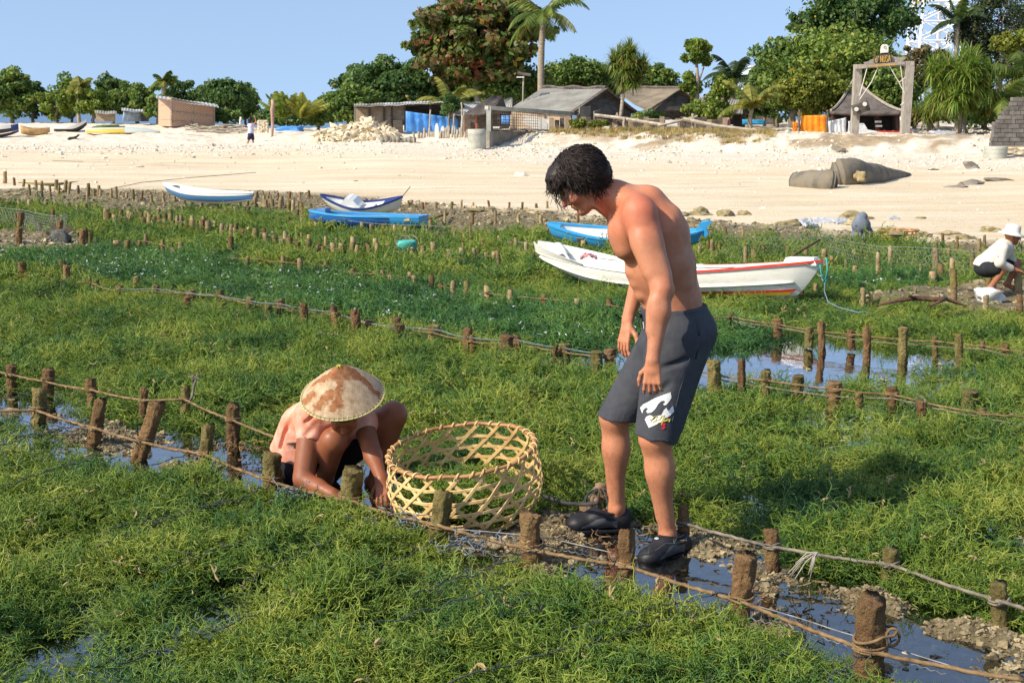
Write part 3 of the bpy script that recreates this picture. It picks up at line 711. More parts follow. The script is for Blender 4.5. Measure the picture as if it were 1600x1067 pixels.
# upright rope tail, frayed rope ends, rope loop on the nearest stake
b, t, pr = PB[4]; q = t + Vector((0.02, -0.03, -0.02)); mb = MB()
pts = [b.lerp(t, .5) + Vector((.03, -.04, 0)), b.lerp(t, .75) + Vector((.05, -.03, .0)), t + Vector((.055, -.02, .01)), t + Vector((.07, -.01, .05)), t + Vector((.045, 0, .07)), t + Vector((.05, -.01, .03))]
mb.tube(pts, .008, 6)
for i in range(8): mb.tube([pts[3], pts[3] + Vector((random.gauss(0, .02), random.gauss(0, .02), random.uniform(.0, .05)))], .003, 4)
tag(mb.out('rope_tail', M_ROPE_G, None, True), 'stiff upright rope end knotted beside a thin stake of the second row', 'rope end')
mb = MB(); b = G(1278, 862, .12)
for i in range(14):
    e = b + Vector((random.uniform(-.12, .0), random.gauss(0, .03), random.uniform(-.13, -.05))); mb.tube([b, b.lerp(e, .5) + Vector((0, 0, .02)), e], .0022, 4)
tag(mb.out('frayed_rope', noisy('frayed_cord', (.3, .27, .22), (.5, .46, .38), 30, .9, 0, coord='World'), None, True), 'frayed pale cord hanging from the rope between two stakes at the lower right', 'cord')
b, t, pr = PA[10]; c = b.lerp(t, .5); mb = MB()
mb.tube([c + Vector((math.cos(a) * pr * 1.15 + (0.03 if math.cos(a) > .5 else 0), math.sin(a) * pr * 1.15, .02 * math.cos(a))) for a in np.linspace(0, 6.3, 30)], .0055, 6)
mb.tube([c + Vector((pr * 1.2 + .012 + .022 * math.cos(a), -.02, .03 * math.sin(a))) for a in np.linspace(0, 6.3, 16)], .005, 6)
tag(mb.out('rope_loop', M_ROPE, None, True), 'thin rope loop round the thickest nearest stake', 'rope loop')

# thin planting lines slanting down-left through the near bed
PL = [((548, 790), (250, 890)), ((620, 800), (380, 905)), ((688, 842), (500, 935)), ((905, 838), (640, 930)), ((935, 872), (560, 985)), ((1075, 842), (760, 950)), ((1235, 900), (880, 985)), ((1155, 935), (700, 1066)), ((1290, 1000), (1080, 1075)), ((1400, 1000), (1290, 1060)), ((365, 780), (160, 830)),
      ((230, 690), (0, 760)), ((152, 655), (-20, 700)), ((318, 700), (60, 790)), ((425, 760), (150, 850)), ((480, 930), (180, 1040)), ((62, 612), (-20, 630)), ((980, 905), (820, 960))]
PLW = ['below the woman\'s hands', 'left of the basket stake', 'from the basket stake', 'right below the basket', 'left of the shoe stake', 'under the man\'s shoes', 'left of the thick leaning stake', 'longest to the bottom edge', 'by the nearest stake', 'shortest beside the nearest stake', 'starting at the olive stake',
       'from the cracked leaning stake', 'from the second stake', 'between cracked and olive stakes', 'from the stake left of the woman', 'low in the left bed', 'at the far left edge', 'just under the shoe stake']
for i, (a, b) in enumerate(PL):
    A = G(*a, .05); B = G(*b, .07); mb = MB(); n = 26
    pts = [A.lerp(B, k / n) + Vector((random.gauss(0, .006), random.gauss(0, .006), random.gauss(0, .007))) for k in range(n + 1)]
    mb.tube(pts, .0026, 5)
    for k in range(2, n, 4):
        for _ in range(3): mb.tube([pts[k], pts[k] + Vector((random.gauss(0, .015), random.gauss(0, .015), random.uniform(.005, .025)))], .0018, 4)
    tag(mb.out('planting_line', M_LINE, None, True), 'dark thin planting line slanting from the front rope, %s' % PLW[i], 'line', 'planting lines in the near bed')
# ragged blue and grey line remains around the front stakes
for (px, py, n, lab) in [(455, 768, 26, 'tangle of grey blue string on the rope left of the woman\'s hand'), (640, 812, 26, 'tangle of grey blue string on the rope before the basket'), (745, 843, 22, 'tangle of grey blue string at the basket foot'), (90, 668, 18, 'tangle of old string in the channel at the left')]:
    mb = MB(); c = G(px, py, .06)
    for i in range(n):
        p = c + Vector((random.gauss(0, .07), random.gauss(0, .03), random.gauss(-.01, .02))); pts = [p]
        for _ in range(5): p = p + Vector((random.gauss(0, .02), random.gauss(0, .015), random.gauss(0, .012))); pts.append(p)
        mb.tube(pts, .0022, 4)
    tag(mb.out('string_tangle', M_TIE if n > 20 else M_LINE, None, True), lab, 'string')

# ---------------------------------------------------------------- wire netting
M_WIRE = noisy('galvanised_wire', (0.14, 0.14, 0.13), (0.33, 0.33, 0.31), 20, 0.5, 0, coord='World')
def netting(line, h, cell, r, label, sag=0.05, name='wire_netting'):
    """hexagonal mesh hanging along a ground line of points"""
    P = [Vector(p) for p in line]; Ls = [0]
    for a, b in zip(P, P[1:]): Ls.append(Ls[-1] + (b - a).length)
    T = Ls[-1]
    def at(s, z):
        s = min(max(s, 0), T); i = max(k for k in range(len(P)) if Ls[k] <= s + 1e-9); i = min(i, len(P) - 2)
        f = (s - Ls[i]) / (Ls[i + 1] - Ls[i]); p = P[i].lerp(P[i + 1], f)
        zz = z * (1 - sag * abs(math.sin(s * 2.1)) - sag * .6 * abs(math.sin(s * .9)))
        return p + Vector((0.02 * math.sin(s * 5 + z * 9), 0.03 * math.sin(s * 3.3 + z * 14), zz))
    mb = MB(); nx = int(T / cell); nz = int(h / (cell * .75)); hx = cell / 2; q = cell * .25
    for j in range(nz):
        for i in range(nx):
            x = (i + (j % 2) * .5) * cell; z = j * cell * .75
            for a, b in (((x, z + q), (x + hx, z)), ((x + hx, z), (x + cell, z + q)), ((x, z + q), (x, z + .75 * cell))):
                mb.tube([at(*a), at(*b)], r, 3, cap=False)
    mb.tube([at(s, h) for s in np.linspace(0, T, nx)], r * 1.5, 4)
    return tag(mb.out(name, M_WIRE, None), label, 'netting')
netting([G(1125, 404, 0.02), G(1290, 402, 0.02), G(1370, 420, 0.02), G(1500, 428, 0.02), G(1580, 436, .02)], .27, .06, .0021, 'sagging hexagonal wire netting on stakes between the white boat bow and the fisherman')
netting([G(1110, 374, .02), G(1200, 376, .02), G(1260, 378, .02)], .22, .07, .002, 'faint wire netting near the sand behind the blue canoe')
netting([G(-30, 352, .05), G(30, 360, .02), G(90, 372, .02), G(108, 366, .02)], .33, .06, .0024, 'sagging wire netting beside the brown mound at the far left')
netting([G(540, 366, .02), G(620, 372, .02), G(700, 376, .02)], .2, .07, .002, 'low wire netting in front of the stacked boats')
netting([G(800, 402, .02), G(870, 410, .02)], .2, .07, .002, 'short piece of wire netting left of the white boat stern')
netting([G(1160, 965, -.01), G(1300, 1010, -.01), G(1500, 1062, -.01)], .05, .035, .0014, 'fine torn netting lying in the water along the front rope')
netting([G(700, 846, .0), G(860, 862, .01), G(960, 880, .0)], .05, .035, .0016, 'fine old netting lying along the channel by the basket')
# ---------------------------------------------------------------- rubble, stones, ties
def rock_mesh(seed, n=2, rough=0.35, mat=None, flat=0.7):
    import bmesh
    bm = bmesh.new(); bmesh.ops.create_icosphere(bm, subdivisions=n, radius=1)
    o = Vector((seed * 3.1, seed * 1.7, 0))
    for v in bm.verts:
        d = v.co.normalized(); k = 1 + rough * mnoise.noise(d * 1.2 + o) * 1.6 + rough * .6 * mnoise.noise(d * 3.3 + o)
        v.co = Vector((d.x * k, d.y * k, d.z * k * flat))
    me = bpy.data.meshes.new('stone'); bm.to_mesh(me); bm.free()
    if mat: me.materials.append(mat)
    return me
M_RUB = noisy('coral_rubble', (0.07, 0.052, 0.026), (0.21, 0.165, 0.09), 14, 0.75, 0.5, 0.01, coord='World', c3=(0.46, 0.38, 0.23), rand=0.35, spec=.4)
M_RUBW = noisy('pale_coral_stone', (0.5, 0.44, 0.33), (0.72, 0.66, 0.54), 5, 0.9, 0.5, 0.02, coord='World', rand=0.15)
M_RUBG = noisy('olive_reef_stone', (0.12, 0.10, 0.05), (0.28, 0.23, 0.12), 6, 0.85, 0.5, 0.03, coord='World', c3=(0.45, 0.37, 0.20), rand=0.2)
cr = bpy.data.collections.new('rubble_src')
for i in range(7):
    cr.objects.link(bpy.data.objects.new('rubble.%03d' % i, rock_mesh(i + 3, 1, .55, M_RUB, .75)))
crw = bpy.data.collections.new('pale_src')
for i in range(5):
    crw.objects.link(bpy.data.objects.new('pale.%03d' % i, rock_mesh(i + 33, 1, .5, M_RUBW, .7)))
def stones(x, y, s, coll, nv, label, name='coral_rubble', dz=0.0):
    z = ground_z(x, y) + dz
    rot = np.stack([rs.uniform(-.6, .6, len(x)), rs.uniform(-.6, .6, len(x)), rs.uniform(0, 6.28, len(x))], -1)
    sc = s[:, None] * np.stack([rs.uniform(.7, 1.5, len(x)), rs.uniform(.7, 1.2, len(x)), rs.uniform(.6, 1.1, len(x))], -1)
    return scatter(name, np.stack([x, y, z], -1), rot, sc, rs.randint(0, nv, len(x)), coll, label)
x, y = sample(230000, 3.2, 9.5)
k = inpoly(x, y, CHANNEL) & (ground_z(x, y) > WATER_Z - 0.045) & (rs.rand(len(x)) < .9)
x, y = x[k], y[k]
stones(x, y, np.exp(rs.normal(math.log(.0068), .42, len(x))), cr, 7, 'brown coral rubble lying in the water channel')
x, y = sample(60000, 10, 31, .6)
k = (inpoly(x, y, RUB_R) | inpoly(x, y, MOUND_L) | ((y > bedtop(x, y) - .15) & (y < np.interp(x / y, _u, _d0) + .8))) & (rs.rand(len(x)) < .6)
x, y = x[k], y[k]
stones(x, y, np.exp(rs.normal(math.log(.022), .45, len(x))), cr, 7, 'brown rubble strip between seaweed and sand')
# white coral debris on the upper beach
x, y = sample(90000, 18, 66, .62); u_ = x / y; d0_ = np.interp(u_, _u, _d0); d1_ = np.interp(u_, _u, _d1)
t_ = np.clip((y - d0_) / (d1_ - d0_), 0, 1.4)
k = (y > d0_) & (rs.rand(len(x)) < .012 + .38 * np.clip((t_ - .5) * 1.6, 0, 1) * (fbm(x * .3, y, .8, 3, 50) > .46))
x, y = x[k], y[k]
stones(x, y, np.exp(rs.normal(math.log(.035), .45, len(x))) * np.clip(y / 40, .5, 1.2), crw, 5, 'white broken coral strewn over the upper beach', 'coral_debris')

# dry pale weed bits lying on the near bed, white ties on the dark plot
M_DRY = noisy('dry_weed', (0.22, 0.15, 0.06), (0.42, 0.33, 0.16), 20, 0.7, 0, coord='World')
cd = bpy.data.collections.new('dry_src')
for i in range(5):
    rg = random.Random(i); mb = MB()
    for _ in range(3):
        p = Vector((0, 0, .01)); pts = [p]; d = Vector((rg.gauss(0, 1), rg.gauss(0, 1), .3)).normalized()
        for _ in range(4): d = (d + Vector((rg.gauss(0, .5), rg.gauss(0, .5), rg.gauss(0, .4)))).normalized(); p = p + d * .014; pts.append(p)
        mb.tube(pts, [.003, .006, .008, .006, .002], 5, flat=.4)
    me = mesh_data('dry', mb.v, mb.f, True); me.materials.append(M_DRY); cd.objects.link(bpy.data.objects.new('dry.%03d' % i, me))
x, y = sample(620, 3.2, 14, .45); k = ~inpoly(x, y, CHANNEL) & ~inpoly(x, y, POND) & ~inpoly(x, y, DARK1) & free_of(x, y); x, y = x[k], y[k]
scatter('dry_weed', np.stack([x, y, 0.05 + 0.045 * fbm(x, y, 2.6, 3, 31)], -1), np.stack([rs.normal(0, .4, len(x)), rs.normal(0, .4, len(x)), rs.uniform(0, 6.3, len(x))], -1),
        np.ones((len(x), 3)) * rs.uniform(.3, .85, len(x))[:, None], rs.randint(0, 5, len(x)), cd, 'dry straw coloured weed scraps caught on the seaweed')
M_WT = noisy('white_plastic_tie', (0.55, 0.6, 0.62), (0.8, 0.82, 0.82), 9, 0.5, 0, coord='World', c3=(0.45, 0.55, 0.7))
ct = bpy.data.collections.new('tie_src')
for i in range(5):
    rg = random.Random(i + 50); mb = MB()
    for _ in range(3):
        a = rg.uniform(0, 6.3); L = rg.uniform(.02, .05); e = Vector((math.cos(a) * L, math.sin(a) * L, rg.uniform(-.005, .03)))
        mb.tube([Vector((0, 0, .01)), e * .5 + Vector((0, 0, .015)), e], [.004, .006, .003], 4, flat=.5)
    me = mesh_data('tie', mb.v, mb.f, True); me.materials.append(M_WT); ct.objects.link(bpy.data.objects.new('tie.%03d' % i, me))
x, y = sample(16000, 8, 24, .5); k = (inpoly(x, y, DARK1) | inpoly(x, y, DARK2)) & (rs.rand(len(x)) < .1 + .9 * (fbm(x, y, .9, 3, 60) > .5)) & (rs.rand(len(x)) < .34); x, y = x[k], y[k]
scatter('plastic_ties', np.stack([x, y, 0.05 + 0.045 * fbm(x, y, 2.6, 3, 31)], -1), np.stack([rs.normal(0, .3, len(x)), rs.normal(0, .3, len(x)), rs.uniform(0, 6.3, len(x))], -1),
        np.ones((len(x), 3)) * rs.uniform(.25, .8, len(x))[:, None], rs.randint(0, 5, len(x)), ct, 'white plastic ties dotted over the dark plot')

# single boulders and slabs along the edge of the sand; (px, base row, width px, height px, label)
ROCKS = [(1058, 338, 34, 16, 'olive boulder at the sand edge directly right of the man\'s back'), (1095, 336, 44, 15, 'olive brown boulder behind the man\'s back, second along the sand edge'), (1134, 338, 24, 16, 'grey boulder at the sand edge, third right of the man'), (1162, 336, 26, 10, 'orange tan flat rock at the sand edge'),
         (1078, 356, 40, 9, 'low grey rock in the rubble above the blue canoe stern'), (1195, 358, 34, 9, 'low olive rock left of the plastic sheet on the sand edge'), (1235, 352, 40, 12, 'olive rock left of the grey slab near the hooded worker'), (1330, 343, 44, 18, 'mossy rock right behind the hooded worker\'s head'),
         (1332, 352, 26, 11, 'orange rock left of the hooded worker'), (1548, 362, 36, 12, 'mossy slab tilted on the rubble left of the fisherman\'s hat'), (1510, 374, 30, 10, 'reddish rock lying left of the fisherman\'s back'), (1480, 366, 40, 8, 'flat grey slab between basket and fisherman'), (1438, 342, 18, 5, 'small mossy rock alone on the sand'),
         (1375, 366, 24, 8, 'grey rock beside the hooded worker\'s hand'), (1440, 368, 30, 9, 'low rock right of the twin baskets'), (742, 330, 26, 7, 'yellow mossy rock at the sand edge'), (768, 329, 26, 6, 'pale mossy rock right of the yellow one'), (838, 334, 26, 8, 'olive rock by the light blue canoe bow'), (20, 304, 30, 5, 'pale flat rock at the left edge'),
         (1350, 212 + 130, 30, 6, 'low mossy rock behind the hooded worker')]
for i, (px, py, w, h, lab) in enumerate(ROCKS):
    b = TG(px, py); o = link('rock', rock_mesh(i + 70, 3, .42, M_RUBG, 1)); o.location = b; k = b.y / FPX
    o.scale = (w / 2 * k, w / 2.6 * k, h * .62 * k); o.rotation_euler = (0, 0, .4 * math.sin(i)); tag(o, lab, 'rock')
M_SHEET = noisy('grey_sheet', (0.33, 0.36, 0.4), (0.5, 0.52, 0.55), 3, 0.6, 0.3, 0.02, coord='World')
for px, py, w, h, a, lab, mt in [(1263, 356, 24, 12, .5, 'crumpled blue grey plastic sheet on the sand edge', M_SHEET), (1287, 348, 30, 5, -.2, 'flat slate slab behind the crumpled sheet', M_SHEET), (1315, 350, 22, 7, .2, 'pale slab left of the hooded worker', M_SHEET), (1396, 343, 16, 3, 0, 'small grey slab lying alone on the sand', M_SHEET)]:
    b = TG(px, py); k = b.y / FPX; mb = MB(); nn = 7; V = []; F = []
    for j in range(nn):
        for i in range(nn):
            V.append(((i / (nn - 1) - .5) * w * k, (j / (nn - 1) - .5) * w * k * .8, h * k * (.35 + .65 * j / (nn - 1)) + .03 * random.random()))
    for j in range(nn - 1):
        for i in range(nn - 1): F.append((j * nn + i, j * nn + i + 1, (j + 1) * nn + i + 1, (j + 1) * nn + i))
    mb.add(V, F); o = mb.out('slab', mt, None, False); o.location = b; o.rotation_euler = (0, 0, a); sm = o.modifiers.new('s', 'SOLIDIFY'); sm.thickness = .04; tag(o, lab, 'slab')
# ---------------------------------------------------------------- boats
def paint_mat(name, c, dirt=(.3, .26, .18), rough=.45, amt=.5):
    m, t, p = material(name)
    pos = N(t, 'TexCoord').outputs['Object']
    n = N(t, 'TexNoise', i_Scale=3.5, i_Detail=8, i_Roughness=.7); t.links.new(pos, n.inputs['Vector'])
    mp = N(t, 'Mapping'); mp.inputs['Scale'].default_value = (3, 3, 26); t.links.new(pos, mp.inputs[0])
    n2 = N(t, 'TexNoise', i_Scale=1.6, i_Detail=8, i_Roughness=.75); t.links.new(mp.outputs[0], n2.inputs['Vector'])
    f = ramp(t, n2.outputs[0], [(.52, (0, 0, 0)), (.72, (amt, amt, amt))]); f2 = ramp(t, n.outputs[0], [(.55, (0, 0, 0)), (.8, (amt * .7,) * 3)])
    c1 = mixc(t, f, c, dirt); c1 = mixc(t, f2, c1, tuple(x * .6 for x in dirt))
    t.links.new(c1, p.inputs['Base Color']); p.inputs['Roughness'].default_value = rough; p.inputs['Specular IOR Level'].default_value = .4
    bump(t, p, n2.outputs[0], .15, .01); return m
M_BWHITE = paint_mat('white_boat_paint', (.80, .78, .70), (.30, .28, .14))
M_BIN = paint_mat('white_boat_inside', (.80, .80, .76), (.5, .46, .36), amt=.35)
M_BBLUE = paint_mat('bright_blue_boat_paint', (.02, .13, .42), (.25, .33, .42), amt=.7)
M_BNAVY = paint_mat('navy_boat_paint', (.015, .03, .16), (.1, .12, .2))
M_BSKY = paint_mat('sky_blue_boat_paint', (.04, .33, .66), (.3, .45, .5), amt=.6)
M_BLUE2 = paint_mat('faded_blue_boat_paint', (.07, .22, .46), (.35, .42, .46), amt=.5)
M_BRED = paint_mat('red_boat_stripe', (.55, .05, .03), (.5, .3, .2)); M_BYEL = paint_mat('yellow_boat_stripe', (.55, .36, .02), (.4, .3, .1))
M_BALG = noisy('algae_hull_bottom', (.06, .07, .025), (.22, .20, .09), 9, .8, .3, .01, c3=(.45, .42, .28))
M_BWOOD = noisy('bare_orange_wood', (.42, .25, .10), (.62, .42, .20), 5, .8, .2)
def canoe(name, A, B, beam, zk, zg, keel_rise, sheer, label, hull, inside, rim, bands=(), flat_end=None, bottom=None, full=1.0, pw=1.15, parent=None, tip=0.0, group=None, roll=0.0, deck=(.12, .88)):
    """a lofted hull between world points A and B; zk/zg keel and gunwale height amidships; keel_rise and sheer = lift at (A, B) ends"""
    A, B = Vector(A), Vector(B); ctr = (A + B) / 2; L = (B - A).length; az = math.atan2(B.y - A.y, B.x - A.x)
    root = empty(name, ctr, az, label, 'boat', group); root.rotation_euler = (roll, 0, az)
    ns, nr = 40, 12
    def b(t):
        v = math.sin(math.pi * min(1, max(0, t))) ** .62 * beam / 2 * full
        if flat_end == 'B' and t > .5: v = max(v, beam / 2 * (.62 + .38 * (1 - (t - .5) * 2)))
        return max(v, .004)
    def k(t):
        e = keel_rise[0] * max(0, 1 - t * 2.4) ** 2.0 + keel_rise[1] * max(0, 1 - (1 - t) * 2.4) ** 2.0
        if flat_end == 'B': e = keel_rise[0] * max(0, 1 - t * 2.4) ** 2.0 + keel_rise[1] * max(0, t * 2 - 1) ** 1.5
        return zk + e
    def g(t): return zg + sheer[0] * max(0, 1 - t * 2) ** 1.9 + sheer[1] * max(0, t * 2 - 1) ** 1.9
    def pt(t, s, side, off=0.0):
        bb, kk, gg = b(t) + off, k(t) - off, g(t); a = s * math.pi / 2
        kk = min(kk, gg - .01)
        x = (t - .5) * L + (tip if isinstance(tip, (int, float)) else tip[t > .5]) * (1 - s) * (1 if t > .5 else -1) * (abs(t - .5) * 2) ** 3
        return Vector((x, side * bb * max(math.cos(a), 0) ** (1 / pw), gg + (kk - gg) * math.sin(a) ** pw))
    def shell(nm, s0, s1, off, mat, par, t0=0., t1=1., sides=(1, -1)):
        V = []; F_ = []
        for side in sides:
            base = len(V)
            for i in range(ns + 1):
                t = t0 + (t1 - t0) * i / ns
                for j in range(nr + 1): V.append(pt(t, s0 + (s1 - s0) * j / nr, side, off))
            for i in range(ns):
                for j in range(nr):
                    q = (base + i * (nr + 1) + j, base + (i + 1) * (nr + 1) + j, base + (i + 1) * (nr + 1) + j + 1, base + i * (nr + 1) + j + 1); F_.append(q if side < 0 else q[::-1])
        return obj(nm, V, F_, mat, par, True)
    h = shell('hull', 0, 1, 0, hull, root)
    if bottom: shell('hull_bottom', .62, 1, .004, bottom, h)
    shell('inside', .06, 1, -.028, inside, root, .03, .97 if not flat_end else 1.0)
    for (s0, s1, mt, t0, t1, nm) in bands: shell(nm, s0, s1, .006, mt, h, t0, t1)
    # gunwale plank on both sides
    for side in (1, -1):
        V = []; F_ = []
        for i in range(ns + 1):
            t = i / ns; p = pt(t, 0, side); w_ = .035
            for dy, dz in ((.012, -.012), (.012, .014), (-w_, .014), (-w_, -.012)):
                q = p.copy(); q.y = side * max(abs(p.y) + dy, 0.0); q.z += dz; V.append(q)
        for i in range(ns):
            for j in range(4): F_.append((i * 4 + j, i * 4 + (j + 1) % 4, (i + 1) * 4 + (j + 1) % 4, (i + 1) * 4 + j))
        F_ += [(0, 1, 2, 3), (ns * 4, ns * 4 + 1, ns * 4 + 2, ns * 4 + 3)]
        fix_normals(obj('gunwale', V, F_, rim, root))
    # short decks at the ends
    for t0, t1 in ((0.0, deck[0]), (deck[1], 1.0)):
        V = []; F_ = []
        for i in range(9):
            t = t0 + (t1 - t0) * i / 8; a_ = pt(t, 0, 1); V += [a_ + Vector((0, -.03 if a_.y > .03 else -a_.y, .004)), Vector((a_.x, 0, a_.z + .012)), Vector((a_.x, -a_.y + (.03 if a_.y > .03 else a_.y), a_.z + .004))]
        for i in range(8): F_ += [(i * 3, i * 3 + 1, i * 3 + 4, i * 3 + 3), (i * 3 + 1, i * 3 + 2, i * 3 + 5, i * 3 + 4)]
        obj('deck', V, F_, rim if flat_end is None else inside, root)
    if flat_end == 'B':
        V = [pt(1.0, j / nr, 1) for j in range(nr + 1)] + [pt(1.0, j / nr, -1) for j in range(nr, -1, -1)]
        obj('transom', V, [tuple(range(len(V)))], rim, root)
    for t in (.36, .6):
        a_ = pt(t, .18, 1, -.03); mb = MB(); mb.box((a_.x, 0, a_.z), (.13, a_.y * 2, .02)); mb.out('thwart', inside, root)
    root['_L'] = L
    return root, pt
# the white boat behind the man
A = Vector(D(852, 440, 13.6)); A.z = 0.0; B = Vector(D(1222, 470, 12.0)); B.z = 0.0
wb, wpt = canoe('boat', A, B, .80, -.03, .24, (.28, .05), (.09, .19), 'white outrigger style boat with a red and yellow waterline stripe behind the standing man', M_BWHITE, M_BIN, M_BWHITE,
                bands=((.44, .50, M_BRED, .42, .985, 'red_stripe'), (.505, .58, M_BYEL, .42, .98, 'yellow_stripe')), bottom=M_BALG, tip=(.12, .40), pw=1.0, deck=(.10, .80))
mb = MB()
for i in range(18):
    t = .60 + .40 * i / 17; p = wpt(t, 0, -1, .010); mb.v.append(tuple(p + Vector((0, -.006, .018)))); mb.v.append(tuple(p + Vector((0, -.006, -.008))))
mb.f = [(2 * i, 2 * i + 1, 2 * i + 3, 2 * i + 2) for i in range(17)]; mb.out('red_gunwale_stripe', M_BRED, wb)
mb = MB()
for i in range(18):
    t = .62 + .38 * i / 17; p = wpt(t, 0, 1, .0); mb.v.append(tuple(p + Vector((0, -.045, .0165)))); mb.v.append(tuple(p + Vector((0, -.005, .0165))))
mb.f = [(2 * i, 2 * i + 1, 2 * i + 3, 2 * i + 2) for i in range(17)]; mb.out('red_gunwale_stripe', M_BRED, wb)
# rubbing ledge along the side, bow block, raised side boards at the stern
mb = MB(); pts = [wpt(t, .30, -1, .012) for t in np.linspace(.02, .97, 40)]; mb.tube(pts, .012, 6); mb.out('rubbing_strake', M_BWHITE, wb, True)
e = wpt(.93, 0, 1); mb = MB(); mb.box((e.x + .12, 0, e.z + .035), (.34, .14, .07), (0, -.05, 0), .8); mb.out('bow_block', M_BWHITE, wb)
for sd in (1, -1):
    mb = MB(); V = []
    for i in range(13):
        t = .0 + .26 * i / 12; p = wpt(t, 0, sd, .0); h_ = .085 * (1 - i / 12) + .012; V += [p + Vector((0, .008 * sd, -.01)), p + Vector((0, .05 * sd, h_)), p + Vector((0, .05 * sd - .018 * sd, h_)), p + Vector((0, -.012 * sd, -.01))]
    F_ = [(i * 4 + j, i * 4 + (j + 1) % 4, (i + 1) * 4 + (j + 1) % 4, (i + 1) * 4 + j) for i in range(12) for j in range(4)] + [(0, 1, 2, 3)]
    mb.add(V, F_); fix_normals(mb.out('side_board', M_BWHITE, wb))
e = wpt(.33, 0, 1); mb = MB(); mb.box((e.x, .18, e.z + .06), (.16, .05, .12), (0, .1, .1)); mb.box((e.x + .1, .16, e.z + .02), (.2, .04, .05)); mb.out('outrigger_socket', M_BWHITE, wb)
Mw = Matrix.Translation(wb.location) @ Euler(wb.rotation_euler).to_matrix().to_4x4()
# a paddle, a pink rag and a small cleat lying in it
mb = MB(); a_ = Mw @ wpt(.12, 0, 1); a_ = Vector(D(872, 380, 13.7)); b_ = Vector(D(884, 398, 13.4)); mb.tube([a_, a_.lerp(b_, .3), b_], [.035, .04, .02], 8, flat=.35); mb.tube([b_, b_ + (b_ - a_) * .5], .013, 6)
tag(mb.out('paddle', M_BIN, None, True), 'white bladed paddle leaning in the stern of the white boat', 'paddle')
c = Vector(D(920, 402, 13.15)); V = []; F_ = []
for j in range(9):
    for i in range(11):
        V.append(c + Vector(((i - 5) * .017, (j - 4) * .02, .045 * mnoise.noise(Vector((i * .5, j * .5, 3))) + .035 - .012 * abs(i - 5) * .6)))
for j in range(8):
    for i in range(10): F_.append((j * 11 + i, j * 11 + i + 1, (j + 1) * 11 + i + 1, (j + 1) * 11 + i))
o = obj('rag', V, F_, noisy('pink_rag', (.35, .12, .14), (.6, .3, .3), 12, .9, .3), None, True); o.modifiers.new('s', 'SOLIDIFY').thickness = .008; tag(o, 'crumpled pink rag lying inside the white boat', 'rag')
mb = MB(); a_ = Vector(D(1218, 412, 12.9)); b_ = Vector(D(1280, 375, 13.4)); mb.tube([a_ - (b_ - a_) * .5, a_, b_], [.012, .014, .011], 6); tag(mb.out('pole', M_STAKE, None, True), 'reddish bamboo pole sticking up beyond the bow of the white boat', 'pole')
# green and blue mooring rope hanging off the bow
bow = Mw @ wpt(1.0, 0, 1); mb = MB(); M_GR = noisy('green_rope', (.05, .32, .27), (.12, .42, .40), 20, .8, 0); M_BR = noisy('blue_rope', (.12, .22, .4), (.3, .4, .5), 20, .8, 0)
k0 = Vector(D(1289, 440, bow.y)); s0 = Vector(D(1280, 404, bow.y)); s1 = Vector(D(1291, 403, bow.y - .05))
mb.tube([s0, s0.lerp(k0, .5) + Vector((-.01, 0, -.02)), k0], .009, 6); mb.tube([s1, s1.lerp(k0, .5) + Vector((.02, 0, 0)), k0], .009, 6); mb.tube([k0 + Vector((random.gauss(0, .015), random.gauss(0, .015), random.gauss(0, .02))) for _ in range(12)], .007, 5)
tag(mb.out('mooring_rope', M_GR, None, True), 'green mooring rope doubled over the white boat bow', 'rope')
mb = MB(); P_ = [k0, Vector(D(1288, 455, bow.y)), G(1294, 472, .1), G(1310, 480, .10), G(1340, 488, .10), G(1362, 487, .10)]; mb.tube(P_, .0035, 5); tag(mb.out('mooring_rope', M_BR, None, True), 'thin blue rope trailing from the white boat bow onto the weed', 'rope')

# light blue canoe behind the man
A = G(866, 386); B = G(1090, 394)
cb, cpt = canoe('boat', A, B, .50, .0, .21, (.16, .12), (.12, .08), 'sky blue canoe with a white inside lying behind the standing man\'s shoulder', M_BSKY, M_BIN, M_BSKY, tip=.08, deck=(.08, .86), roll=.24)
t0 = cpt(.965, 0, 1); mb = MB()
mb.prism([(-.10, -.10), (.02, -.02), (.10, .10), (.20, .13), (.24, .10), (.17, .03), (.20, -.05), (.16, -.10), (.10, -.04), (.05, -.10), (.0, -.16)], .05, Matrix.Translation(t0 + Vector((-.05, -.07, .02)))); mb.out('carved_stern_piece', M_BSKY, cb)
mb = MB(); mb.tube([cpt(.96, 0, -1) + Vector((.1, -.03, .0)), cpt(.96, 0, -1) + Vector((.06, -.05, -.08)), cpt(.96, 0, -1) + Vector((.12, -.05, -.16))], .006, 5); mb.out('hanging_cord', M_ROPE_G, cb)
mb = MB(); pts = [cpt(t, .2, -1, .012) for t in (.215, .245)]; mb.box((pts[0] + pts[1]) / 2 + Vector((0, -.002, -.03)), (.09, .012, .13), (0.35, 0, 0)); mb.out('bare_patch', M_ROPE_G, cb)

# long blue and white canoe at the left
A = G(262, 318, .06); B = G(392, 326, .06)
canoe('boat', A, B, .52, .05, .27, (.20, .10), (.12, .02), 'long blue canoe with white gunwale alone at the left below the sand', M_BLUE2, M_BIN, M_BIN, bands=((0, .22, M_BIN, 0, 1, 'white_band'), (.60, .68, M_BIN, .8, .985, 'white_line')), bottom=M_BIN, tip=.10)
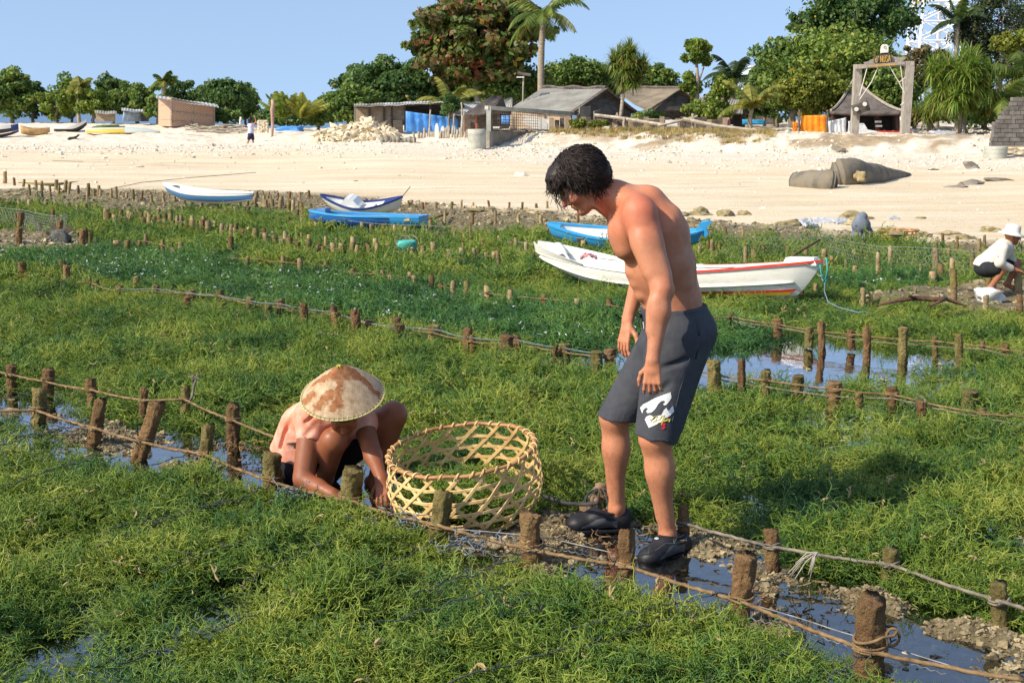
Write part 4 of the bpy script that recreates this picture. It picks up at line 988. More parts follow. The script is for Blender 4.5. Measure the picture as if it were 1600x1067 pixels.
# stacked pair
A = G(484, 356, .05); B = G(662, 361, .05)
bb, bpt = canoe('boat', A, B, .60, .0, .215, (.14, .05), (.05, .0), 'deep blue flat sterned boat with chipped paint under the white boat', M_BBLUE, M_BLUE2, M_BSKY, flat_end='B', tip=.0, bottom=M_BALG, bands=((.04, .60, M_BSKY, .76, 1.0, 'light_blue_stern_panel'),))
p_ = bpt(.9, 0, -1); mb = MB(); mb.box((p_.x, p_.y + .01, p_.z - .02), (.09, .03, .07)); mb.out('wooden_patch', M_BWOOD, bb)
p_ = bpt(.13, 0, 1); mb = MB(); mb.box((p_.x, 0, p_.z + .03), (.14, .2, .06)); mb.out('bow_block', M_BLUE2, bb)
A = G(512, 340, .08); B = G(622, 341, .08)
ws, spt = canoe('boat', A, B, .60, .03, .21, (.22, .12), (.17, .15), 'small white boat with navy rim resting against the deep blue boat', M_BWHITE, M_BIN, M_BNAVY, bands=((0, .05, M_BNAVY, 0, 1, 'navy_band'),), tip=.10, deck=(.06, .80), roll=.16)
mb = MB(); ez = spt(.42, 0, 1).z; V = []; F_ = []
prof = [(-.20, .0), (-.12, .10), (-.07, .16), (-.05, .15), (-.01, .155), (.06, .12), (.12, .05), (.16, .02), (.16, 0)]
mb.prism([(x, z) for x, z in prof], .34, Matrix.Translation(Vector(((.36 - .5) * ws['_L'], -.17, ez - .01)))); mb.out('seat_cowl', M_BIN, ws)
mb = MB(); mb.tube([G(620, 306 + 20, .2) + Vector((0, 0, .08)), Vector(D(641, 292, 22.0))], .008, 5); tag(mb.out('pole', M_ROPE_G, None), 'thin pole slanting up from the small white boat', 'pole')
mb = MB(); mb.tube([G(660, 346, .15), G(700, 334, .1)], .02, 6); tag(mb.out('pole', M_STAKE_G, None), 'straw coloured pole lying right of the stacked boats', 'pole')
mb = MB(); mb.lathe([(0, 0), (.05, .01), (.06, .06), (.055, .1), (.02, .12), (0, .12)], 12, G(575, 356, .02)); tag(mb.out('float', M_BIN, None, True), 'white float in front of the stacked boats', 'float')
# foam block wrapped in net in the weed
root = empty('foam_block', G(636, 396, .04), .3, 'turquoise foam block wrapped in white cord among the weed', 'foam block'); mb = MB()

def blob(name, c, sc, mat, label, cat, seed=1, rough=.3, n=3, rz=0, parent=None):
    import bmesh
    bm = bmesh.new(); bmesh.ops.create_icosphere(bm, subdivisions=n, radius=1); o = Vector((seed * 3.1, seed * 1.7, 0))
    for v in bm.verts:
        d = v.co.normalized(); kk = 1 + rough * mnoise.noise(d * 1.2 + o) * 1.6 + rough * .6 * mnoise.noise(d * 3.3 + o); d = Vector([math.copysign(abs(x) ** .6, x) for x in d]); v.co = d * kk * .8
    me_ = bpy.data.meshes.new(name); bm.to_mesh(me_); bm.free(); me_.materials.append(mat); me_.polygons.foreach_set('use_smooth', [True] * len(me_.polygons))
    ob = link(name, me_, parent); ob.location = c; ob.scale = sc; ob.rotation_euler = (0, 0, rz)
    if label: tag(ob, label, cat)
    return ob
blob('foam', (0, 0, .09), (.15, .11, .10), noisy('turquoise_foam', (.04, .33, .27), (.12, .5, .42), 9, .7, .3), None, None, 4, .25, parent=root)
mb = MB()
for a in (-.05, .0, .05): mb.tube([Vector((a + .1 * math.cos(q_), .13 * math.sin(q_), .10 + .11 * math.sin(q_ * 1 + a * 9))) for q_ in np.linspace(0, 6.28, 16)], .007, 5)
mb.out('cord', M_ROPE_G, root, True)
# white sack by the fisherman
c = G(1545, 478, .0); c.z = gz(c.x, c.y) + .06; blob('sack', c, (.15, .11, .09), noisy('white_sack_plastic', (.55, .56, .55), (.8, .8, .78), 6, .6, .4, .02), 'crumpled white plastic sack lying in front of the fisherman', 'sack', 8, .45, 3)
# driftwood branch
mb = MB(); P_ = [G(1372, 477, .10), G(1400, 470, .13), G(1430, 466, .16), G(1455, 468, .13), G(1478, 467, .17), G(1492, 472, .12), G(1510, 478, .1)]; mb.tube(P_, [.010, .018, .024, .022, .02, .016, .008], 7); mb.tube([P_[4], G(1462, 474, .16), G(1450, 478, .1)], [.018, .014, .008], 6); mb.tube([P_[2], G(1420, 462, .2)], [.018, .01], 6)
tag(mb.out('driftwood', noisy('dark_wet_driftwood', (.06, .03, .02), (.16, .08, .05), 9, .8, .5, coord='World'), None, True), 'dark curved driftwood lying on the rubble left of the fisherman', 'driftwood')
# log across the left reef
mb = MB(); P_ = [G(30, 282, .1), G(80, 284, .14), G(128, 279, .1)]; mb.tube([p - Vector((0, 0, .08)) for p in P_], [.035, .045, .015], 8); tag(mb.out('driftwood', M_STAKE_G, None, True), 'long mossy log lying at the back left of the reef', 'driftwood')
# net bag with stones at the man's foot
root = empty('stone_bundle', G(938, 812, -.02), 0, 'bundle of brown stones bound in dark net behind the man\'s far foot', 'net bundle')
for i, (dx, dz, dy) in enumerate(((-.065, .05, 0), (-.02, .09, 0), (.03, .11, .02), (.05, .06, -.02), (0, .04, -.04), (-.03, .0, -.03), (.04, .0, -.02), (.0, .14, .02))):
    blob('stone', (dx, dy, dz), (.035, .035, .03), noisy('brown_bundle_stone', (.13, .08, .045), (.3, .2, .12), 12, .8, .5, coord='World') if i == 0 else bpy.data.materials['brown_bundle_stone'], None, None, i + 2, .4, 2, i, root)
mb = MB()
for i in range(5):
    a = i * .65; mb.tube([Vector((.08 * math.cos(q_) * math.cos(a), .06 * math.cos(q_) * math.sin(a) - .0, .06 + .09 * math.sin(q_))) for q_ in np.linspace(0, 6.28, 18)], .003, 4)
mb.out('netting', M_LINE, root)

# ---------------------------------------------------------------- baskets
M_BAM = noisy('split_bamboo', (.42, .25, .095), (.68, .46, .19), 6, .5, .25, .003, coord='Object', c3=(.80, .60, .29), bscale=40, spec=.4)
M_BAMR = noisy('old_bamboo_rim', (.20, .085, .035), (.40, .20, .08), 9, .55, .4, .004, coord='Object', c3=(.52, .31, .14), bscale=50)
def basket(loc, axis, R0, Hh, prof, nd, hoops, label, group=None, w=.016, thick=.0035, bottom=True, hi=True, name='woven_basket', parts=True, open_weave=True):
    """open hexagonal weave: hoops crossed by two families of slanting strips"""
    root = empty(name, loc, 0, label, 'basket', group); root.rotation_mode = 'QUATERNION'; root.rotation_quaternion = Vector((0, 0, 1)).rotation_difference(Vector(axis).normalized())
    zs = [p[1] for p in prof]; rsd = [p[0] for p in prof]
    def Rz(z): return float(np.interp(z, zs, rsd))
    def P(a, z, off=0.0): r = Rz(z) + off; return Vector((r * math.cos(a), r * math.sin(a), z))
    def strip(pts, nrm, wid, nm, mat=M_BAM, par=root, mbx=None):
        V = []; F_ = []; n = len(pts)
        for i, (p, q) in enumerate(zip(pts, nrm)):
            t = (pts[min(i + 1, n - 1)] - pts[max(i - 1, 0)]).normalized(); x = t.cross(q).normalized() * wid / 2; h = q * thick / 2
            V += [p - x - h, p + x - h, p + x * .8 + h, p - x * .8 + h]
        F_ = [(i * 4 + j, i * 4 + (j + 1) % 4, (i + 1) * 4 + (j + 1) % 4, (i + 1) * 4 + j) for i in range(n - 1) for j in range(4)] + [(0, 1, 2, 3), tuple(4 * (n - 1) + j for j in (3, 2, 1, 0))]
        if mbx is not None: mbx.add(V, F_); return
        fix_normals(obj(nm, V, F_, mat, par, False))
    big = MB()
    target = None if parts else big
    rg = random.Random(7)
    for z in hoops:
        n = 72 if hi else 36; pts = [P(2 * math.pi * i / n, z + .0022 * math.sin(i * .9) * (1 if hi else 0), .0035 * math.sin(i * math.pi * nd * 2 / n)) for i in range(n + 1)]; nr_ = [Vector((p.x, p.y, 0)).normalized() for p in pts]
        strip(pts, nr_, w * .95, 'hoop_strip', mbx=target)
    dz = hoops[1] - hoops[0]; da = math.pi / nd          # half pitch per hoop step
    z0, z1 = prof[0][1], Hh; steps = 20 if hi else 8
    for k in range(nd):
        for sg in (1, -1):
            a0 = 2 * math.pi * k / nd + (0 if sg > 0 else 2 * math.pi / nd * .5) + rg.uniform(-.012, .012); pts = []; nn = []
            for i in range(steps + 1):
                z = z0 + (z1 - z0) * i / steps; a = a0 + sg * da * (z - hoops[0]) / dz
                ph = (z - hoops[0]) / dz * math.pi + k
                p = P(a, z, sg * .0028 + .0018 * math.sin(ph * 2)); pts.append(p); nn.append(Vector((p.x, p.y, 0)).normalized())
            if bottom:   # run on under the bottom, towards the middle
                pass
            strip(pts, nn, w * rg.uniform(.85, 1.12), 'slanting_strip', mbx=target)
    if bottom:
        rb = prof[0][0]; sp = .075
        for fam in range(3):
            th = fam * math.pi / 3; d = Vector((math.cos(th), math.sin(th), 0)); n_ = Vector((-math.sin(th), math.cos(th), 0))
            for i in range(-3, 4):
                off = (i + .25) * sp
                if abs(off) > rb * .96: continue
                h_ = math.sqrt(rb * rb - off * off); pts = [n_ * off + d * (h_ * s_) + Vector((0, 0, prof[0][1] + .003 * fam)) for s_ in np.linspace(-1, 1, 5)]
                strip(pts, [Vector((0, 0, 1))] * 5, w, 'bottom_strip', mbx=target)
    if not parts: fix_normals(big.out('weave', M_BAM, root)); root.children[-1]['kind'] = 'stuff'
    # rim: two hoops bound together by a wrapped strip
    n = 90; mb = MB(); rim_r = .0105 if hi else .016
    pts = [P(2 * math.pi * i / n, Hh + .003 * math.sin(i * .7), .006) for i in range(n + 1)]
    mb.tube(pts, [rim_r * (1 + .08 * math.sin(i * 1.3)) for i in range(n + 1)], 8, cap=False, flat=.8); rim = mb.out('rim', M_BAMR, root, True)
    if hi:
        turns = 34
        for k in range(turns):
            a0 = 2 * math.pi * k / turns + rg.uniform(-.03, .03); pts = []; nn = []
            for i in range(11):
                b_ = -math.pi * .55 + math.pi * 1.6 * i / 10; a = a0 + .11 * (i / 10); c = P(a, Hh, .006); er = Vector((math.cos(a), math.sin(a), 0)); p = c + er * (math.cos(b_) * (rim_r + .003)) + Vector((0, 0, 1)) * (math.sin(b_) * (rim_r + .003)); pts.append(p); nn.append((p - c).normalized())
            strip(pts, nn, .0085, 'rim_wrapping', M_BAM, rim)
    return root
bc = G(733, 806, -.05)
basket(bc, (-.10, -.10, 1), .335, .33, [(.235, .0), (.290, .018), (.335, .075), (.352, .15), (.352, .21), (.340, .27), (.328, .33)], 18, [.045, .100, .155, .210, .265], 'large round basket of open hexagonal bamboo weave beside the squatting woman')
FREE.append((bc.x, bc.y, .24))
for i, px in enumerate((1393, 1413)):
    c = G(px, 378, 0.04); c.z = max(gz(c.x, c.y), .04)
    basket(c, (0, 0, 1), .2, .16, [(.10, 0), (.125, .03), (.155, .10), (.172, .16)], 14, [.035, .075, .115], ('left' if i == 0 else 'right') + ' one of two small bamboo baskets standing together near the hooded worker', w=.014, bottom=False, hi=False, name='small_basket', parts=True)
blob('weed_heap', G(1403, 366, .19), (.16, .09, .035), M_RUBG if 'M_RUBG' in globals() else M_STAKE_G, 'heap of drying weed lying over the two small baskets', 'weed heap', 3, .4)
blob('net_heap', G(92, 374, .08), (.17, .12, .13), noisy('dark_old_netting', (.05, .05, .045), (.18, .18, .16), 30, .9, .6, .03, coord='World'), 'dark heap of old netting piled on the brown mound at the left', 'net heap', 12, .5)
for px, top, base, w, lab in ((30, 356, 384, 10, 'thick tan stake at the far left of the brown mound'), (25, 336, 352, 6, 'thin pale stake behind the brown mound'), (33, 331, 358, 10, 'lumpy stake behind the brown mound'), (83, 328, 352, 6, 'dark stake behind the net heap'), (130, 358, 384, 13, 'thick pale stump at the right end of the brown mound'), (141, 362, 384, 8, 'dark stump touching the thick pale stump'), (93, 345, 372, 10, 'stake standing in the net heap'), (62, 347, 362, 6, 'low stake in front of the netting')):
    stake(px, base, px + random.uniform(-1, 1), top, w, lab, None, True, None, .05)
# brown dead weed dangling from the rope and lying in the mud by the woman's hands
for (px, py, n, sx, lab) in ((625, 812, 130, .16, 'tangle of brown dead weed in the mud before the basket'), (500, 780, 60, .10, 'tangle of brown dead weed below the woman\'s left elbow'), (380, 700, 90, .20, 'brown dead weed matted in the channel behind the olive stake'), (1250, 925, 40, .14, 'brown dead weed hanging in the water right of the leaning stake'), (930, 850, 60, .16, 'brown dead weed round the stake by the black shoe')):
    mb = MB(); c = G(px, py, .0)
    for i in range(n):
        p = c + Vector((random.gauss(0, sx), random.gauss(0, .05), random.uniform(-.03, .03))); pts = [p]
        for _ in range(4): p = p + Vector((random.gauss(0, .014), random.gauss(0, .012), random.gauss(.001, .008))); pts.append(p)
        mb.tube(pts, [.003, .0034, .003, .0024, .001], 4, cap=False)
    tag(mb.out('dead_weed', bpy.data.materials['dead_brown_weed'] if 'dead_brown_weed' in bpy.data.materials else noisy('dead_brown_weed', (.10, .055, .025), (.30, .19, .08), 20, .7, 0, coord='World'), None, True), lab, 'weed tangle', kind='stuff')
# ---------------------------------------------------------------- the village edge
def corrug(name, a, b, scale=12, axis=(1, 0, 0)):
    return noisy(name, a, b, 2.2, .7, .3, .03, coord='Object', vec_scale=None, bscale=9, detail=8)
M_CONC = noisy('weathered_concrete', (.17, .15, .12), (.33, .30, .25), 2.2, .9, .4, .03, coord='World', bscale=9)
M_CONCL = noisy('pale_concrete', (.30, .30, .25), (.46, .46, .39), 2.2, .9, .3, .02, coord='World', bscale=9)
M_ROOFG = noisy('grey_fibre_cement_roof', (.20, .19, .165), (.34, .33, .29), 1.2, .85, .3, .03, coord='World', bscale=8, detail=8)
M_ROOFT = noisy('tan_thatch_roof', (.20, .16, .11), (.34, .28, .20), 1.5, .95, .5, .05, coord='World', bscale=14)
M_ROOFD = noisy('dark_thatch', (.075, .062, .055), (.17, .145, .13), 2.5, .95, .7, .05, coord='World', bscale=18, detail=8)
M_ZINC = noisy('zinc_sheet', (.36, .36, .34), (.55, .55, .52), 1.5, .5, .3, .02, coord='World')
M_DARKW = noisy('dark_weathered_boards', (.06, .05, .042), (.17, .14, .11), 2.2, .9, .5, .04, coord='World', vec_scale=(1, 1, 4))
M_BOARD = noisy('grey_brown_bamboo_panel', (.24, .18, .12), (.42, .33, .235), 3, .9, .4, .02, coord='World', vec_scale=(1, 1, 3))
M_POLE = noisy('grey_driftwood_pole', (.24, .20, .15), (.46, .40, .31), 4, .9, .4, .02, coord='World')
M_POLEW = noisy('pale_board', (.62, .60, .54), (.78, .76, .70), 4, .7, .2, .02, coord='World')
M_TARP = noisy('blue_tarpaulin', (.03, .20, .62), (.12, .38, .82), 2.2, .45, .6, .12, coord='World', bscale=3, spec=.5)
M_ORANGE = noisy('orange_sheet', (.78, .20, .01), (.95, .34, .02), 2.0, .55, .6, .1, coord='World', bscale=3)
M_SHEETW = noisy('white_sheet', (.45, .47, .50), (.75, .76, .76), 1.8, .6, .6, .15, coord='World', bscale=3)
M_LIME = noisy('cream_limestone', (.52, .43, .28), (.72, .63, .46), 2.5, .9, .5, .03, coord='World', rand=.12)
def woven():
    m, t, p = material('woven_bamboo_wall')
    pos = N(t, 'NewGeometry').outputs['Position']; cols = []
    for ang in (.8, -.8):
        mp = N(t, 'Mapping'); mp.inputs['Rotation'].default_value = (0, ang, 0); t.links.new(pos, mp.inputs[0])
        w = N(t, 'TexWave', i_Scale=3.2, i_Distortion=.4); w.bands_direction = 'X'; t.links.new(mp.outputs[0], w.inputs['Vector']); cols.append(w.outputs[0])
    mu = N(t, 'Math', operation='MULTIPLY'); t.links.new(cols[0], mu.inputs[0]); t.links.new(cols[1], mu.inputs[1])
    c = ramp(t, mu.outputs[0], [(.1, (.42, .24, .15)), (.5, (.60, .42, .30))]); t.links.new(c, p.inputs['Base Color']); p.inputs['Roughness'].default_value = .9
    bump(t, p, mu.outputs[0], .5, .02); return m
M_WOVEN = woven()
def quad(name, pts, mat, parent, thick=.04, nx=1, nz=1, wob=0.0):
    """a sheet through four corners (bottom-left, bottom-right, top-right, top-left), optionally rippled, given real thickness"""
    a, b, c, d = [Vector(p) for p in pts]; V = []; F_ = []
    for j in range(nz + 1):
        for i in range(nx + 1):
            u_, v_ = i / nx, j / nz; p = a.lerp(b, u_).lerp(d.lerp(c, u_), v_)
            if wob: p = p + Vector((0, wob * math.sin(u_ * nx * 1.9 + v_) + wob * .6 * math.sin(v_ * 7 + u_ * 5), 0))
            V.append(p)
    for j in range(nz):
        for i in range(nx): F_.append((j * (nx + 1) + i, j * (nx + 1) + i + 1, (j + 1) * (nx + 1) + i + 1, (j + 1) * (nx + 1) + i))
    o = obj(name, V, F_, mat, parent, wob > 0); m = o.modifiers.new('thick', 'SOLIDIFY'); m.thickness = thick; m.offset = 0
    return o
def local(root):
    L = root.location
    return lambda px, py, Y: D(px, py, Y) - L
def at_ground(px, Y, name, label, cat, group=None):
    g = TD(px, Y); return empty(name, g, 0, label, cat, group)
def roofsheet(name, a, b, c, d, mat, parent, ribs=14, thick=.05, amp=.016):
    """corrugated slope: a,b = eave left/right, c,d = ridge right/left; corrugations run from eave to ridge"""
    a, b, c, d = [Vector(p) for p in (a, b, c, d)]; n = (b - a).cross(d - a).normalized(); V = []; F_ = []; nx = ribs * 4
    for j in range(5):
        for i in range(nx + 1):
            u_, v_ = i / nx, j / 4; V.append(a.lerp(b, u_).lerp(d.lerp(c, u_), v_) + n * (amp * math.sin(u_ * ribs * 2 * math.pi) + (.03 if j % 2 else 0) + .02 * math.sin(u_ * 9)))
    for j in range(4):
        for i in range(nx): F_.append((j * (nx + 1) + i, j * (nx + 1) + i + 1, (j + 1) * (nx + 1) + i + 1, (j + 1) * (nx + 1) + i))
    o = obj(name, V, F_, mat, parent, False); m = o.modifiers.new('thick', 'SOLIDIFY'); m.thickness = thick; return o
# woven bamboo hut at the left
r = at_ground(290, 76, 'hut', 'small hut of reddish woven bamboo with a thin sloping roof at the left', 'hut'); T = local(r)
A0, A1, A2 = (247, 77.5), (268, 75.0), (336, 77.0)
quad('wall', [T(248, 197, 77.5), T(268, 198, 75), T(268, 153, 75), T(248, 153, 77.5)], M_WOVEN, r, .06)
quad('wall', [T(268, 198, 75), T(335, 197, 77), T(335, 166, 77), T(268, 153, 75)], M_WOVEN, r, .06)
quad('wall', [T(335, 197, 77), T(330, 195, 80), T(330, 166, 80), T(335, 166, 77)], M_DARKW, r, .06)
for px, t_, b_, Y in ((267.5, 152, 198, 74.93), (301, 159, 198, 75.95), (335, 165, 198, 76.92), (248, 153, 197, 77.4)): mb = MB(); mb.beam(T(px, b_, Y), T(px, t_, Y), .07, .07); mb.out('post', M_POLE, r)
for (a, b) in (((268, 175, 74.93), (335, 182, 76.93)), ((268, 190, 74.93), (300, 190, 75.9)), ((248, 164, 77.4), (268, 164, 74.9)), ((248, 186, 77.4), (268, 187, 74.9))): mb = MB(); mb.beam(T(*a), T(*b), .05, .05); mb.out('rail', M_POLE, r)
roofsheet('roof', T(244, 153.5, 74.4), T(342, 168, 76.4), T(338, 163.5, 81), T(244, 149.5, 80), M_ZINC, r, 16, .04)
# stick poles by the hut, white marker post, driftwood heap
def pole(px, top, base, w, Y, mat, label, name='pole', dx=0, cat='pole', group=None, knob=False):
    b = TD(px, Y); t_ = D(px + dx, top, Y); mb = MB(); rr = w / 2 / FPX * Y; n = 7
    pts = [b.lerp(t_, i / n) + Vector((random.gauss(0, rr * .25), 0, 0)) for i in range(n + 1)]; pts[0].z -= .2
    rad = [rr * (1 + (.45 * abs(math.sin(i * 2.2)) if knob and i > 2 else random.uniform(-.12, .12))) for i in range(n + 1)]
    mb.tube(pts, rad, 8); return tag(mb.out(name, mat, None, True), label, cat, group)
pole(425, 156, 206, 4.5, 70, noisy('pinkish_carved_pole', (.30, .17, .13), (.52, .36, .30), 3, .9, .6, .05, coord='World'), 'tall knotted pinkish pole standing on the beach beside the cream stone stack', 'pole', 1.5, knob=True)
pole(376, 183, 196, 3.2, 75, M_POLEW, 'short white marker post behind the child', 'marker_post', 0, 'post')
random.seed(21)
mb = MB()
for i in range(34):
    px = random.uniform(300, 392); Y = random.uniform(72.5, 74.5); c = TD(px, Y, random.uniform(.05, .30)); a = random.gauss(0, .5); L_ = random.uniform(.5, 1.6); d_ = Vector((math.cos(a), math.sin(a) * .5, random.gauss(0, .12))) * L_ / 2; mb.tube([c - d_, c + d_], random.uniform(.02, .06), 5)
tag(mb.out('driftwood_heap', M_POLE, None), 'heap of driftwood and branches beside the woven bamboo hut', 'driftwood', kind='stuff')
# cream limestone stack: courses of blocks
r = at_ground(411, 72, 'stone_stack', 'neat stack of cream limestone blocks behind the child on the beach', 'stone stack')
for j in range(9):
    for i in range(4):
        mb = MB(); mb.box(((i - 1.5) * .145 + random.gauss(0, .012), random.gauss(0, .02), .0 + j * .085 + random.gauss(0, .004)), (.14 + random.uniform(-.02, .01), .35, .078), (0, 0, random.gauss(0, .05))); mb.out('block', M_LIME, r)
blob('tarp_heap', TD(455, 74, .08), (.9, .5, .24), M_TARP, 'low heap covered by a blue tarpaulin left of the limestone rubble', 'tarpaulin heap', 6, .3)
# limestone rubble bank
cs = bpy.data.collections.new('lime_src')
for i in range(6): cs.objects.link(bpy.data.objects.new('lime.%03d' % i, rock_mesh(i + 133, 1, .5, M_LIME, .7)))
xs, ys, zs, ss = [], [], [], []
for i in range(900):
    px = random.triangular(488, 628, 575); Y = random.uniform(64.5, 70); hgt = max(0, 1 - abs(px - 575) / 60) * 1.0 + max(0, 1 - abs(px - 515) / 35) * .6; g = TD(px, Y); xs.append(g.x); ys.append(g.y); zs.append(g.z + random.random() ** .8 * hgt * .95 * (1 - abs(Y - 67.3) / 4)); ss.append(random.uniform(.08, .24))
n = len(xs)
scatter('stone_rubble', np.stack([xs, ys, zs], -1), rs.uniform(-.8, .8, (n, 3)) * np.array([1, 1, 4]), np.array(ss)[:, None] * np.stack([rs.uniform(.9, 1.7, n), rs.uniform(.7, 1.1, n), rs.uniform(.45, .8, n)], -1), rs.randint(0, 6, n), cs, 'bank of broken cream limestone in front of the long shack')
# long shack
r = at_ground(600, 70, 'shack', 'long low shack with tan panels and a grey sheet roof behind the limestone rubble', 'shack'); T = local(r)
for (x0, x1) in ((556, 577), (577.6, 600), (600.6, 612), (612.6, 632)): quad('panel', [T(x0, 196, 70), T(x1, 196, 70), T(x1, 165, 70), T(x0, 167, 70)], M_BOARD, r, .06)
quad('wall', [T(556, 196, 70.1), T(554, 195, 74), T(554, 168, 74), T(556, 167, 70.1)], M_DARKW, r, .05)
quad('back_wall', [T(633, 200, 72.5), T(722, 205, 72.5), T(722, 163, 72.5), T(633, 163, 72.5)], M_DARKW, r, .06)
for px in (577, 600, 612, 633, 672, 721): mb = MB(); mb.beam(T(px, 205, 69.9), T(px, 163, 69.9), .09, .09); mb.out('post', M_DARKW, r)
for x0, x1, y0, y1 in ((553, 600, 165.5, 164), (598, 645, 164.2, 161.5), (643, 692, 161.8, 158.8)): roofsheet('roof', T(x0, y0 + .8, 69.2), T(x1, y1 + .8, 69.2), T(x1, y1 - 2.6, 74), T(x0, y0 - 2.6, 74), M_ZINC if x0 > 560 else M_ROOFG, r, 10, .04)
mb = MB(); mb.beam(T(553, 167.5, 69.4), T(690, 161.5, 69.4), .07, .14); mb.out('beam', M_DARKW, r)
mb = MB(); mb.box(T(622, 200, 69.7), (.5, .3, .8)); mb.out('dark_crate', M_DARKW, r)
o = quad('tarpaulin', [D(634, 208, 68.6), D(722, 206, 69.4), D(720, 186, 69.4), D(634, 174, 68.6)], M_TARP, None, .03, 24, 8, .045); tag(o, 'creased blue tarpaulin hung along the open side of the shack', 'tarpaulin')
# driftwood picket fence
r = at_ground(690, 64, 'picket_fence', 'crooked fence of grey driftwood poles in front of the blue tarpaulin', 'fence'); T = local(r); random.seed(33)
px = 655
while px < 732:
    top = random.choice([203, 206, 200, 197, 208]) if random.random() < .8 else random.choice([176, 181, 188]); 
    if 682 < px < 695: top = 205
    Y = 64 - (px - 655) * .03; w_ = random.uniform(.07, .13); mb = MB(); b = T(px, 224, Y); t_ = T(px + random.uniform(-1.2, 1.2), top, Y); b.z = TD(px, Y).z - r.location.z - .2; mb.tube([b, b.lerp(t_, .5) + Vector((random.gauss(0, .02), 0, 0)), t_], w_ / 1.7, 6); mb.out('picket', M_POLE, r, True); px += random.uniform(2.6, 4.4)
for px, top, b_ in ((682.5, 193, 224), (692, 197, 224)):
    mb = MB(); bb_ = T(px, 224, 63); tt = T(px, top, 63); h_ = (tt - bb_).z; mb.prism([(-.1, 0), (-.11, h_ * .5), (-.085, h_ * .85), (-.03, h_), (.03, h_), (.085, h_ * .85), (.11, h_ * .5), (.1, 0)], .05, Matrix.Translation(bb_)); o = mb.out('pale_board', M_POLEW, r); o['label'] = 'pale rounded board like a narrow surfboard'
for px, top in ((671, 172), (708, 178), (722, 160), (723.5, 176)): pole(px, top, 224, 2.6, 65.5, M_POLE, 'tall thin grey pole above the driftwood pickets, %s' % {671: 'leftmost', 708: 'second from left', 722: 'tallest', 723.5: 'shorter rightmost'}[px], 'pole', random.uniform(-1, 2), group='tall poles at the driftwood fence')
pole(646.5, 207, 221, 3.4, 61, M_POLE, 'lone short stake left of the driftwood fence', 'pole')
mb = MB()
for i in range(9): c = TD(594 + i * 6, 61.5, .10); mb.tube([c, c + Vector((.22, .05, .03))], .16 + .03 * math.sin(i * 2), 8)
tag(mb.out('sandbag_row', M_CONC, None, True), 'half buried row of grey sandbags at the foot of the limestone rubble', 'sandbags')
# concrete drum and frame wall
def drum(px, y0, y1, w, Y, label, hollow=True):
    b = TD(px, Y); top = D(px, y0, Y); R_ = w / 2 / FPX * Y; h_ = top.z - b.z; mb = MB(); prof = [(R_ * .98, -.3), (R_, h_ * .3), (R_ * .985, h_ * .34), (R_, h_ * .38), (R_, h_ * .66), (R_ * .985, h_ * .69), (R_ * 1.0, h_ * .72), (R_ * 1.01, h_), (R_ * .86, h_), (R_ * .86, h_ * .6), (0, h_ * .6)]
    mb.lathe(prof, 28); o = mb.out('concrete_drum', M_CONCL, None, True, b); return tag(o, label, 'concrete drum')
drum(745, 202, 232, 28, 56, 'grey concrete well ring standing at the left end of the concrete wall')
drum(1558, 229, 262, 35, 46.5, 'grey concrete well ring at the right end of the beach below the block wall')
r = at_ground(815, 60, 'concrete_wall', 'low concrete wall with pale post and beam frame before the grey roofed house', 'wall'); T = local(r)
def slab(name, a, b, h0, h1, thick, mat, par, Lr):
    """wall between plan points a,b: bottom heights and tops given as points"""
    (ax, ay, aY), (bx, by, bY) = a, b
    quad(name, [Lr(ax, ay, aY), Lr(bx, by, bY), Lr(bx, h1, bY), Lr(ax, h0, aY)], mat, par, thick)
slab('lower_wall', (762, 238, 57.0), (880, 232, 66.0), 205, 205.5, .18, M_CONC, r, T)
mb = MB(); mb.beam(T(763.5, 206, 57.1), T(763.5, 166, 57.1), .20, .20); mb.out('post', M_CONCL, r)
mb = MB(); mb.beam(T(760, 168.5, 57.0), T(930, 180, 66.5), .18, .16); mb.out('top_beam', M_CONCL, r)
mb = MB(); mb.beam(T(853, 206, 63.2), T(853, 176, 63.2), .14, .14); mb.out('post', M_CONC, r)
mb = MB(); mb.beam(T(768, 204, 57.3), T(888, 203.5, 65.2), .08, .06); mb.out('rail', M_DARKW, r)
nb_ = MB()
for i in range(26):
    f = i / 25; x_ = 767 + (850 - 767) * f; Y = 57.3 + 5.8 * f; nb_.tube([T(x_, 204, Y), T(x_, 170 + 7 * f, Y)], .012, 3)
for j in range(7): nb_.tube([T(767, 172 + j * 4.8, 57.3), T(850, 178 + j * 4.0, 63.1)], .012, 3)
nb_.out('net_panel', M_DARKW, r)
for (x0, x1, y0, y1, Y, mt, lab) in ((783, 796, 181, 194, 61, M_TARP, 'small blue cloth hanging behind the concrete frame'), (797, 808, 180, 203, 62, M_BOARD, 'tan board standing behind the concrete frame')):
    tag(quad('hanging_cloth' if mt is M_TARP else 'board', [D(x0, y1, Y), D(x1, y1, Y), D(x1, y0, Y), D(x0, y0, Y)], mt, None, .03, 6, 3, .03), lab, 'cloth' if mt is M_TARP else 'board')
V = [D(x, y, 62.5) for x, y in ((815, 192), (822, 181), (858, 187), (858, 203), (835, 202), (826, 197))]; mb = MB(); mb.prism([(p.x - V[0].x, p.z - V[0].z) for p in V], .08, Matrix.Translation(V[0])); tag(mb.out('white_sheet', M_POLEW, None), 'torn white sheet metal behind the concrete frame', 'sheet')
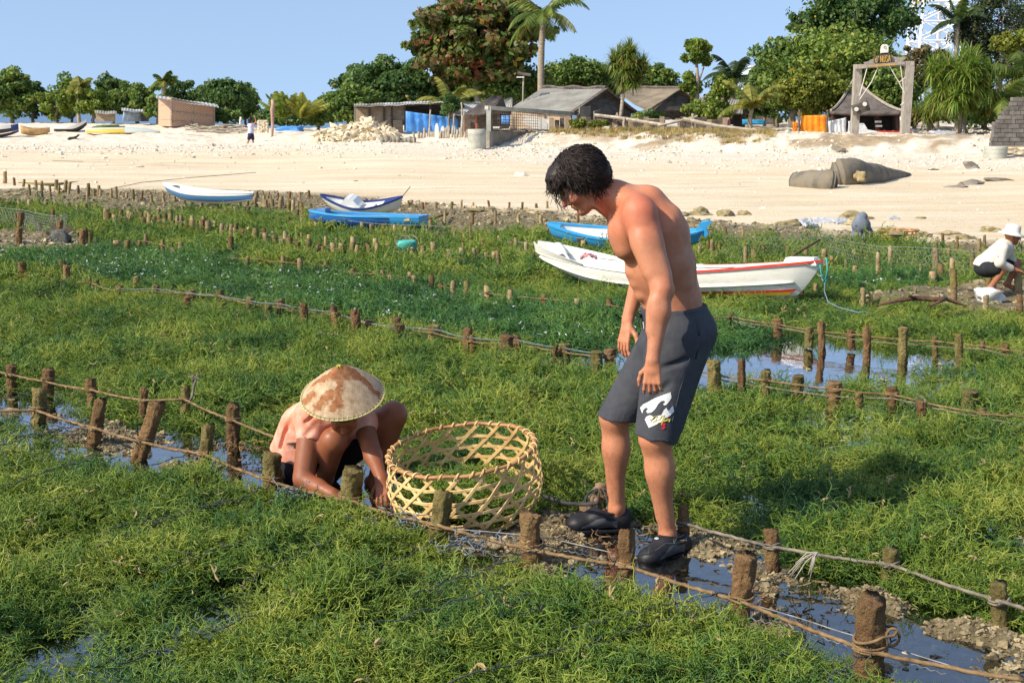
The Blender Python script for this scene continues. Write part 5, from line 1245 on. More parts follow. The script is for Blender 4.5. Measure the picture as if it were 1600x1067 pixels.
# the grey roofed house
def house(label, pts, mat_roof, Yl, Yr, depth, group=None, gable_mat=M_DARKW):
    """front slope from eave-left, eave-right, ridge-right, ridge-left (px,row); gable end closes the right side"""
    el, er, rr_, rl = pts; r = at_ground((el[0] + er[0]) / 2, Yl, 'house', label, 'house', group); T = local(r)
    roof = roofsheet('roof', T(*el, Yl), T(*er, Yr), T(*rr_, Yr + depth * .5), T(*rl, Yl + depth * .5), mat_roof, r, 22, .07)
    ridge_r = T(*rr_, Yr + depth * .5); ridge_l = T(*rl, Yl + depth * .5); back_r = T(*er, Yr) + (ridge_r - T(*er, Yr)) * 2; back_r.z = T(*er, Yr).z; back_l = T(*el, Yl) + (ridge_l - T(*el, Yl)) * 2; back_l.z = T(*el, Yl).z
    return r, T, ridge_r, ridge_l, back_r, back_l
r, T, RR, RL, BR, BL = house('low house with a wide grey corrugated roof and a dark gable at village centre', ((799, 169), (893, 177), (947, 139.5), (848, 138.5)), M_ROOFG, 68, 64, 7)
# a second slope beyond the ridge, right gable seen from the side
E = T(893, 177, 64); Fr = T(995, 177, 68.5)
gz0 = -.2; mb = MB()
apex = RR + Vector((-.25, .0, -.12)); a_ = E + Vector((.35, .1, -.05)); b_ = Fr + Vector((-.3, 0, 0))
mb.add([a_ + Vector((0, 0, -3)), b_ + Vector((0, 0, -3)), b_, apex, a_], [(0, 1, 2, 3, 4)]); g_ = mb.out('gable', M_DARKW, r); g_.modifiers.new('s', 'SOLIDIFY').thickness = .1
mb = MB(); mb.beam(E, RR, .22, .10); mb.out('barge_board', M_DARKW, r); mb = MB(); mb.beam(RR, Fr, .22, .12); mb.out('barge_board', M_DARKW, r)
mb = MB(); pts = [RL.lerp(RR, i / 12) + Vector((0, 0, .07 + .05 * math.sin(i * 1.3))) for i in range(13)]; mb.tube(pts, .09, 6); mb.out('ridge_cap', M_ROOFD, r)
quad('roof', [RR + Vector((0, .05, -.02)), Fr + Vector((.15, 0, .0)), Fr + Vector((-2.6, 6.2, .0)), RL + Vector((0, .05, -.02))], M_ROOFG, r, .07)
quad('wall', [T(800, 200, 68.4), T(893, 206, 64.5), T(893, 176, 64.5), T(800, 169, 68.4)], M_BOARD, r, .08)
mb = MB()
for (x0, x1, y0, y1) in ((905, 922, 166, 186), (928, 938, 172, 190)): quad('patch', [T(x0, y1, 64.2), T(x1, y1, 64.9), T(x1, y0, 64.9), T(x0, y0 + 2, 64.2)], M_CONC, r, .05)
# the tan roofed house behind it
r2, T2, RR2, RL2, BR2, BL2 = house('house with a tan thatched roof just right of the grey roofed house', ((972, 150), (1012, 173), (1064, 139), (985, 137.5)), M_ROOFT, 73, 69, 7)
E2 = T2(1012, 173, 69); F2 = T2(1108, 172, 73)
mb = MB(); mb.add([E2 + Vector((.3, .1, -3)), F2 + Vector((-.3, 0, -3)), F2 + Vector((-.3, 0, 0)), RR2 + Vector((-.2, 0, -.1)), E2 + Vector((.3, .1, 0))], [(0, 1, 2, 3, 4)]); g_ = mb.out('gable', M_DARKW, r2); g_.modifiers.new('s', 'SOLIDIFY').thickness = .1
quad('roof', [RR2, F2, F2 + Vector((-2.4, 6, 0)), RL2], M_ROOFT, r2, .07)
mb = MB(); mb.tube([RL2.lerp(RR2, i / 8) + Vector((0, 0, .06)) for i in range(9)], .08, 6); mb.out('ridge_cap', M_ROOFD, r2)
# small thatch and sheet roofs left of it
for (el, er, rr_, rl, mt, Y, lab) in (((722, 180), (766, 178), (784, 150), (770, 150), M_ROOFD, 67, 'small thatched hut with a pointed brown roof behind the concrete frame'), ((758, 172), (800, 172), (800, 153), (797, 153), M_CONCL, 71, 'small pale roofed shed between thatched hut and grey roofed house'),
                                     ((700, 178), (735, 180), (752, 160), (712, 158), M_ZINC, 69, 'lean-to with a pale zinc roof right of the tree by the shack'), ((1070, 178), (1120, 180), (1134, 152), (1105, 146), M_ROOFT, 71, 'small thatched shelter with a curved roof among the shrubs'), ((1118, 178), (1160, 178), (1160, 157), (1135, 153), M_ROOFG, 73, 'low grey roofed shed behind the shrubs')):
    r = at_ground((el[0] + er[0]) / 2, Y, 'shed', lab, 'shed'); T = local(r)
    roofsheet('roof', T(*el, Y), T(*er, Y), T(*rr_, Y + 2), T(*rl, Y + 2), mt, r, 8, .06)
    fr = T(er[0] + (er[0] - rr_[0]) * -.9 + 12, er[1], Y + 2.5); quad('roof', [T(*er, Y), fr, T(*rr_, Y + 2) + Vector((.0, .05, 0)), T(*rr_, Y + 2)], M_DARKW, r, .05)
    quad('wall', [T(el[0] + 3, el[1] + 26, Y + .6), T(er[0] + 4, er[1] + 26, Y + .6), T(er[0] + 4, er[1] - 1, Y + .6), T(el[0] + 3, el[1] - 1, Y + .6)], M_DARKW, r, .08)
    for px in (el[0] + 3, (el[0] + er[0]) / 2, er[0] - 2): mb = MB(); mb.beam(T(px, el[1] + 26, Y + .3), T(px, el[1], Y + .3), .1, .1); mb.out('post', M_DARKW if Y != 67 else noisy('red_brown_post', (.25, .07, .03), (.4, .12, .05), 4), r)
r = at_ground(706, 70, 'shed', 'small shed with a bright white gable peak behind the shack tree', 'shed'); T = local(r)
quad('roof', [T(706, 159, 71), T(728, 160, 71), T(718, 151, 73), T(708, 151, 73)], M_POLEW, r, .06); quad('wall', [T(708, 190, 71.5), T(734, 190, 71.5), T(728, 160, 71.5), T(708, 160, 71.5)], M_DARKW, r, .08)
# dark fence line and clutter behind the bank
r = at_ground(1000, 60, 'board_fence', 'low dark board fence along the top of the bank in front of the houses', 'fence'); T = local(r)
for i in range(34):
    px = 862 + i * 8.2; mb = MB(); b = T(px, 210, 62.5 - i * .08); t_ = T(px, 185 + 3 * math.sin(i * 1.7), 62.5 - i * .08); mb.box((b + t_) / 2, (.22, .05, (t_ - b).length)); mb.out('board', M_DARKW if i % 3 else M_BOARD, r)
for (pts, w_, lab) in ((((930, 180, 62), (965, 184, 61), (1040, 196, 58.5)), .16, 'long grey beam sloping down from the concrete frame'), (((1028, 197, 58.4), (1085, 184, 58), (1090, 182, 58)), .14, 'grey beam propped up to the fence post'), (((1068, 186, 58), (1120, 197, 57), (1200, 207, 56)), .18, 'long fallen grey beam lying to the right along the bank'),
                        (((950, 205, 58.5), (1060, 202, 58), (1120, 214, 55.5)), .09, 'thin fallen pole along the dry grass on the bank'), (((938, 182, 62), (980, 186, 61.5), (1050, 188, 61)), .09, 'thin upper rail behind the fallen beams')):
    mb = MB(); mb.tube([D(*p) for p in pts], w_ / 2, 6); tag(mb.out('beam', M_POLE, None), lab, 'beam')
for px, t_, Y in ((1083, 178, 58), (975, 184, 60.5), (893, 188, 61), (963, 196, 59.5)): pole(px, t_, 205, 4.5, Y, M_POLE, {1083: 'grey fence post where two fallen beams cross', 975: 'grey fence post under the sloping beam', 893: 'stubby grey post by the yellow green shrub', 963: 'short thin post beside the pandanus trunk'}[px], 'fence_post', 0, 'post')
r = at_ground(1048, 59, 'chair', 'pale garden chair left behind the fallen beams', 'chair'); T = local(r)
for (a, b) in (((1040, 207), (1040, 196)), ((1058, 207), (1058, 196))): mb = MB(); mb.beam(T(*a, 59), T(*b, 59), .05, .05); mb.out('leg', M_POLEW, r)
mb = MB(); mb.box(T(1049, 197, 59.2), (.6, .4, .05)); mb.out('seat', M_POLEW, r); mb = MB(); mb.box(T(1049, 193, 59.5), (.55, .04, .3)); mb.out('backrest', M_POLEW, r)
tag(quad('hanging_cloth', [D(1122, 200, 60), D(1142, 200, 60), D(1140, 184, 60), D(1124, 187, 60)], noisy('pink_cloth', (.4, .15, .2), (.6, .3, .35), 5, .9, .3), None, .03, 10, 4, .06), 'pink cloth hung behind the bank among the shrubs', 'cloth')
tag(quad('blue_canopy', [D(1160, 195, 61), D(1196, 195, 61), D(1196, 188, 61), D(1160, 187, 61)], noisy('turquoise_cloth', (.02, .2, .4), (.05, .35, .6), 5, .8, .3), None, .03, 8, 3, .04), 'strip of turquoise cloth behind the young palm', 'cloth')
# solar lamp pole
r = at_ground(817, 69, 'lamp_post', 'solar street lamp on a thin pole left of the tall palm', 'lamp post'); T = local(r); mb = MB(); mb.tube([T(816, 200, 69), T(818, 118, 69)], .05, 6); mb.out('pole', M_POLE, r); mb = MB(); mb.box(T(819, 116, 69), (.7, .4, .05), (.3, .15, 0)); mb.out('solar_panel', M_DARKW, r); mb = MB(); mb.box(T(813, 121, 68.9), (.4, .12, .06)); mb.out('lamp', M_POLEW, r)
# far pale blue building and telecom tower
r = at_ground(1190, 92, 'building', 'pale blue white building showing between palm and trees', 'building'); T = local(r); mb = MB(); c = T(1196, 132, 93); mb.box((c.x, c.y + 2, c.z), (2.0, 4, 2.4)); mb.out('wall', noisy('pale_blue_wall', (.50, .66, .70), (.62, .76, .80), 1, .8, 0), r); mb = MB(); mb.box((c.x, c.y + 2, c.z + 1.25), (2.2, 4.2, .12)); mb.out('roof', M_POLEW, r)
mb = MB(); mb.box((c.x, c.y + 2, c.z - 3.4), (2.0, 4, 4.3)); mb.out('lower_wall', M_DARKW, r)
r = at_ground(1452, 150, 'telecom_tower', 'tall white lattice telecom tower behind the right hand trees', 'tower'); T = local(r); M_TW = noisy('white_tower_steel', (.72, .74, .76), (.82, .84, .85), 3, .5, 0)
zb = -4; ztop = 26; nseg = 14
def leg(k, z): s_ = 2.9 - 1.35 * (z - zb) / (ztop - zb); return Vector(((-1 if k in (0, 3) else 1) * s_, (-1 if k in (0, 1) else 1) * s_, z))
for k in range(4): mb = MB(); mb.tube([leg(k, zb), leg(k, ztop)], .16, 5); mb.out('tower_leg', M_TW, r)
for j in range(nseg):
    z0 = zb + (ztop - zb) * j / nseg; z1 = zb + (ztop - zb) * (j + 1) / nseg; mb = MB()
    for k in range(4): mb.tube([leg(k, z0), leg((k + 1) % 4, z1)], .075, 4); mb.tube([leg((k + 1) % 4, z0), leg(k, z1)], .075, 4); mb.tube([leg(k, z0), leg((k + 1) % 4, z0)], .075, 4)
    mb.out('lattice_bay', M_TW, r)
mb = MB(); mb.beam(Vector((.3, -.6, zb)), Vector((.3, -.6, ztop)), .5, .1); mb.out('ladder', M_TW, r)
# ---------------- gate with its sign
r = at_ground(1375, 54.5, 'gateway', 'tall grey timber gateway with a carved name board on top of the bank', 'gateway'); T = local(r); r['label'] = 'tall grey timber gateway with a carved name board and ropes on the bank'
M_GATE = noisy('silvered_timber', (.25, .22, .18), (.42, .38, .32), 3, .9, .5, .03, coord='World', vec_scale=(4, 4, 1))
M_GOLD = noisy('ochre_letter_paint', (.42, .25, .05), (.58, .38, .10), 5, .7, 0)
mb = MB(); mb.beam(T(1334.5, 216, 54.5), T(1340.5, 101, 54.5), .30, .30); mb.out('gate_post', M_GATE, r); mb = MB(); mb.beam(T(1413, 216, 54.0), T(1421.5, 96, 54.0), .33, .33); mb.out('gate_post', M_GATE, r)
mb = MB(); mb.beam(T(1336, 105, 54.3), T(1428, 99, 53.9), .18, .17); mb.out('cross_beam', M_GATE, r)
def brd(name, pts, Y, th, mat):
    P0 = T(pts[0][0], pts[0][1], Y); Q = [T(a, b, Y) - P0 for a, b in pts]; mb = MB(); mb.prism([(q.x, q.z) for q in Q], th, Matrix.Translation(P0)); return fix_normals(mb.out(name, mat, r))
brd('name_board', [(1352, 101), (1349, 98), (1358, 96), (1362, 93.5), (1372, 90), (1392, 88), (1404, 90), (1416, 90), (1413, 94), (1408, 98.5)], 54.0, .07, M_GATE)
brd('name_board_top', [(1365.5, 98.5), (1366, 87), (1375, 86), (1377, 83), (1388, 82.5), (1393, 86.5), (1393, 97)], 53.9, .06, M_DARKW)
brd('lower_board', [(1352, 106), (1352, 101.5), (1414, 96.5), (1414, 101)], 53.85, .05, M_GATE)
mb = MB(); P0 = T(1382.3, 84.5, 53.9); mb.prism([(-.14, 0), (-.15, .14), (-.14, .30), (-.07, .38), (.07, .38), (.14, .30), (.15, .14), (.14, 0)], .12, Matrix.Translation(P0)); fix_normals(mb.out('white_cap', M_POLEW, r)); mb = MB(); mb.tube([P0 + Vector((.05 * math.cos(a), -.012, .26 + .05 * math.sin(a))) for a in np.linspace(0, 6.283, 13)], .008, 4); mb.out('cap_ring', M_CONC, r)
LET = {"d": [[(.8, 1), (.8, 0)], [(.8, .1), (.5, 0), (.15, .1), (.1, .35), (.3, .6), (.8, .55)]], "'": [[(.4, 1), (.35, .75)]], 'N': [[(.1, 0), (.1, 1), (.85, 0), (.85, 1)]], 'U': [[(.1, 1), (.1, .2), (.35, 0), (.65, 0), (.85, .2), (.85, 1)]], 'S': [[(.85, .85), (.6, 1), (.3, 1), (.1, .8), (.2, .58), (.75, .42), (.88, .2), (.65, 0), (.3, 0), (.1, .15)]], 'A': [[(.05, 0), (.48, 1), (.9, 0)], [(.2, .33), (.75, .33)]],
       'B': [[(.1, 0), (.1, 1), (.7, .95), (.75, .6), (.1, .52), (.8, .45), (.8, .05), (.1, 0)]], 'E': [[(.85, 1), (.1, 1), (.1, 0), (.85, 0)], [(.1, .5), (.7, .5)]], 'C': [[(.85, .85), (.5, 1), (.15, .8), (.1, .3), (.4, 0), (.85, .12)]], 'H': [[(.1, 0), (.1, 1)], [(.85, 0), (.85, 1)], [(.1, .5), (.85, .5)]], 'L': [[(.1, 1), (.1, 0), (.85, 0)]], 'G': [[(.85, .85), (.5, 1), (.15, .8), (.1, .3), (.4, 0), (.85, .12), (.85, .45), (.5, .45)]], 'O': [[(.5, 0), (.12, .3), (.12, .7), (.5, 1), (.86, .7), (.86, .3), (.5, 0)]], 'W': [[(.05, 1), (.25, 0), (.48, .7), (.7, 0), (.92, 1)]], 'I': [[(.5, 0), (.5, 1)]]}
def lettering(s_, x0, y0, x1, y1, Y, h, th):
    """raised strokes: from (x0,y0) baseline start to (x1,y1) baseline end in picture rows, h letter height px"""
    n = len(s_)
    for i, ch in enumerate(s_):
        if ch == ' ': continue
        mb = MB()
        for st in LET[ch]:
            for p, q in zip(st, st[1:]):
                a = T(x0 + (x1 - x0) * (i + p[0] * .92) / n, y0 + (y1 - y0) * i / n - p[1] * h, Y); b = T(x0 + (x1 - x0) * (i + q[0] * .92) / n, y0 + (y1 - y0) * i / n - q[1] * h, Y); mb.tube([a, b], th, 4)
        mb.out('letter', M_GOLD, r)
lettering("d'NUSA", 1367.5, 98.2, 1392, 96.4, 53.84, 10, .014)
mb = MB()
for i in range(13): a = T(1359 + i * 3.4, 104 - i * .27, 53.8); mb.box(a, (.055 + .02 * (i % 3), .02, .06 + .02 * (i % 2)), (0, .2 * math.sin(i), 0))
mb.out('small_lettering', M_GOLD, r)
mb = MB(); mb.box(T(1345, 169, 54.1), (.62, .35, .42), (0, -.35, .1)); sp_ = mb.out('loudspeaker', M_DARKW, r); mb = MB()
for c in ((1338, 171), (1351, 163)): mb.lathe([(.09, 0), (.09, .03), (0, .03)], 10, T(*c, 53.85), Euler((math.radians(90), 0, 0)).to_matrix())
mb.out('speaker_cone', M_POLEW, sp_)
M_GROPE = noisy('pale_rope', (.5, .46, .38), (.66, .62, .54), 8, .9, 0)
for pts in (((1355, 106), (1349, 128), (1343, 150)), ((1372, 105), (1362, 128), (1343, 156)), ((1390, 104), (1404, 128), (1419, 156)), ((1407, 103), (1410, 124), (1412, 144)), ((1405, 129), (1414, 122), (1416, 124)), ((1418, 156), (1422, 160), (1423, 171)), ((1418, 157), (1409, 163), (1407, 165))):
    mb = MB(); mb.tube([T(a, b, 53.9) for a, b in pts], .022, 5); mb.out('rope', M_GROPE, r)
# ---------------- pavilion
r = at_ground(1345, 59, 'pavilion', 'open pavilion with a steep curved dark thatch roof behind the timber gateway', 'pavilion'); T = local(r)
ap = T(1334, 126, 61); el = [T(1298, 174, 58.5), T(1411, 174.5, 58.0), T(1400, 171, 64.5), T(1290, 171, 64.5)]
for k in range(4):
    a, b = el[k], el[(k + 1) % 4]; V = []; F_ = []; nn = 14
    for j in range(nn + 1):
        f = j / nn; prof_ = f ** 1.55; 
        for i in range(nn + 1):
            u_ = i / nn; e = a.lerp(b, u_); p = e.lerp(ap, f); p.z = e.z + (ap.z - e.z) * (f ** 1.45); p.z -= .05 * math.sin(u_ * math.pi) * (1 - f); V.append(p)
    for j in range(nn):
        for i in range(nn): F_.append((j * (nn + 1) + i, j * (nn + 1) + i + 1, (j + 1) * (nn + 1) + i + 1, (j + 1) * (nn + 1) + i))
    o = obj('roof_slope', V, F_, M_ROOFD, r, True); o.modifiers.new('s', 'SOLIDIFY').thickness = .16
    mb = MB(); pts = []
    for j in range(11): f = j / 10; p = a.lerp(ap, f); p.z = a.z + (ap.z - a.z) * (f ** 1.45) + .05; pts.append(p)
    mb.tube(pts, .06, 5); mb.out('hip_roll', M_GATE, r)
for k, (px, Y) in enumerate(((1303, 59.2), (1322, 59.0), (1370, 58.9), (1402, 58.8), (1306, 63.8), (1396, 63.8))): mb = MB(); b = T(px, 212, Y); mb.beam(b, T(px, 173, Y), .18, .18); mb.out('column', noisy('dark_red_brown_timber', (.05, .025, .018), (.11, .06, .04), 4) if k == 0 else bpy.data.materials['dark_red_brown_timber'], r)
quad('back_wall', [T(1295, 214, 64), T(1402, 214, 64), T(1402, 174, 64), T(1295, 174, 64)], M_DARKW, r, .08)
for pts, mt, nm, lab, cat in (([(1295, 211), (1322, 211), (1322, 184), (1294, 190)], M_SHEETW, 'white_sheet', 'white sheet screening the left bay of the pavilion', 'sheet'), ([(1325, 211), (1334, 211), (1334, 188), (1326, 190)], M_SHEETW, 'white_sheet', 'narrow white sheet left of the gate post', 'sheet'),
                              ([(1250, 211), (1292, 211), (1292, 180), (1252, 181)], M_ORANGE, 'orange_sheet', 'bright orange sheet hung between posts left of the pavilion', 'sheet'), ([(1239, 209), (1246, 209), (1246, 191), (1239, 191)], M_ORANGE, 'orange_sheet', 'narrow strip of orange sheet left of the big orange one', 'sheet')):
    tag(quad(nm, [D(a, b, 58.2) for a, b in pts], mt, None, .03, 14, 8, .035), lab, cat)
V = [D(x, y, 57.6) for x, y in ((1343, 211), (1342, 194), (1350, 193), (1356, 203), (1370, 205), (1371, 211))]; mb = MB(); mb.prism([(p.x - V[0].x, p.z - V[0].z) for p in V], .5, Matrix.Translation(V[0])); tag(fix_normals(mb.out('covered_chair', M_SHEETW, None)), 'white covered heap right of the left gate post', 'covered heap')
r = at_ground(1398, 57.6, 'bench', 'long red bench seen along the bank top under the pavilion', 'bench'); T = local(r)
mb = MB(); mb.beam(T(1372, 206.5, 57.6), T(1428, 208, 57.4), .4, .12); mb.out('seat', noisy('red_paint', (.35, .03, .02), (.5, .05, .04), 4, .6, 0), r)
for px in (1376, 1400, 1424): mb = MB(); mb.beam(T(px, 214, 57.5), T(px, 208, 57.5), .1, .1); mb.out('leg', M_DARKW, r)
mb = MB(); mb.beam(D(1456, 209, 57), D(1490, 210, 57), .5, .25); tag(mb.out('upturned_boat', paint_mat('blue_white_paint', (.5, .55, .62), (.1, .2, .5)), None), 'low blue and white object on the bank under the large pandanus', 'boat')
for px, Y in ((1293, 58.0), (1249, 58.1)): pole(px, 172, 210, 3.5, Y, M_DARKW, 'dark post at the ' + ('right' if px > 1270 else 'left') + ' side of the orange sheet', 'post', 0, 'post')
# tents and signs inside the pavilion are small coloured boards
for x0, x1, y0, y1, mt, lab in ((1368, 1376, 189, 192, M_POLEW, 'upper white arrow board on a post in the pavilion'), (1369, 1377, 196, 198.5, M_POLEW, 'lower white arrow board on a post in the pavilion')):
    mb = MB(); c = (D(x0, y0, 58.6) + D(x1, y1, 58.6)) / 2; mb.box(c, (.3, .03, .09)); tag(mb.out('arrow_board', mt, None), lab, 'sign')
# ---------------- block wall at the right edge with courses of blocks, on rubble stones
r = at_ground(1590, 47.5, 'block_wall', 'dark grey block wall with a stepped end at the right edge of the beach', 'wall'); T = local(r); M_BLK2 = noisy('dark_grey_block', (.10, .09, .08), (.20, .18, .16), 4, .95, .4, .03, coord='World', rand=.15)
base = T(1550, 229, 47.0); bw, bh = .42, .16; lefts = [1549, 1549.5, 1551, 1553, 1555, 1557, 1560, 1564, 1570, 1576, 1578, 1579]
for j, lx in enumerate(lefts[:11]):
    x = T(lx, 229, 47).x; k = 0
    while x < base.x + 4.2:
        w_ = bw if not (k == 0 and j % 2) else bw / 2; mb = MB(); mb.box((x + w_ / 2, base.y + .15, base.z + bh * (j + .5)), (w_ - .02, .3, bh - .02)); mb.out('block', M_BLK2, r); x += w_; k += 1
mb = MB(); mb.box((base.x + 2.2, base.y + .17, base.z + .45), (4.3, .26, .86)); mb.out('render_coat', M_BLK2, r)
for i in range(26):
    x = base.x + .15 + (i % 9) * .45 + random.uniform(-.06, .06); z = base.z - .09 - (i // 9) * .17; o = link('stone', rock_mesh(i + 300, 1, .3, M_LIME if i % 3 else M_CONC, .8), r); o.location = (x, base.y - .02, z); o.scale = (.24, .16, .085)
# ---------------- sand tubes, slabs on the beach
def tube_bag(pts, rad, label, seed):
    mb = MB(); P_ = []; R_ = []
    m_ = 30
    for i in range(m_ + 1):
        f = i / m_ * (len(pts) - 1); k = min(int(f), len(pts) - 2); p = pts[k].lerp(pts[k + 1], f - k); P_.append(p); rr = rad[k] + (rad[k + 1] - rad[k]) * (f - k); R_.append(rr * (1 + .06 * math.sin(f * 9 + seed) + (.05 if i % 6 == 0 else 0)))
    mb.tube(P_, R_, 18); o = mb.out('sand_tube', noisy('grey_geotextile', (.085, .075, .06), (.18, .16, .125), 3, .9, .5, .03, coord='World', c3=(.24, .19, .12)) if 'grey_geotextile' not in bpy.data.materials else bpy.data.materials['grey_geotextile'], None, True); return tag(o, label, 'sand tube')
g1 = TG(1238, 291); g2 = TG(1300, 294); tube_bag([g1 + Vector((-.05, 0, .03)), g1 + Vector((.1, 0, .08)), g2 + Vector((-.1, 0, .12)), g2 + Vector((0, 0, .10))], [.10, .26, .30, .27], 'short grey sand filled tube lying half buried on the beach', 1)
g1 = TG(1312, 288); g2 = TG(1365, 284); g3 = TG(1420, 274); tube_bag([g1 + Vector((-.1, .05, .18)), g1 + Vector((.1, .05, .22)), g2 + Vector((0, 0, .14)), g3 + Vector((0, 0, -.02))], [.32, .42, .30, .08], 'large torn grey sand tube with an open brown end right of the short one', 2)
g1 = TG(1345, 290) + Vector((0, .1, .2)); blob('torn_fabric', g1, (.15, .10, .14), noisy('stained_torn_fabric', (.2, .14, .06), (.5, .4, .22), 5, .9, .6, .05, coord='World'), 'stained torn end of the large sand tube', 'torn fabric', 9, .5)
for px, py, w_, h_, lab, a in ((1520, 264, 34, 12, 'dark broken concrete slab pair leaning left of the right hand well ring', .3), (1518, 289, 38, 11, 'dark rough rock lying on the sand below the well ring', 0), (1560, 283, 44, 6, 'low line of stones running to the right edge', .1), (1497, 293, 36, 5, 'flat dark slab half buried in the sand', 0), (1458, 266, 18, 3, 'small dark driftwood piece on the sand', 0), (1308, 236, 30, 8, 'grey boulder at the foot of the bank', 0)):
    g = TG(px, py); k = g.y / FPX; o = link('slab', rock_mesh(int(px) % 90, 2, .5, M_CONC if w_ > 20 else M_DARKW, 1)); o.location = g; o.scale = (w_ / 2 * k, w_ / 3.5 * k, h_ * .7 * k); o.rotation_euler = (0, a, a); tag(o, lab, 'slab')
for pts, lab in ((((176, 296), (220, 287), (300, 279), (400, 271)), 'thin dark mooring rope lying across the left sand'), (((82, 252), (130, 254)), 'thin dark stick line on the far left sand')):
    mb = MB(); P_ = [TG(*p) + Vector((0, 0, .02)) for p in pts]; mb.tube(P_, .007, 4); tag(mb.out('rope', M_DARKW, None), lab, 'rope')
# ---------------- boats drawn up on the berm at the left
def bermboat(x0, x1, Y, label, hull, rim, beam, zg, sheer, kr, dy=0, group=None, **kw):
    A = TD(x0, Y); B = TD(x1, Y + dy); z = (A.z + B.z) / 2; A.z = B.z = z; return canoe('boat', A, B, beam, .0, zg, kr, sheer, label, hull, M_BIN, rim, **kw)
M_BBLK = paint_mat('black_boat_paint', (.02, .02, .025), (.2, .18, .14), amt=.3)
bermboat(-60, 29, 72, 'black and white boat with a blue tipped bow at the far left edge', M_BBLK, M_BIN, 1.1, .62, (.2, .12), (.3, .3), bands=((0, .25, M_BIN, 0, 1, 'white_band'), (.5, .58, M_BIN, 0, 1, 'white_line'), (.0, .55, M_BNAVY, .9, 1, 'blue_tip')))
bermboat(32, 78, 73, 'orange brown bare wooden boat hull next to the black and white boat', M_BWOOD, M_BWOOD, .9, .38, (.15, .05), (.1, .2))
bermboat(84, 136, 74, 'white and dark boat with a raised bow pointing right on the berm', M_BBLK, M_BIN, .95, .34, (.0, .36), (.05, .42), bands=((0, .35, M_BIN, 0, 1, 'white_band'),))
b_, _ = bermboat(133, 250, 73, 'upturned pale boat with a yellow side lying in front of the small blue shed', paint_mat('pale_green_paint', (.45, .50, .47), (.3, .3, .25)), M_BYEL, .9, .30, (.0, .0), (.05, .22), bands=((.0, .5, M_BYEL, .02, .55, 'yellow_side'),))
b_.rotation_euler.x = math.pi; b_.location.z += .34
r = at_ground(205, 80, 'shed', 'tiny blue and white shed half hidden by trees behind the upturned boat', 'shed'); T = local(r)
quad('wall', [T(192, 190, 79), T(220, 190, 80), T(220, 174, 80), T(193, 172, 79)], noisy('faded_blue_cloth', (.2, .3, .45), (.5, .56, .62), 3, .9, .2), r, .06, 4, 2, .05); roofsheet('roof', T(190, 173, 78.5), T(226, 176, 80), T(226, 172, 83), T(190, 169, 82), M_ZINC, r, 8, .04); quad('wall', [T(220, 190, 80), T(232, 190, 84), T(232, 177, 84), T(220, 174, 80)], M_DARKW, r, .05)
r = at_ground(165, 82, 'shed', 'low brown shed behind the trees left of the tiny blue shed', 'shed'); T = local(r); quad('wall', [T(150, 190, 82), T(180, 190, 82), T(180, 177, 82), T(150, 176, 82)], M_BOARD, r, .06); roofsheet('roof', T(148, 177, 81.5), T(182, 178, 81.5), T(182, 174, 84), T(148, 173, 84), M_ROOFG, r, 8, .04)
blob('grass_patch', TG(172, 199) + Vector((0, 0, .0)), (.95, .5, .12), noisy('green_creeper', (.07, .12, .02), (.16, .2, .04), 6, .9, .8, .06, coord='World'), 'flat patch of green creeper on the sand below the upturned boat', 'creeper', 5, .5)
# ---------------------------------------------------------------- trees
NR = np.random.RandomState(77)
def leaf_material(name, rough=.5, trans=.42):
    m, t, p = material(name); at = N(t, 'Attribute', attribute_name='leafcol')
    pos = N(t, 'NewGeometry').outputs['Position']; n = N(t, 'TexNoise', i_Scale=1.1, i_Detail=3); t.links.new(pos, n.inputs['Vector'])
    c = mixc(t, ramp(t, n.outputs[0], [(.35, (.45, .45, .45)), (.65, (0, 0, 0))]), at.outputs['Color'], (.012, .035, .010), 'MIX')
    t.links.new(at.outputs['Color'], p.inputs['Base Color']); p.inputs['Roughness'].default_value = rough; p.inputs['Specular IOR Level'].default_value = .35
    tl = N(t, 'BsdfTranslucent'); mx = N(t, 'MixShader', i_0=trans); t.links.new(at.outputs['Color'], tl.inputs[0]); out = t.nodes['Material Output']
    t.links.new(p.outputs[0], mx.inputs[1]); t.links.new(tl.outputs[0], mx.inputs[2]); t.links.new(mx.outputs[0], out.inputs[0]); return m
M_LEAF = leaf_material('leaves')
M_BARK = noisy('grey_bark', (.12, .10, .075), (.28, .24, .19), 4, .95, .6, .04, coord='World', vec_scale=(3, 3, 1))
M_PALMT = noisy('palm_trunk', (.22, .18, .13), (.40, .34, .26), 3, .9, .6, .04, coord='World', vec_scale=(1, 1, 7))
def leaf_mesh(name, P, Nn, size, cols, parent, long=1.6, fold=.25):
    """one bent four-sided leaf per point"""
    n = len(P); a = NR.normal(size=(n, 3)); t = np.cross(Nn, a); t /= np.linalg.norm(t, axis=1)[:, None] + 1e-9; t[:, 2] -= .25; t /= np.linalg.norm(t, axis=1)[:, None]
    b = np.cross(Nn, t); b /= np.linalg.norm(b, axis=1)[:, None] + 1e-9; s = size[:, None]
    v0 = P - t * s * long * .5; v1 = P + b * s * .5 + Nn * s * fold * .3; v2 = P + t * s * long * .5 - Nn * s * fold; v3 = P - b * s * .5 + Nn * s * fold * .3
    V = np.stack([v0, v1, v2, v3], 1).reshape(-1, 3); F_ = np.arange(4 * n).reshape(-1, 4)
    o = obj(name, V, F_, M_LEAF, parent); vcol(o, 'leafcol', np.repeat(cols, 4, 0)); return o
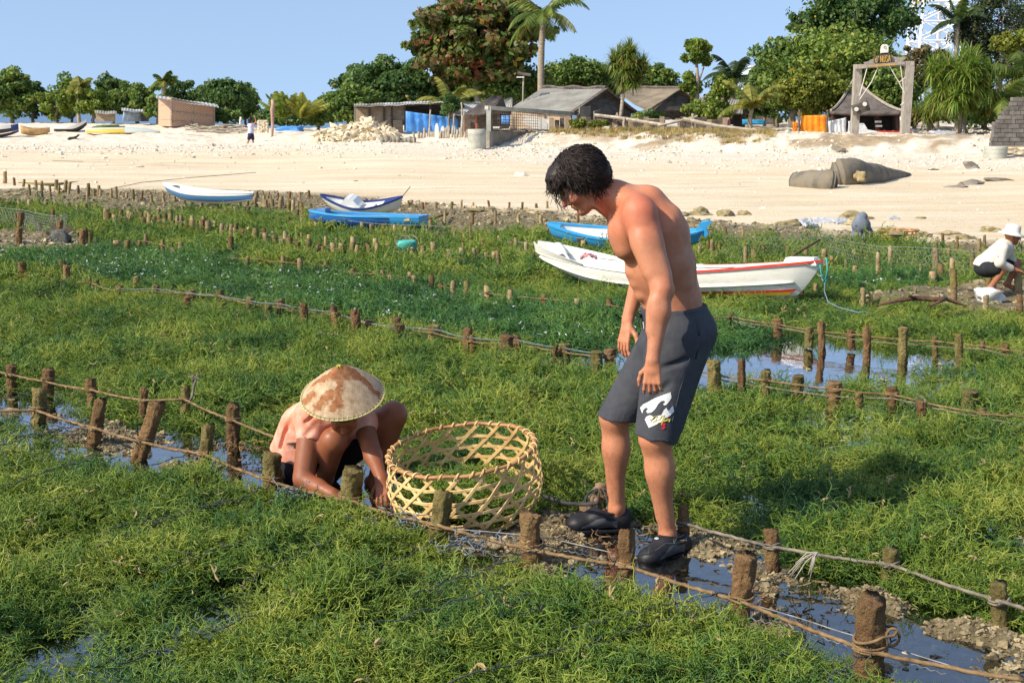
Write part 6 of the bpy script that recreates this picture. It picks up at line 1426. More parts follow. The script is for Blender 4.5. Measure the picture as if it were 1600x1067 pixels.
PAL = {'dark': [(.055, .125, .035), (.09, .175, .045), (.14, .22, .055)], 'mid': [(.10, .18, .04), (.16, .25, .05), (.23, .31, .06)], 'light': [(.13, .21, .035), (.21, .30, .048), (.30, .37, .065)], 'yellow': [(.13, .17, .025), (.21, .26, .035), (.30, .31, .05)],
       'almond': [(.06, .12, .025), (.12, .17, .035), (.20, .13, .04), (.30, .10, .05), (.17, .24, .05), (.10, .17, .035), (.13, .20, .04), (.20, .17, .07)], 'dry': [(.17, .13, .06), (.24, .19, .09), (.10, .12, .04)], 'cas': [(.03, .06, .02), (.06, .085, .03), (.10, .11, .05)]}
def tree(px, top, base, w, Y, pal, label, leaf=.20, n=None, clumps=None, flat=1.0, trunk=True, seed=0, group='trees along the village edge', gaps=.0, name='tree', lean=0, tw=1.0, under=0.0, species=None):
    global NR; NR = np.random.RandomState(seed + int(px) * 7 + int(Y)); w = w * 1.22; base = base + 5 if base > 120 else base
    g = TD(px, Y); root = empty(name, g, 0, label, 'tree' if name != 'shrub' else 'shrub', group)
    cxm = D(px + lean, (top + base) / 2, Y); top3 = D(px, top, Y).z - g.z; bot3 = max(D(px, base, Y).z - g.z, .15); k = Y / FPX * 1.0; rx = w / 2 * k; rz = (top3 - bot3) / 2; cz = (top3 + bot3) / 2; ry = min(rx, max(rz, rx * .6))
    clumps = clumps or int(np.clip(w * (base - top) / 95, 16, 110)); cr_ = max(rx, rz) * (.26 if clumps > 30 else .34)
    # crown = many clumps pushed towards the surface, with an uneven outline
    d = NR.normal(size=(clumps, 3)); d /= np.linalg.norm(d, axis=1)[:, None]; q = NR.uniform(.35, 1.0, clumps) ** .6 * (.80 + .30 * NR.rand(clumps))
    C = d * q[:, None] * np.array([rx - cr_ * .6, ry - cr_ * .5, rz - cr_ * .6]) + np.array([cxm.x - g.x, 0, cz]); C[:, 2] = np.maximum(C[:, 2], bot3)
    rad = cr_ * NR.uniform(.35, 1.1, clumps); n = n or int(np.clip(w * (base - top) * 1.05, 1200, 15000))
    ci = NR.randint(0, clumps, n); dd = NR.normal(size=(n, 3)); dd /= np.linalg.norm(dd, axis=1)[:, None]; rr = NR.uniform(.30, 1.0, n) ** .55 * NR.uniform(.9, 1.35, clumps)[ci]
    P = C[ci] + dd * (rad[ci] * rr)[:, None] * np.array([1, 1, .72 * flat]); P[:, 2] = np.maximum(P[:, 2], .05)
    nn = dd * .55 + NR.normal(size=(n, 3)) * .6 + np.array([0, -.1, .45]); nn /= np.linalg.norm(nn, axis=1)[:, None]
    pl = np.array(PAL[pal]); base_i = NR.randint(0, len(pl), clumps); mixi = np.where(NR.rand(n) < .55, base_i[ci], NR.randint(0, len(pl), n)); cols = pl[mixi] * NR.uniform(.75, 1.25, (n, 1))
    yl = NR.rand(n) < .012; cols[yl] = (.42, .30, .04)
    leaf_mesh('crown', P, nn, leaf * NR.uniform(.6, 1.3, n), cols, root)
    if trunk:
        mb = MB(); hb = bot3 + rz * .8; tr = max(.05, rx * .055) * tw; c0 = Vector((0, 0, -.2)); c1 = Vector((cxm.x - g.x, 0, hb)); pts = [c0.lerp(c1, i / 6) + Vector((math.sin(i * 1.7 + px) * rx * .04, 0, 0)) for i in range(7)]
        mb.tube(pts, [tr * (1.5 - .12 * i * 1.0) for i in range(7)], 8); mb.out('trunk', M_BARK, root, True)
        mb = MB()
        for j in range(min(12, clumps)):
            e = Vector(C[j]); s_ = pts[4 + j % 3]; m_ = s_.lerp(e, .5) + Vector((0, 0, -rz * .08)); mb.tube([s_, m_, e], [tr * .5, tr * .32, tr * .12], 5)
        mb.out('limbs', M_BARK, root, True)
    return root
def frond(root, base, d, L, droop, cols, wleaf=.045, n=26, leaflen=.5, name='frond'):
    """rachis with two rows of drooping leaflets"""
    d = Vector(d).normalized(); side = d.cross(Vector((0, 0, 1))); side = side.normalized() if side.length > .05 else Vector((1, 0, 0)); V = []; F_ = []; C_ = []; pts = []; p = Vector(base); dirv = d.copy()
    for i in range(n + 1):
        pts.append(p.copy()); dirv = (dirv + Vector((0, 0, -droop / n * (.4 + 1.4 * i / n)))).normalized(); p = p + dirv * L / n
    for i in range(1, n + 1):
        f = i / n; ll = leaflen * math.sin(math.pi * min(1, f * .82 + .12)) ** .7; t = (pts[i] - pts[i - 1]).normalized()
        for sg in (1, -1):
            o = (side * sg + t * .55 + Vector((0, 0, -.45 - .3 * random.random()))).normalized(); tipp = pts[i] + o * ll + Vector((0, 0, -.12 * ll)); m_ = pts[i] + o * ll * .5; b = len(V); w_ = wleaf
            V += [pts[i] - t * w_, pts[i] + t * w_, m_ + t * w_ * 1.1, m_ - t * w_ * 1.1, tipp]; F_ += [(b, b + 1, b + 2, b + 3), (b + 3, b + 2, b + 4)]
            c = np.array(cols[random.randrange(len(cols))]) * random.uniform(.8, 1.2); C_ += [c] * 5
    b = len(V); mb = MB(); mb.tube(pts, [.035 * (1 - .8 * i / n) for i in range(n + 1)], 4)
    V += [Vector(v) for v in mb.v]; F_ += [tuple(i + b for i in f) for f in mb.f]; C_ += [np.array(cols[-1]) * 1.1] * len(mb.v)
    o = obj(name, V, F_, M_LEAF, root); vcol(o, 'leafcol', np.array(C_)); return o
PGREEN = [(.08, .14, .025), (.13, .20, .04), (.20, .25, .05)]; PYEL = [(.24, .24, .04), (.33, .30, .06), (.15, .18, .03)]; PDARK = [(.025, .05, .02), (.045, .08, .025), (.07, .10, .03)]
def palm(px, cy, base, Y, fronds, L, label, cols=PGREEN, trunk_w=8, lean=0, seed=1, leaflen=.55, droop=1.6, tilt=None, nuts=False, wl=.05, group='coconut palms'):
    random.seed(seed); g = TD(px - lean, Y); root = empty('palm_tree', g, 0, label, 'palm', group); c = D(px, cy, Y) - g
    if trunk_w:
        mb = MB(); n = 14; pts = [Vector((0, 0, -.3)).lerp(c, i / n) + Vector((math.sin(i / n * math.pi) * -.12, 0, 0)) for i in range(n + 1)]; r0 = trunk_w / 2 / FPX * Y; mb.tube(pts, [r0 * (1.25 - .35 * i / n) * (1 + .05 * (i % 2)) for i in range(n + 1)], 9); mb.out('trunk', M_PALMT, root, True)
    for i in range(fronds):
        a = 2 * math.pi * i / fronds + random.uniform(-.25, .25); el_ = random.uniform(-.15, 1.15) if tilt is None else random.uniform(*tilt); cc = cols if not (i % 4 == 1) else (PYEL if cols is not PDARK else PGREEN)
        frond(root, c, (math.cos(a) * math.cos(el_), math.sin(a) * math.cos(el_), math.sin(el_)), L * random.uniform(.8, 1.1), droop * random.uniform(.7, 1.2), cc, wl, 22, leaflen)
    if nuts:
        mb = MB()
        for i in range(9): a = i * .7; mb.lathe([(0, -.11), (.09, -.06), (.11, 0), (.08, .08), (0, .11)], 8, c + Vector((.2 * math.cos(a), .2 * math.sin(a), -.25 - .12 * (i % 2))))
        mb.out('coconuts', noisy('orange_coconut', (.5, .22, .04), (.6, .35, .08), 4, .6, 0), root, True)
    return root
def pandanus(px, cy, w, h, base, Y, heads, label, trunk_w=6, seed=3, cols=None, lean=0, L=.9):
    random.seed(seed); g = TD(px - lean, Y); root = empty('pandanus_tree', g, 0, label, 'pandanus', 'pandanus trees'); c = D(px, cy, Y) - g; k = Y / FPX; mb = MB(); cols = cols or [(.10, .17, .025), (.16, .24, .035), (.24, .30, .05), (.30, .28, .07)]
    tr = trunk_w / 2 * k; fork = Vector((0, 0, -.2)).lerp(c, .62); mb.tube([Vector((0, 0, -.2)), Vector((0, 0, -.2)).lerp(c, .3) + Vector((.06, 0, 0)), fork], [tr * 1.2, tr, tr * .9], 8)
    for i in range(5): a = i * 1.25; mb.tube([Vector((0, 0, .75)), Vector((.45 * math.cos(a), .45 * math.sin(a), -.1))], [tr * .35, tr * .28], 5)
    H = []
    for i in range(heads):
        a = random.uniform(0, 6.28); q = math.sqrt(random.random()); z = random.uniform(-1, 1); s_ = math.sqrt(max(0, 1 - z * z)); H.append(c + Vector((math.cos(a) * q * s_ * w / 2 * k * .72, math.sin(a) * q * s_ * w / 2 * k * .7, z * h / 2 * k * .62)))
    for e in H[:9]: mb.tube([fork, fork.lerp(e, .5) + Vector((0, 0, -.1)), e], [tr * .5, tr * .4, tr * .3], 5)
    mb.out('trunk', M_PALMT, root, True)
    for e in H:
        V = []; F_ = []; C_ = []
        for j in range(70):
            a = random.uniform(0, 6.28); el_ = random.uniform(-.9, 1.4); d = Vector((math.cos(a) * math.cos(el_), math.sin(a) * math.cos(el_), math.sin(el_))); sd_ = d.cross(Vector((0, 0, 1))).normalized(); l_ = L * random.uniform(.7, 1.15); p = e.copy(); dv = d.copy(); cc = np.array(cols[random.randrange(len(cols))]) * random.uniform(.8, 1.2); b = len(V); m_ = 5
            for s_ in range(m_ + 1):
                ww = .042 * (1 - s_ / m_) + .004; V += [p - sd_ * ww, p + sd_ * ww]; C_ += [cc, cc]; dv = (dv + Vector((0, 0, -.34 * s_ / m_ * 1.5))).normalized(); p = p + dv * l_ / m_
            for s_ in range(m_): F_.append((b + 2 * s_, b + 2 * s_ + 1, b + 2 * s_ + 3, b + 2 * s_ + 2))
        o = obj('leaf_rosette', V, F_, M_LEAF, root); vcol(o, 'leafcol', np.array(C_))
    return root
# left group
TR = [(18, 100, 190, 78, 88, 'mid', 'leafy tree at the far left edge behind the boats', .26), (52, 122, 188, 62, 90, 'dark', 'dark low tree second from the left edge', .24), (88, 128, 186, 60, 87, 'light', 'yellow green bushy tree behind the white and dark boat', .24), (112, 110, 185, 46, 91, 'mid', 'taller thin topped tree behind the white and dark boat', .24),
      (146, 132, 190, 62, 86, 'light', 'light green tree in front of the low brown shed', .24), (176, 113, 186, 52, 90, 'dark', 'pointed dark tree behind the tiny blue shed', .24), (215, 122, 186, 70, 88, 'mid', 'round green tree left of the woven bamboo hut', .24), (246, 140, 196, 40, 80, 'mid', 'bush leaning against the left wall of the woven bamboo hut', .22),
      (285, 120, 185, 62, 88, 'dark', 'dark round tree right behind the woven bamboo hut', .24), (318, 128, 170, 40, 92, 'mid', 'small tree top above the right end of the hut roof', .24), (352, 116, 195, 84, 86, 'dark', 'large loose dark tree right of the woven bamboo hut', .26), (384, 124, 196, 46, 88, 'mid', 'spiky topped green tree behind the child', .24),
      (352, 166, 200, 60, 79, 'mid', 'low bright bush beneath the large loose dark tree', .20), (415, 168, 202, 50, 80, 'dark', 'low dark shrub left of the knotted pinkish pole', .22), (452, 172, 203, 60, 79, 'dark', 'low dark shrub under the two young palms', .22), (498, 166, 202, 56, 77, 'mid', 'green shrub right of the yellow young palm', .22),
      (545, 128, 196, 84, 80, 'mid', 'sloping left flank of the dense dark trees behind the shack', .25), (612, 84, 180, 118, 83, 'dark', 'dense round dark green tree behind the long shack', .27), (565, 96, 170, 78, 85, 'dark', 'second dense dark tree left of the round one', .26), (660, 120, 180, 60, 84, 'dark', 'dark tree filling the gap left of the red leaved almond tree', .26),
      (702, 142, 184, 38, 68.5, 'dark', 'small round tree growing up through the end of the shack roof', .18), (790, 92, 172, 140, 83, 'mid', 'green tree under the right side of the red leaved almond tree', .27), (720, 108, 170, 110, 85, 'dark', 'dark tree under the left side of the red leaved almond tree', .27), (845, 118, 160, 60, 86, 'mid', 'green tree behind the tall palm trunk', .26),
      (760, 158, 185, 60, 75, 'light', 'light green bush behind the small thatched hut', .2), (905, 84, 150, 100, 90, 'mid', 'round green tree behind the grey roofed house', .27), (1022, 92, 150, 80, 92, 'mid', 'green tree behind the tan roofed house', .27), (965, 104, 150, 50, 94, 'dark', 'dark tree directly behind the round headed pandanus', .26),
      (1092, 152, 200, 60, 66, 'light', 'bright shrub at the foot of the thin tree', .18), (1125, 105, 190, 40, 70, 'light', 'slender light green shrub left of the thin trunked tree', .18), (1150, 130, 196, 90, 84, 'mid', 'green shrubs below the palm with orange nuts', .24), (1105, 150, 180, 50, 80, 'mid', 'green bush behind the curved thatched shelter', .22), (1195, 128, 190, 60, 76, 'dark', 'dark shrub below the pale blue building', .22),
      (1008, 172, 196, 56, 63.5, 'light', 'low bright shrub in front of the dark gable', .16), (905, 184, 203, 30, 60.5, 'yellow', 'small yellow green shrub beside the stubby grey post', .14), (938, 186, 204, 34, 60.3, 'yellow', 'low yellow green creeper at the board fence', .14),
      (1240, 40, 190, 130, 72, 'mid', 'big round green tree at the left of the right hand grove', .26), (1215, 70, 150, 60, 74, 'dark', 'dark tree at the very left of the right hand grove', .26), (1345, -45, 95, 180, 80, 'dark', 'tall dark glossy tree rising out of the top of the photo', .28), (1262, 10, 60, 60, 82, 'dark', 'dark tree top touching the top edge of the photo', .27), (1310, 24, 195, 170, 70, 'light', 'large light green tree behind the pavilion', .24),
      (1270, 98, 186, 100, 61, 'yellow', 'small yellow green tree in front of the orange sheet', .18), (1385, 95, 190, 90, 68, 'mid', 'green tree behind the gateway opening', .22), (1430, 62, 150, 70, 74, 'dry', 'dry brownish tree below the telecom tower', .20), (1465, 75, 130, 50, 78, 'dry', 'dry pale tree top right of the tower foot', .20), (1455, 150, 210, 70, 66, 'dark', 'dark shrubs in the shade behind the right gate post', .22),
      (1540, 140, 212, 120, 68, 'dark', 'dark undergrowth behind the palm trunks at the right', .22), (1560, -30, 120, 140, 75, 'cas', 'feathery dark casuarina tree at the upper right corner', .16), (1610, 30, 170, 90, 72, 'cas', 'feathery tree cut off by the right edge', .16), (1585, 40, 90, 60, 66, 'yellow', 'yellow leaved branch before the casuarina', .20), (1500, 100, 190, 60, 72, 'dry', 'brown dry brush between pandanus and gate', .20)]
for i, (px, top, base, w, Y, pal, lab, lf) in enumerate(TR):
    tree(px, top, base, w, Y, pal, lab, lf * .62, seed=i, name='shrub' if (base - top) < 50 and Y < 82 else 'tree', group=None)
tree(746, -48, 152, 208, 82, 'almond', 'huge tropical almond tree with red and green leaves reaching out of the photo', .30, n=13000, clumps=120, flat=.55, group=None, tw=.8)
tree(662, 48, 92, 66, 82, 'almond', 'low outer branch of red leaves at the left of the almond tree', .28, flat=.5, group=None, trunk=False)
# thin tree with a tall bare trunk
r_ = tree(1089, 56, 104, 44, 70, 'light', 'slim tree with a rounded bright crown on a pale bare trunk', .20, n=2600, clumps=16, group=None, trunk=False)
mb = MB(); c_ = r_.location; mb.tube([Vector((0, 0, 0)), D(1088, 160, 70) - c_, D(1090, 130, 70) - c_, D(1088, 95, 70) - c_], [.16, .13, .12, .07], 7); mb.tube([D(1089, 135, 70) - c_, D(1100, 105, 70) - c_], [.07, .04], 5); mb.tube([D(1089, 128, 70) - c_, D(1076, 112, 70) - c_], [.05, .03], 5); mb.out('trunk', M_PALMT, r_, True)
tree(1078, 110, 150, 34, 70, 'light', 'leafy side shoots low on the slim pale trunk', .16, trunk=False, group=None, name='shrub'); tree(1106, 86, 105, 18, 70, 'light', 'small tuft of leaves right of the slim tree crown', .16, n=300, trunk=False, group=None, name='shrub')
# palms
palm(849, 22, 140, 76, 15, 2.9, 'tall coconut palm whose crown meets the top edge of the photo', PGREEN, 9.5, 1, 5, .75, 1.5, wl=.055)
palm(1147, 122, 180, 78, 13, 2.3, 'coconut palm with dark fronds and a bunch of orange nuts', PDARK, 8, 0, 9, .6, 1.5, (-.1, 1.2), True)
palm(441, 184, 200, 76, 13, 1.7, 'young green palm right of the knotted pinkish pole', [(.14, .22, .03), (.22, .30, .05), (.30, .36, .07)], 0, 0, 2, .5, .5, (.7, 1.4)); palm(474, 184, 200, 76, 13, 1.8, 'young yellow palm left of the limestone rubble', [(.34, .36, .06), (.44, .42, .08), (.25, .30, .06)], 0, 0, 4, .5, .6, (.6, 1.35))
palm(257, 131, 150, 86, 11, 1.1, 'small palm crown standing above the round tree by the hut', PGREEN, 6, 0, 6, .45, 1.6, (.0, 1.2)); palm(125, 136, 150, 86, 9, 1.1, 'small yellow palm crown above the left trees', PYEL, 5, 0, 7, .45, 1.6, (.0, 1.2))
palm(1176, 168, 208, 59, 9, 1.7, 'young yellow palm on the bank left of the orange sheet', PYEL, 6, 0, 8, .45, 1.4, (.1, 1.2)); palm(705, 168, 190, 71, 8, 2.1, 'yellowish palm fronds rising behind the small round tree', PYEL, 6, 0, 10, .5, 1.4, (.5, 1.3)); palm(1214, 100, 170, 76, 9, 1.9, 'dark palm fronds left of the right hand grove', PDARK, 6, 0, 11, .5, 1.6, (-.2, 1.1))
palm(1497, 34, 140, 74, 12, 2.0, 'palm top between telecom tower and casuarina', PDARK, 7, 0, 12, .5, 1.4, (.0, 1.3)); palm(1600, 118, 205, 60, 15, 3.4, 'large yellow green palm arching in from the right edge', PGREEN, 9, 0, 13, .8, 1.7, (-.2, 1.1), wl=.055)
palm(1572, 158, 212, 58, 9, 2.0, 'palm with a pale bare trunk at the right behind the block wall', PGREEN, 8, 4, 14, .6, 1.8, (-.1, 1.0)); palm(1512, 172, 212, 59, 7, 1.5, 'small bright palm shoot beneath the large pandanus', PYEL, 5, 0, 15, .4, 1.2, (.2, 1.2))
pandanus(980, 106, 76, 78, 190, 62, 30, 'round headed pandanus tree on a bent pale trunk in front of the tan roofed house', 6, 3, lean=16, L=.75)
pandanus(1497, 128, 140, 118, 212, 58, 58, 'large bright pandanus tree right of the timber gateway', 7, 5, [(.12, .22, .03), (.18, .30, .04), (.26, .36, .06), (.30, .30, .07)], lean=-3, L=.95)
pandanus(1450, 175, 60, 50, 212, 62, 8, 'lower pandanus tuft behind the right gate post', 5, 6, L=.8)
tree(1425, 178, 204, 18, 62, 'dry', 'bunch of hanging rust brown dead leaves behind the right gate post', .15, n=500, trunk=False, group=None, name='shrub')
# dry grass fringe on the bank edge
GR = bpy.data.collections.new('bank_grass_src'); rg = random.Random(5); M_BG = noisy('dry_bank_grass', (.16, .13, .04), (.36, .26, .10), 2, .8, 0, coord='World', c3=(.20, .24, .06))
for i in range(4):
    V = []; F_ = []
    for j in range(26):
        p = Vector((rg.gauss(0, .12), rg.gauss(0, .12), 0)); a = rg.uniform(0, 6.28); d = Vector((math.cos(a) * .4, math.sin(a) * .4, 1)); b = len(V); h_ = rg.uniform(.06, .2); V += [p + Vector((.012, 0, 0)), p - Vector((.012, 0, 0)), p + d * h_]; F_.append((b, b + 1, b + 2))
    GR.objects.link(bpy.data.objects.new('tuft.%03d' % i, mesh_data('tuft', V, F_))); GR.objects[-1].data.materials.append(M_BG)
x, y = sample(60000, 50, 64, .62); u_ = x / y; d2_ = np.interp(u_, _u, _d2); k = (u_ > .03) & (u_ < .2) & (y > d2_ - 1.6 - .6 * vn(x, y, .7)) & (y < d2_ + 3) & (rs.rand(len(x)) < .25); x, y = x[k], y[k]
scatter('bank_grass', np.stack([x, y, ground_z(x, y)], -1), np.stack([rs.normal(0, .1, len(x)), rs.normal(0, .1, len(x)), rs.uniform(0, 6.3, len(x))], -1), np.ones((len(x), 3)) * rs.uniform(.6, 1.3, len(x))[:, None], rs.randint(0, 4, len(x)), GR, 'dry grass fringe along the top of the sand bank')
# ---------------------------------------------------------------- bodies: smooth unions of tapered limbs, meshed with surface nets
class Field:
    def __init__(self, lo, hi, h):
        self.lo = np.array(lo, float); self.h = h
        self.n = np.ceil((np.array(hi) - self.lo) / h).astype(int) + 1; self.s = 1.0
        self.f = np.full(tuple(self.n), 0.5, dtype=np.float32)
    def blk(self, lo, hi):
        a = np.clip(np.floor((np.array(lo) - self.lo) / self.h).astype(int), 0, self.n)
        b = np.clip(np.ceil((np.array(hi) - self.lo) / self.h).astype(int) + 1, 0, self.n)
        sl = tuple(slice(a[i], b[i]) for i in range(3))
        g = [self.lo[i] + self.h * np.arange(a[i], b[i]) for i in range(3)]
        return sl, np.stack(np.meshgrid(*g, indexing='ij'), -1).astype(np.float32)
    def put(self, sl, d, k, mode='add'):
        a = self.f[sl]
        if mode == 'add':
            if k > 0:
                hh = np.clip(.5 + .5 * (a - d) / k, 0, 1); self.f[sl] = a * (1 - hh) + d * hh - k * hh * (1 - hh)
            else: self.f[sl] = np.minimum(a, d)
        else:
            d = -d
            hh = np.clip(.5 - .5 * (a - d) / k, 0, 1); self.f[sl] = a * (1 - hh) + d * hh + k * hh * (1 - hh)
    def cone(self, a, b, ra, rb, k=.02, flat=None, mode='add', bulge=0.0):
        """tapered limb from a to b; flat=(direction, factor) widens it along a direction by 1/factor; bulge swells its middle"""
        ra, rb, k, bulge = ra * self.s, rb * self.s, k * self.s, bulge * self.s
        a = np.array(a, float); b = np.array(b, float); m = max(ra, rb) / (min(1, flat[1]) if flat else 1) + bulge + max(k, .01) * 1.5 + .01
        sl, P = self.blk(np.minimum(a, b) - m, np.maximum(a, b) + m)
        if P.size == 0: return
        if flat:
            d = np.array(flat[0], float); d /= np.linalg.norm(d); q = flat[1] - 1; c = (a + b) / 2
            P = P + (q * ((P - c) @ d))[..., None] * d; a = a + q * ((a - c) @ d) * d; b = b + q * ((b - c) @ d) * d
        ab = b - a; L = max(ab @ ab, 1e-9); t = np.clip(((P - a) @ ab) / L, 0, 1)
        dd = np.linalg.norm(P - (a + t[..., None] * ab), axis=-1) - (ra + (rb - ra) * t + bulge * np.sin(np.pi * t) ** 1.0)
        self.put(sl, dd, k, mode)
    def ell(self, c, r, R=None, k=.02, mode='add'):
        """ellipsoid; R columns = its axes"""
        c = np.array(c, float); r = np.array(r, float) * self.s; k = k * self.s; m = r.max() + max(k, .01) * 1.5 + .01
        sl, P = self.blk(c - m, c + m)
        if P.size == 0: return
        P = P - c
        if R is not None: P = P @ np.array(R, float)
        k0 = np.linalg.norm(P / r, axis=-1); k1 = np.linalg.norm(P / (r * r), axis=-1) + 1e-6
        self.put(sl, k0 * (k0 - 1) / k1, k, mode)
    def half(self, p, nrm, k=.004):
        """cut away everything on the side the normal points to"""
        nrm = np.array(nrm, float); nrm /= np.linalg.norm(nrm)
        sl, P = self.blk(self.lo, self.lo + self.h * self.n)
        d = (P - np.array(p, float)) @ nrm
        a = self.f; hh = np.clip(.5 - .5 * (a - d) / k, 0, 1); self.f = (a * (1 - hh) + d * hh + k * hh * (1 - hh)).astype(np.float32)
    def mesh(self, smooth=1):
        f = self.f; s = f < 0; n = self.n
        cs = [(i, j, k) for i in (0, 1) for j in (0, 1) for k in (0, 1)]
        cnt = np.zeros(tuple(n - 1), dtype=np.int8)
        for i, j, k in cs: cnt += s[i:n[0] - 1 + i, j:n[1] - 1 + j, k:n[2] - 1 + k]
        act = (cnt > 0) & (cnt < 8)
        I = np.argwhere(act); idx = -np.ones(act.shape, dtype=np.int64); idx[act] = np.arange(len(I))
        acc = np.zeros((len(I), 3)); num = np.zeros(len(I))
        val = {c: f[I[:, 0] + c[0], I[:, 1] + c[1], I[:, 2] + c[2]].astype(float) for c in cs}
        for c in cs:
            for ax in range(3):
                if c[ax] == 0:
                    e = list(c); e[ax] = 1; e = tuple(e); a, b = val[c], val[e]; m = (a < 0) != (b < 0)
                    t = np.where(m, a / np.where(np.abs(a - b) < 1e-9, 1, a - b), 0)
                    p = np.zeros((len(I), 3)); p += np.array(c); p[:, ax] += t
                    acc[m] += p[m]; num[m] += 1
        V = self.lo + self.h * (I + acc / num[:, None])
        Fs = []
        for ax in range(3):
            o1, o2 = (ax + 1) % 3, (ax + 2) % 3
            a = s; sl0 = [slice(None)] * 3; sl1 = [slice(None)] * 3; sl0[ax] = slice(0, -1); sl1[ax] = slice(1, None)
            ch = a[tuple(sl0)] != a[tuple(sl1)]; E = np.argwhere(ch)
            E = E[(E[:, o1] > 0) & (E[:, o2] > 0) & (E[:, o1] < n[o1] - 1) & (E[:, o2] < n[o2] - 1)]
            ins = a[E[:, 0], E[:, 1], E[:, 2]]
            q = []
            for da, db in ((0, 0), (1, 0), (1, 1), (0, 1)):
                c = E.copy(); c[:, o1] -= da; c[:, o2] -= db; q.append(idx[c[:, 0], c[:, 1], c[:, 2]])
            q = np.stack(q, -1); q = np.where(ins[:, None], q, q[:, ::-1]); Fs.append(q[(q >= 0).all(1)])
        F = np.concatenate(Fs)
        for _ in range(smooth):
            sm = np.zeros_like(V); c = np.zeros(len(V))
            for a, b in ((0, 1), (1, 2), (2, 3), (3, 0)):
                np.add.at(sm, F[:, a], V[F[:, b]]); np.add.at(c, F[:, a], 1); np.add.at(sm, F[:, b], V[F[:, a]]); np.add.at(c, F[:, b], 1)
            V = V * .5 + .5 * sm / np.maximum(c, 1)[:, None]
        return V, F
def paint(V, base, spots):
    C = np.tile(np.array(base, float), (len(V), 1))
    for c, r, col, s in spots:
        d = np.linalg.norm(V - np.array(c), axis=1) / r; w = (s * np.clip(1 - d, 0, 1) ** .8)[:, None]; C = C * (1 - w) + np.array(col) * w
    return C
def skin_material(name, rough=.52, hair=0.0, wet=.0):
    m, t, p = material(name)
    at = N(t, 'Attribute', attribute_name='tone'); tc = N(t, 'TexCoord')
    n = N(t, 'TexNoise', i_Scale=38.0, i_Detail=6, i_Roughness=.65); t.links.new(tc.outputs['Object'], n.inputs['Vector'])
    c = mixc(t, ramp(t, n.outputs[0], [(.35, (.0, .0, .0)), (.7, (.35, .35, .35))]), at.outputs['Color'], (.80, .62, .52), 'MULTIPLY')
    nb = N(t, 'TexNoise', i_Scale=11.0, i_Detail=7, i_Roughness=.7); t.links.new(tc.outputs['Object'], nb.inputs['Vector']); c = mixc(t, ramp(t, nb.outputs[0], [(.42, (0, 0, 0)), (.7, (.5, .5, .5))]), c, (.78, .60, .52), 'MULTIPLY')
    nr = N(t, 'MapRange', i_1=.3, i_2=.7, i_3=rough - .14, i_4=rough + .2); t.links.new(nb.outputs[0], nr.inputs[0]); t.links.new(nr.outputs[0], p.inputs['Roughness'])
    t.links.new(c, p.inputs['Base Color']); p.inputs['Specular IOR Level'].default_value = .4
    p.inputs['Subsurface Weight'].default_value = .12; p.inputs['Subsurface Radius'].default_value = (.9, .35, .2); p.inputs['Subsurface Scale'].default_value = .008
    n2 = N(t, 'TexNoise', i_Scale=160.0, i_Detail=4, i_Roughness=.6); t.links.new(tc.outputs['Object'], n2.inputs['Vector']); bump(t, p, n2.outputs[0], .22, .002)
    return m
def cloth_material(name, base, dark, scale=60, weave=True, rough=.85, attr=False):
    m, t, p = material(name)
    tc = N(t, 'TexCoord'); n = N(t, 'TexNoise', i_Scale=9.0, i_Detail=6, i_Roughness=.65); t.links.new(tc.outputs['Object'], n.inputs['Vector'])
    c = ramp(t, n.outputs[0], [(.38, dark), (.62, base)])
    if weave:
        w = N(t, 'TexWave', i_Scale=scale, i_Distortion=.6, i_Detail=1); w.bands_direction = 'Z'; t.links.new(tc.outputs['Object'], w.inputs['Vector'])
        c = mixc(t, ramp(t, w.outputs[0], [(.35, (0, 0, 0)), (.65, (.5, .5, .5))]), c, tuple(x * 1.6 for x in base))
    t.links.new(c, p.inputs['Base Color']); p.inputs['Roughness'].default_value = rough; p.inputs['Specular IOR Level'].default_value = .2
    n2 = N(t, 'TexNoise', i_Scale=14.0, i_Detail=5, i_Roughness=.6); t.links.new(tc.outputs['Object'], n2.inputs['Vector']); bump(t, p, n2.outputs[0], .5, .012)
    return m
class Rig:
    """a person's own frame: joints are given where they stand in the place, the mesh is stored relative to its root"""
    def __init__(self, origin): self.o = np.array(origin, float)
    def __call__(self, px, py, Y): return np.array(D(px, py, Y)) - self.o
def frame(f, u):
    f = np.array(f, float); f /= np.linalg.norm(f); u = np.array(u, float); u -= f * (u @ f); u /= np.linalg.norm(u); s = np.cross(u, f)
    return f, s, u        # forward, left, up
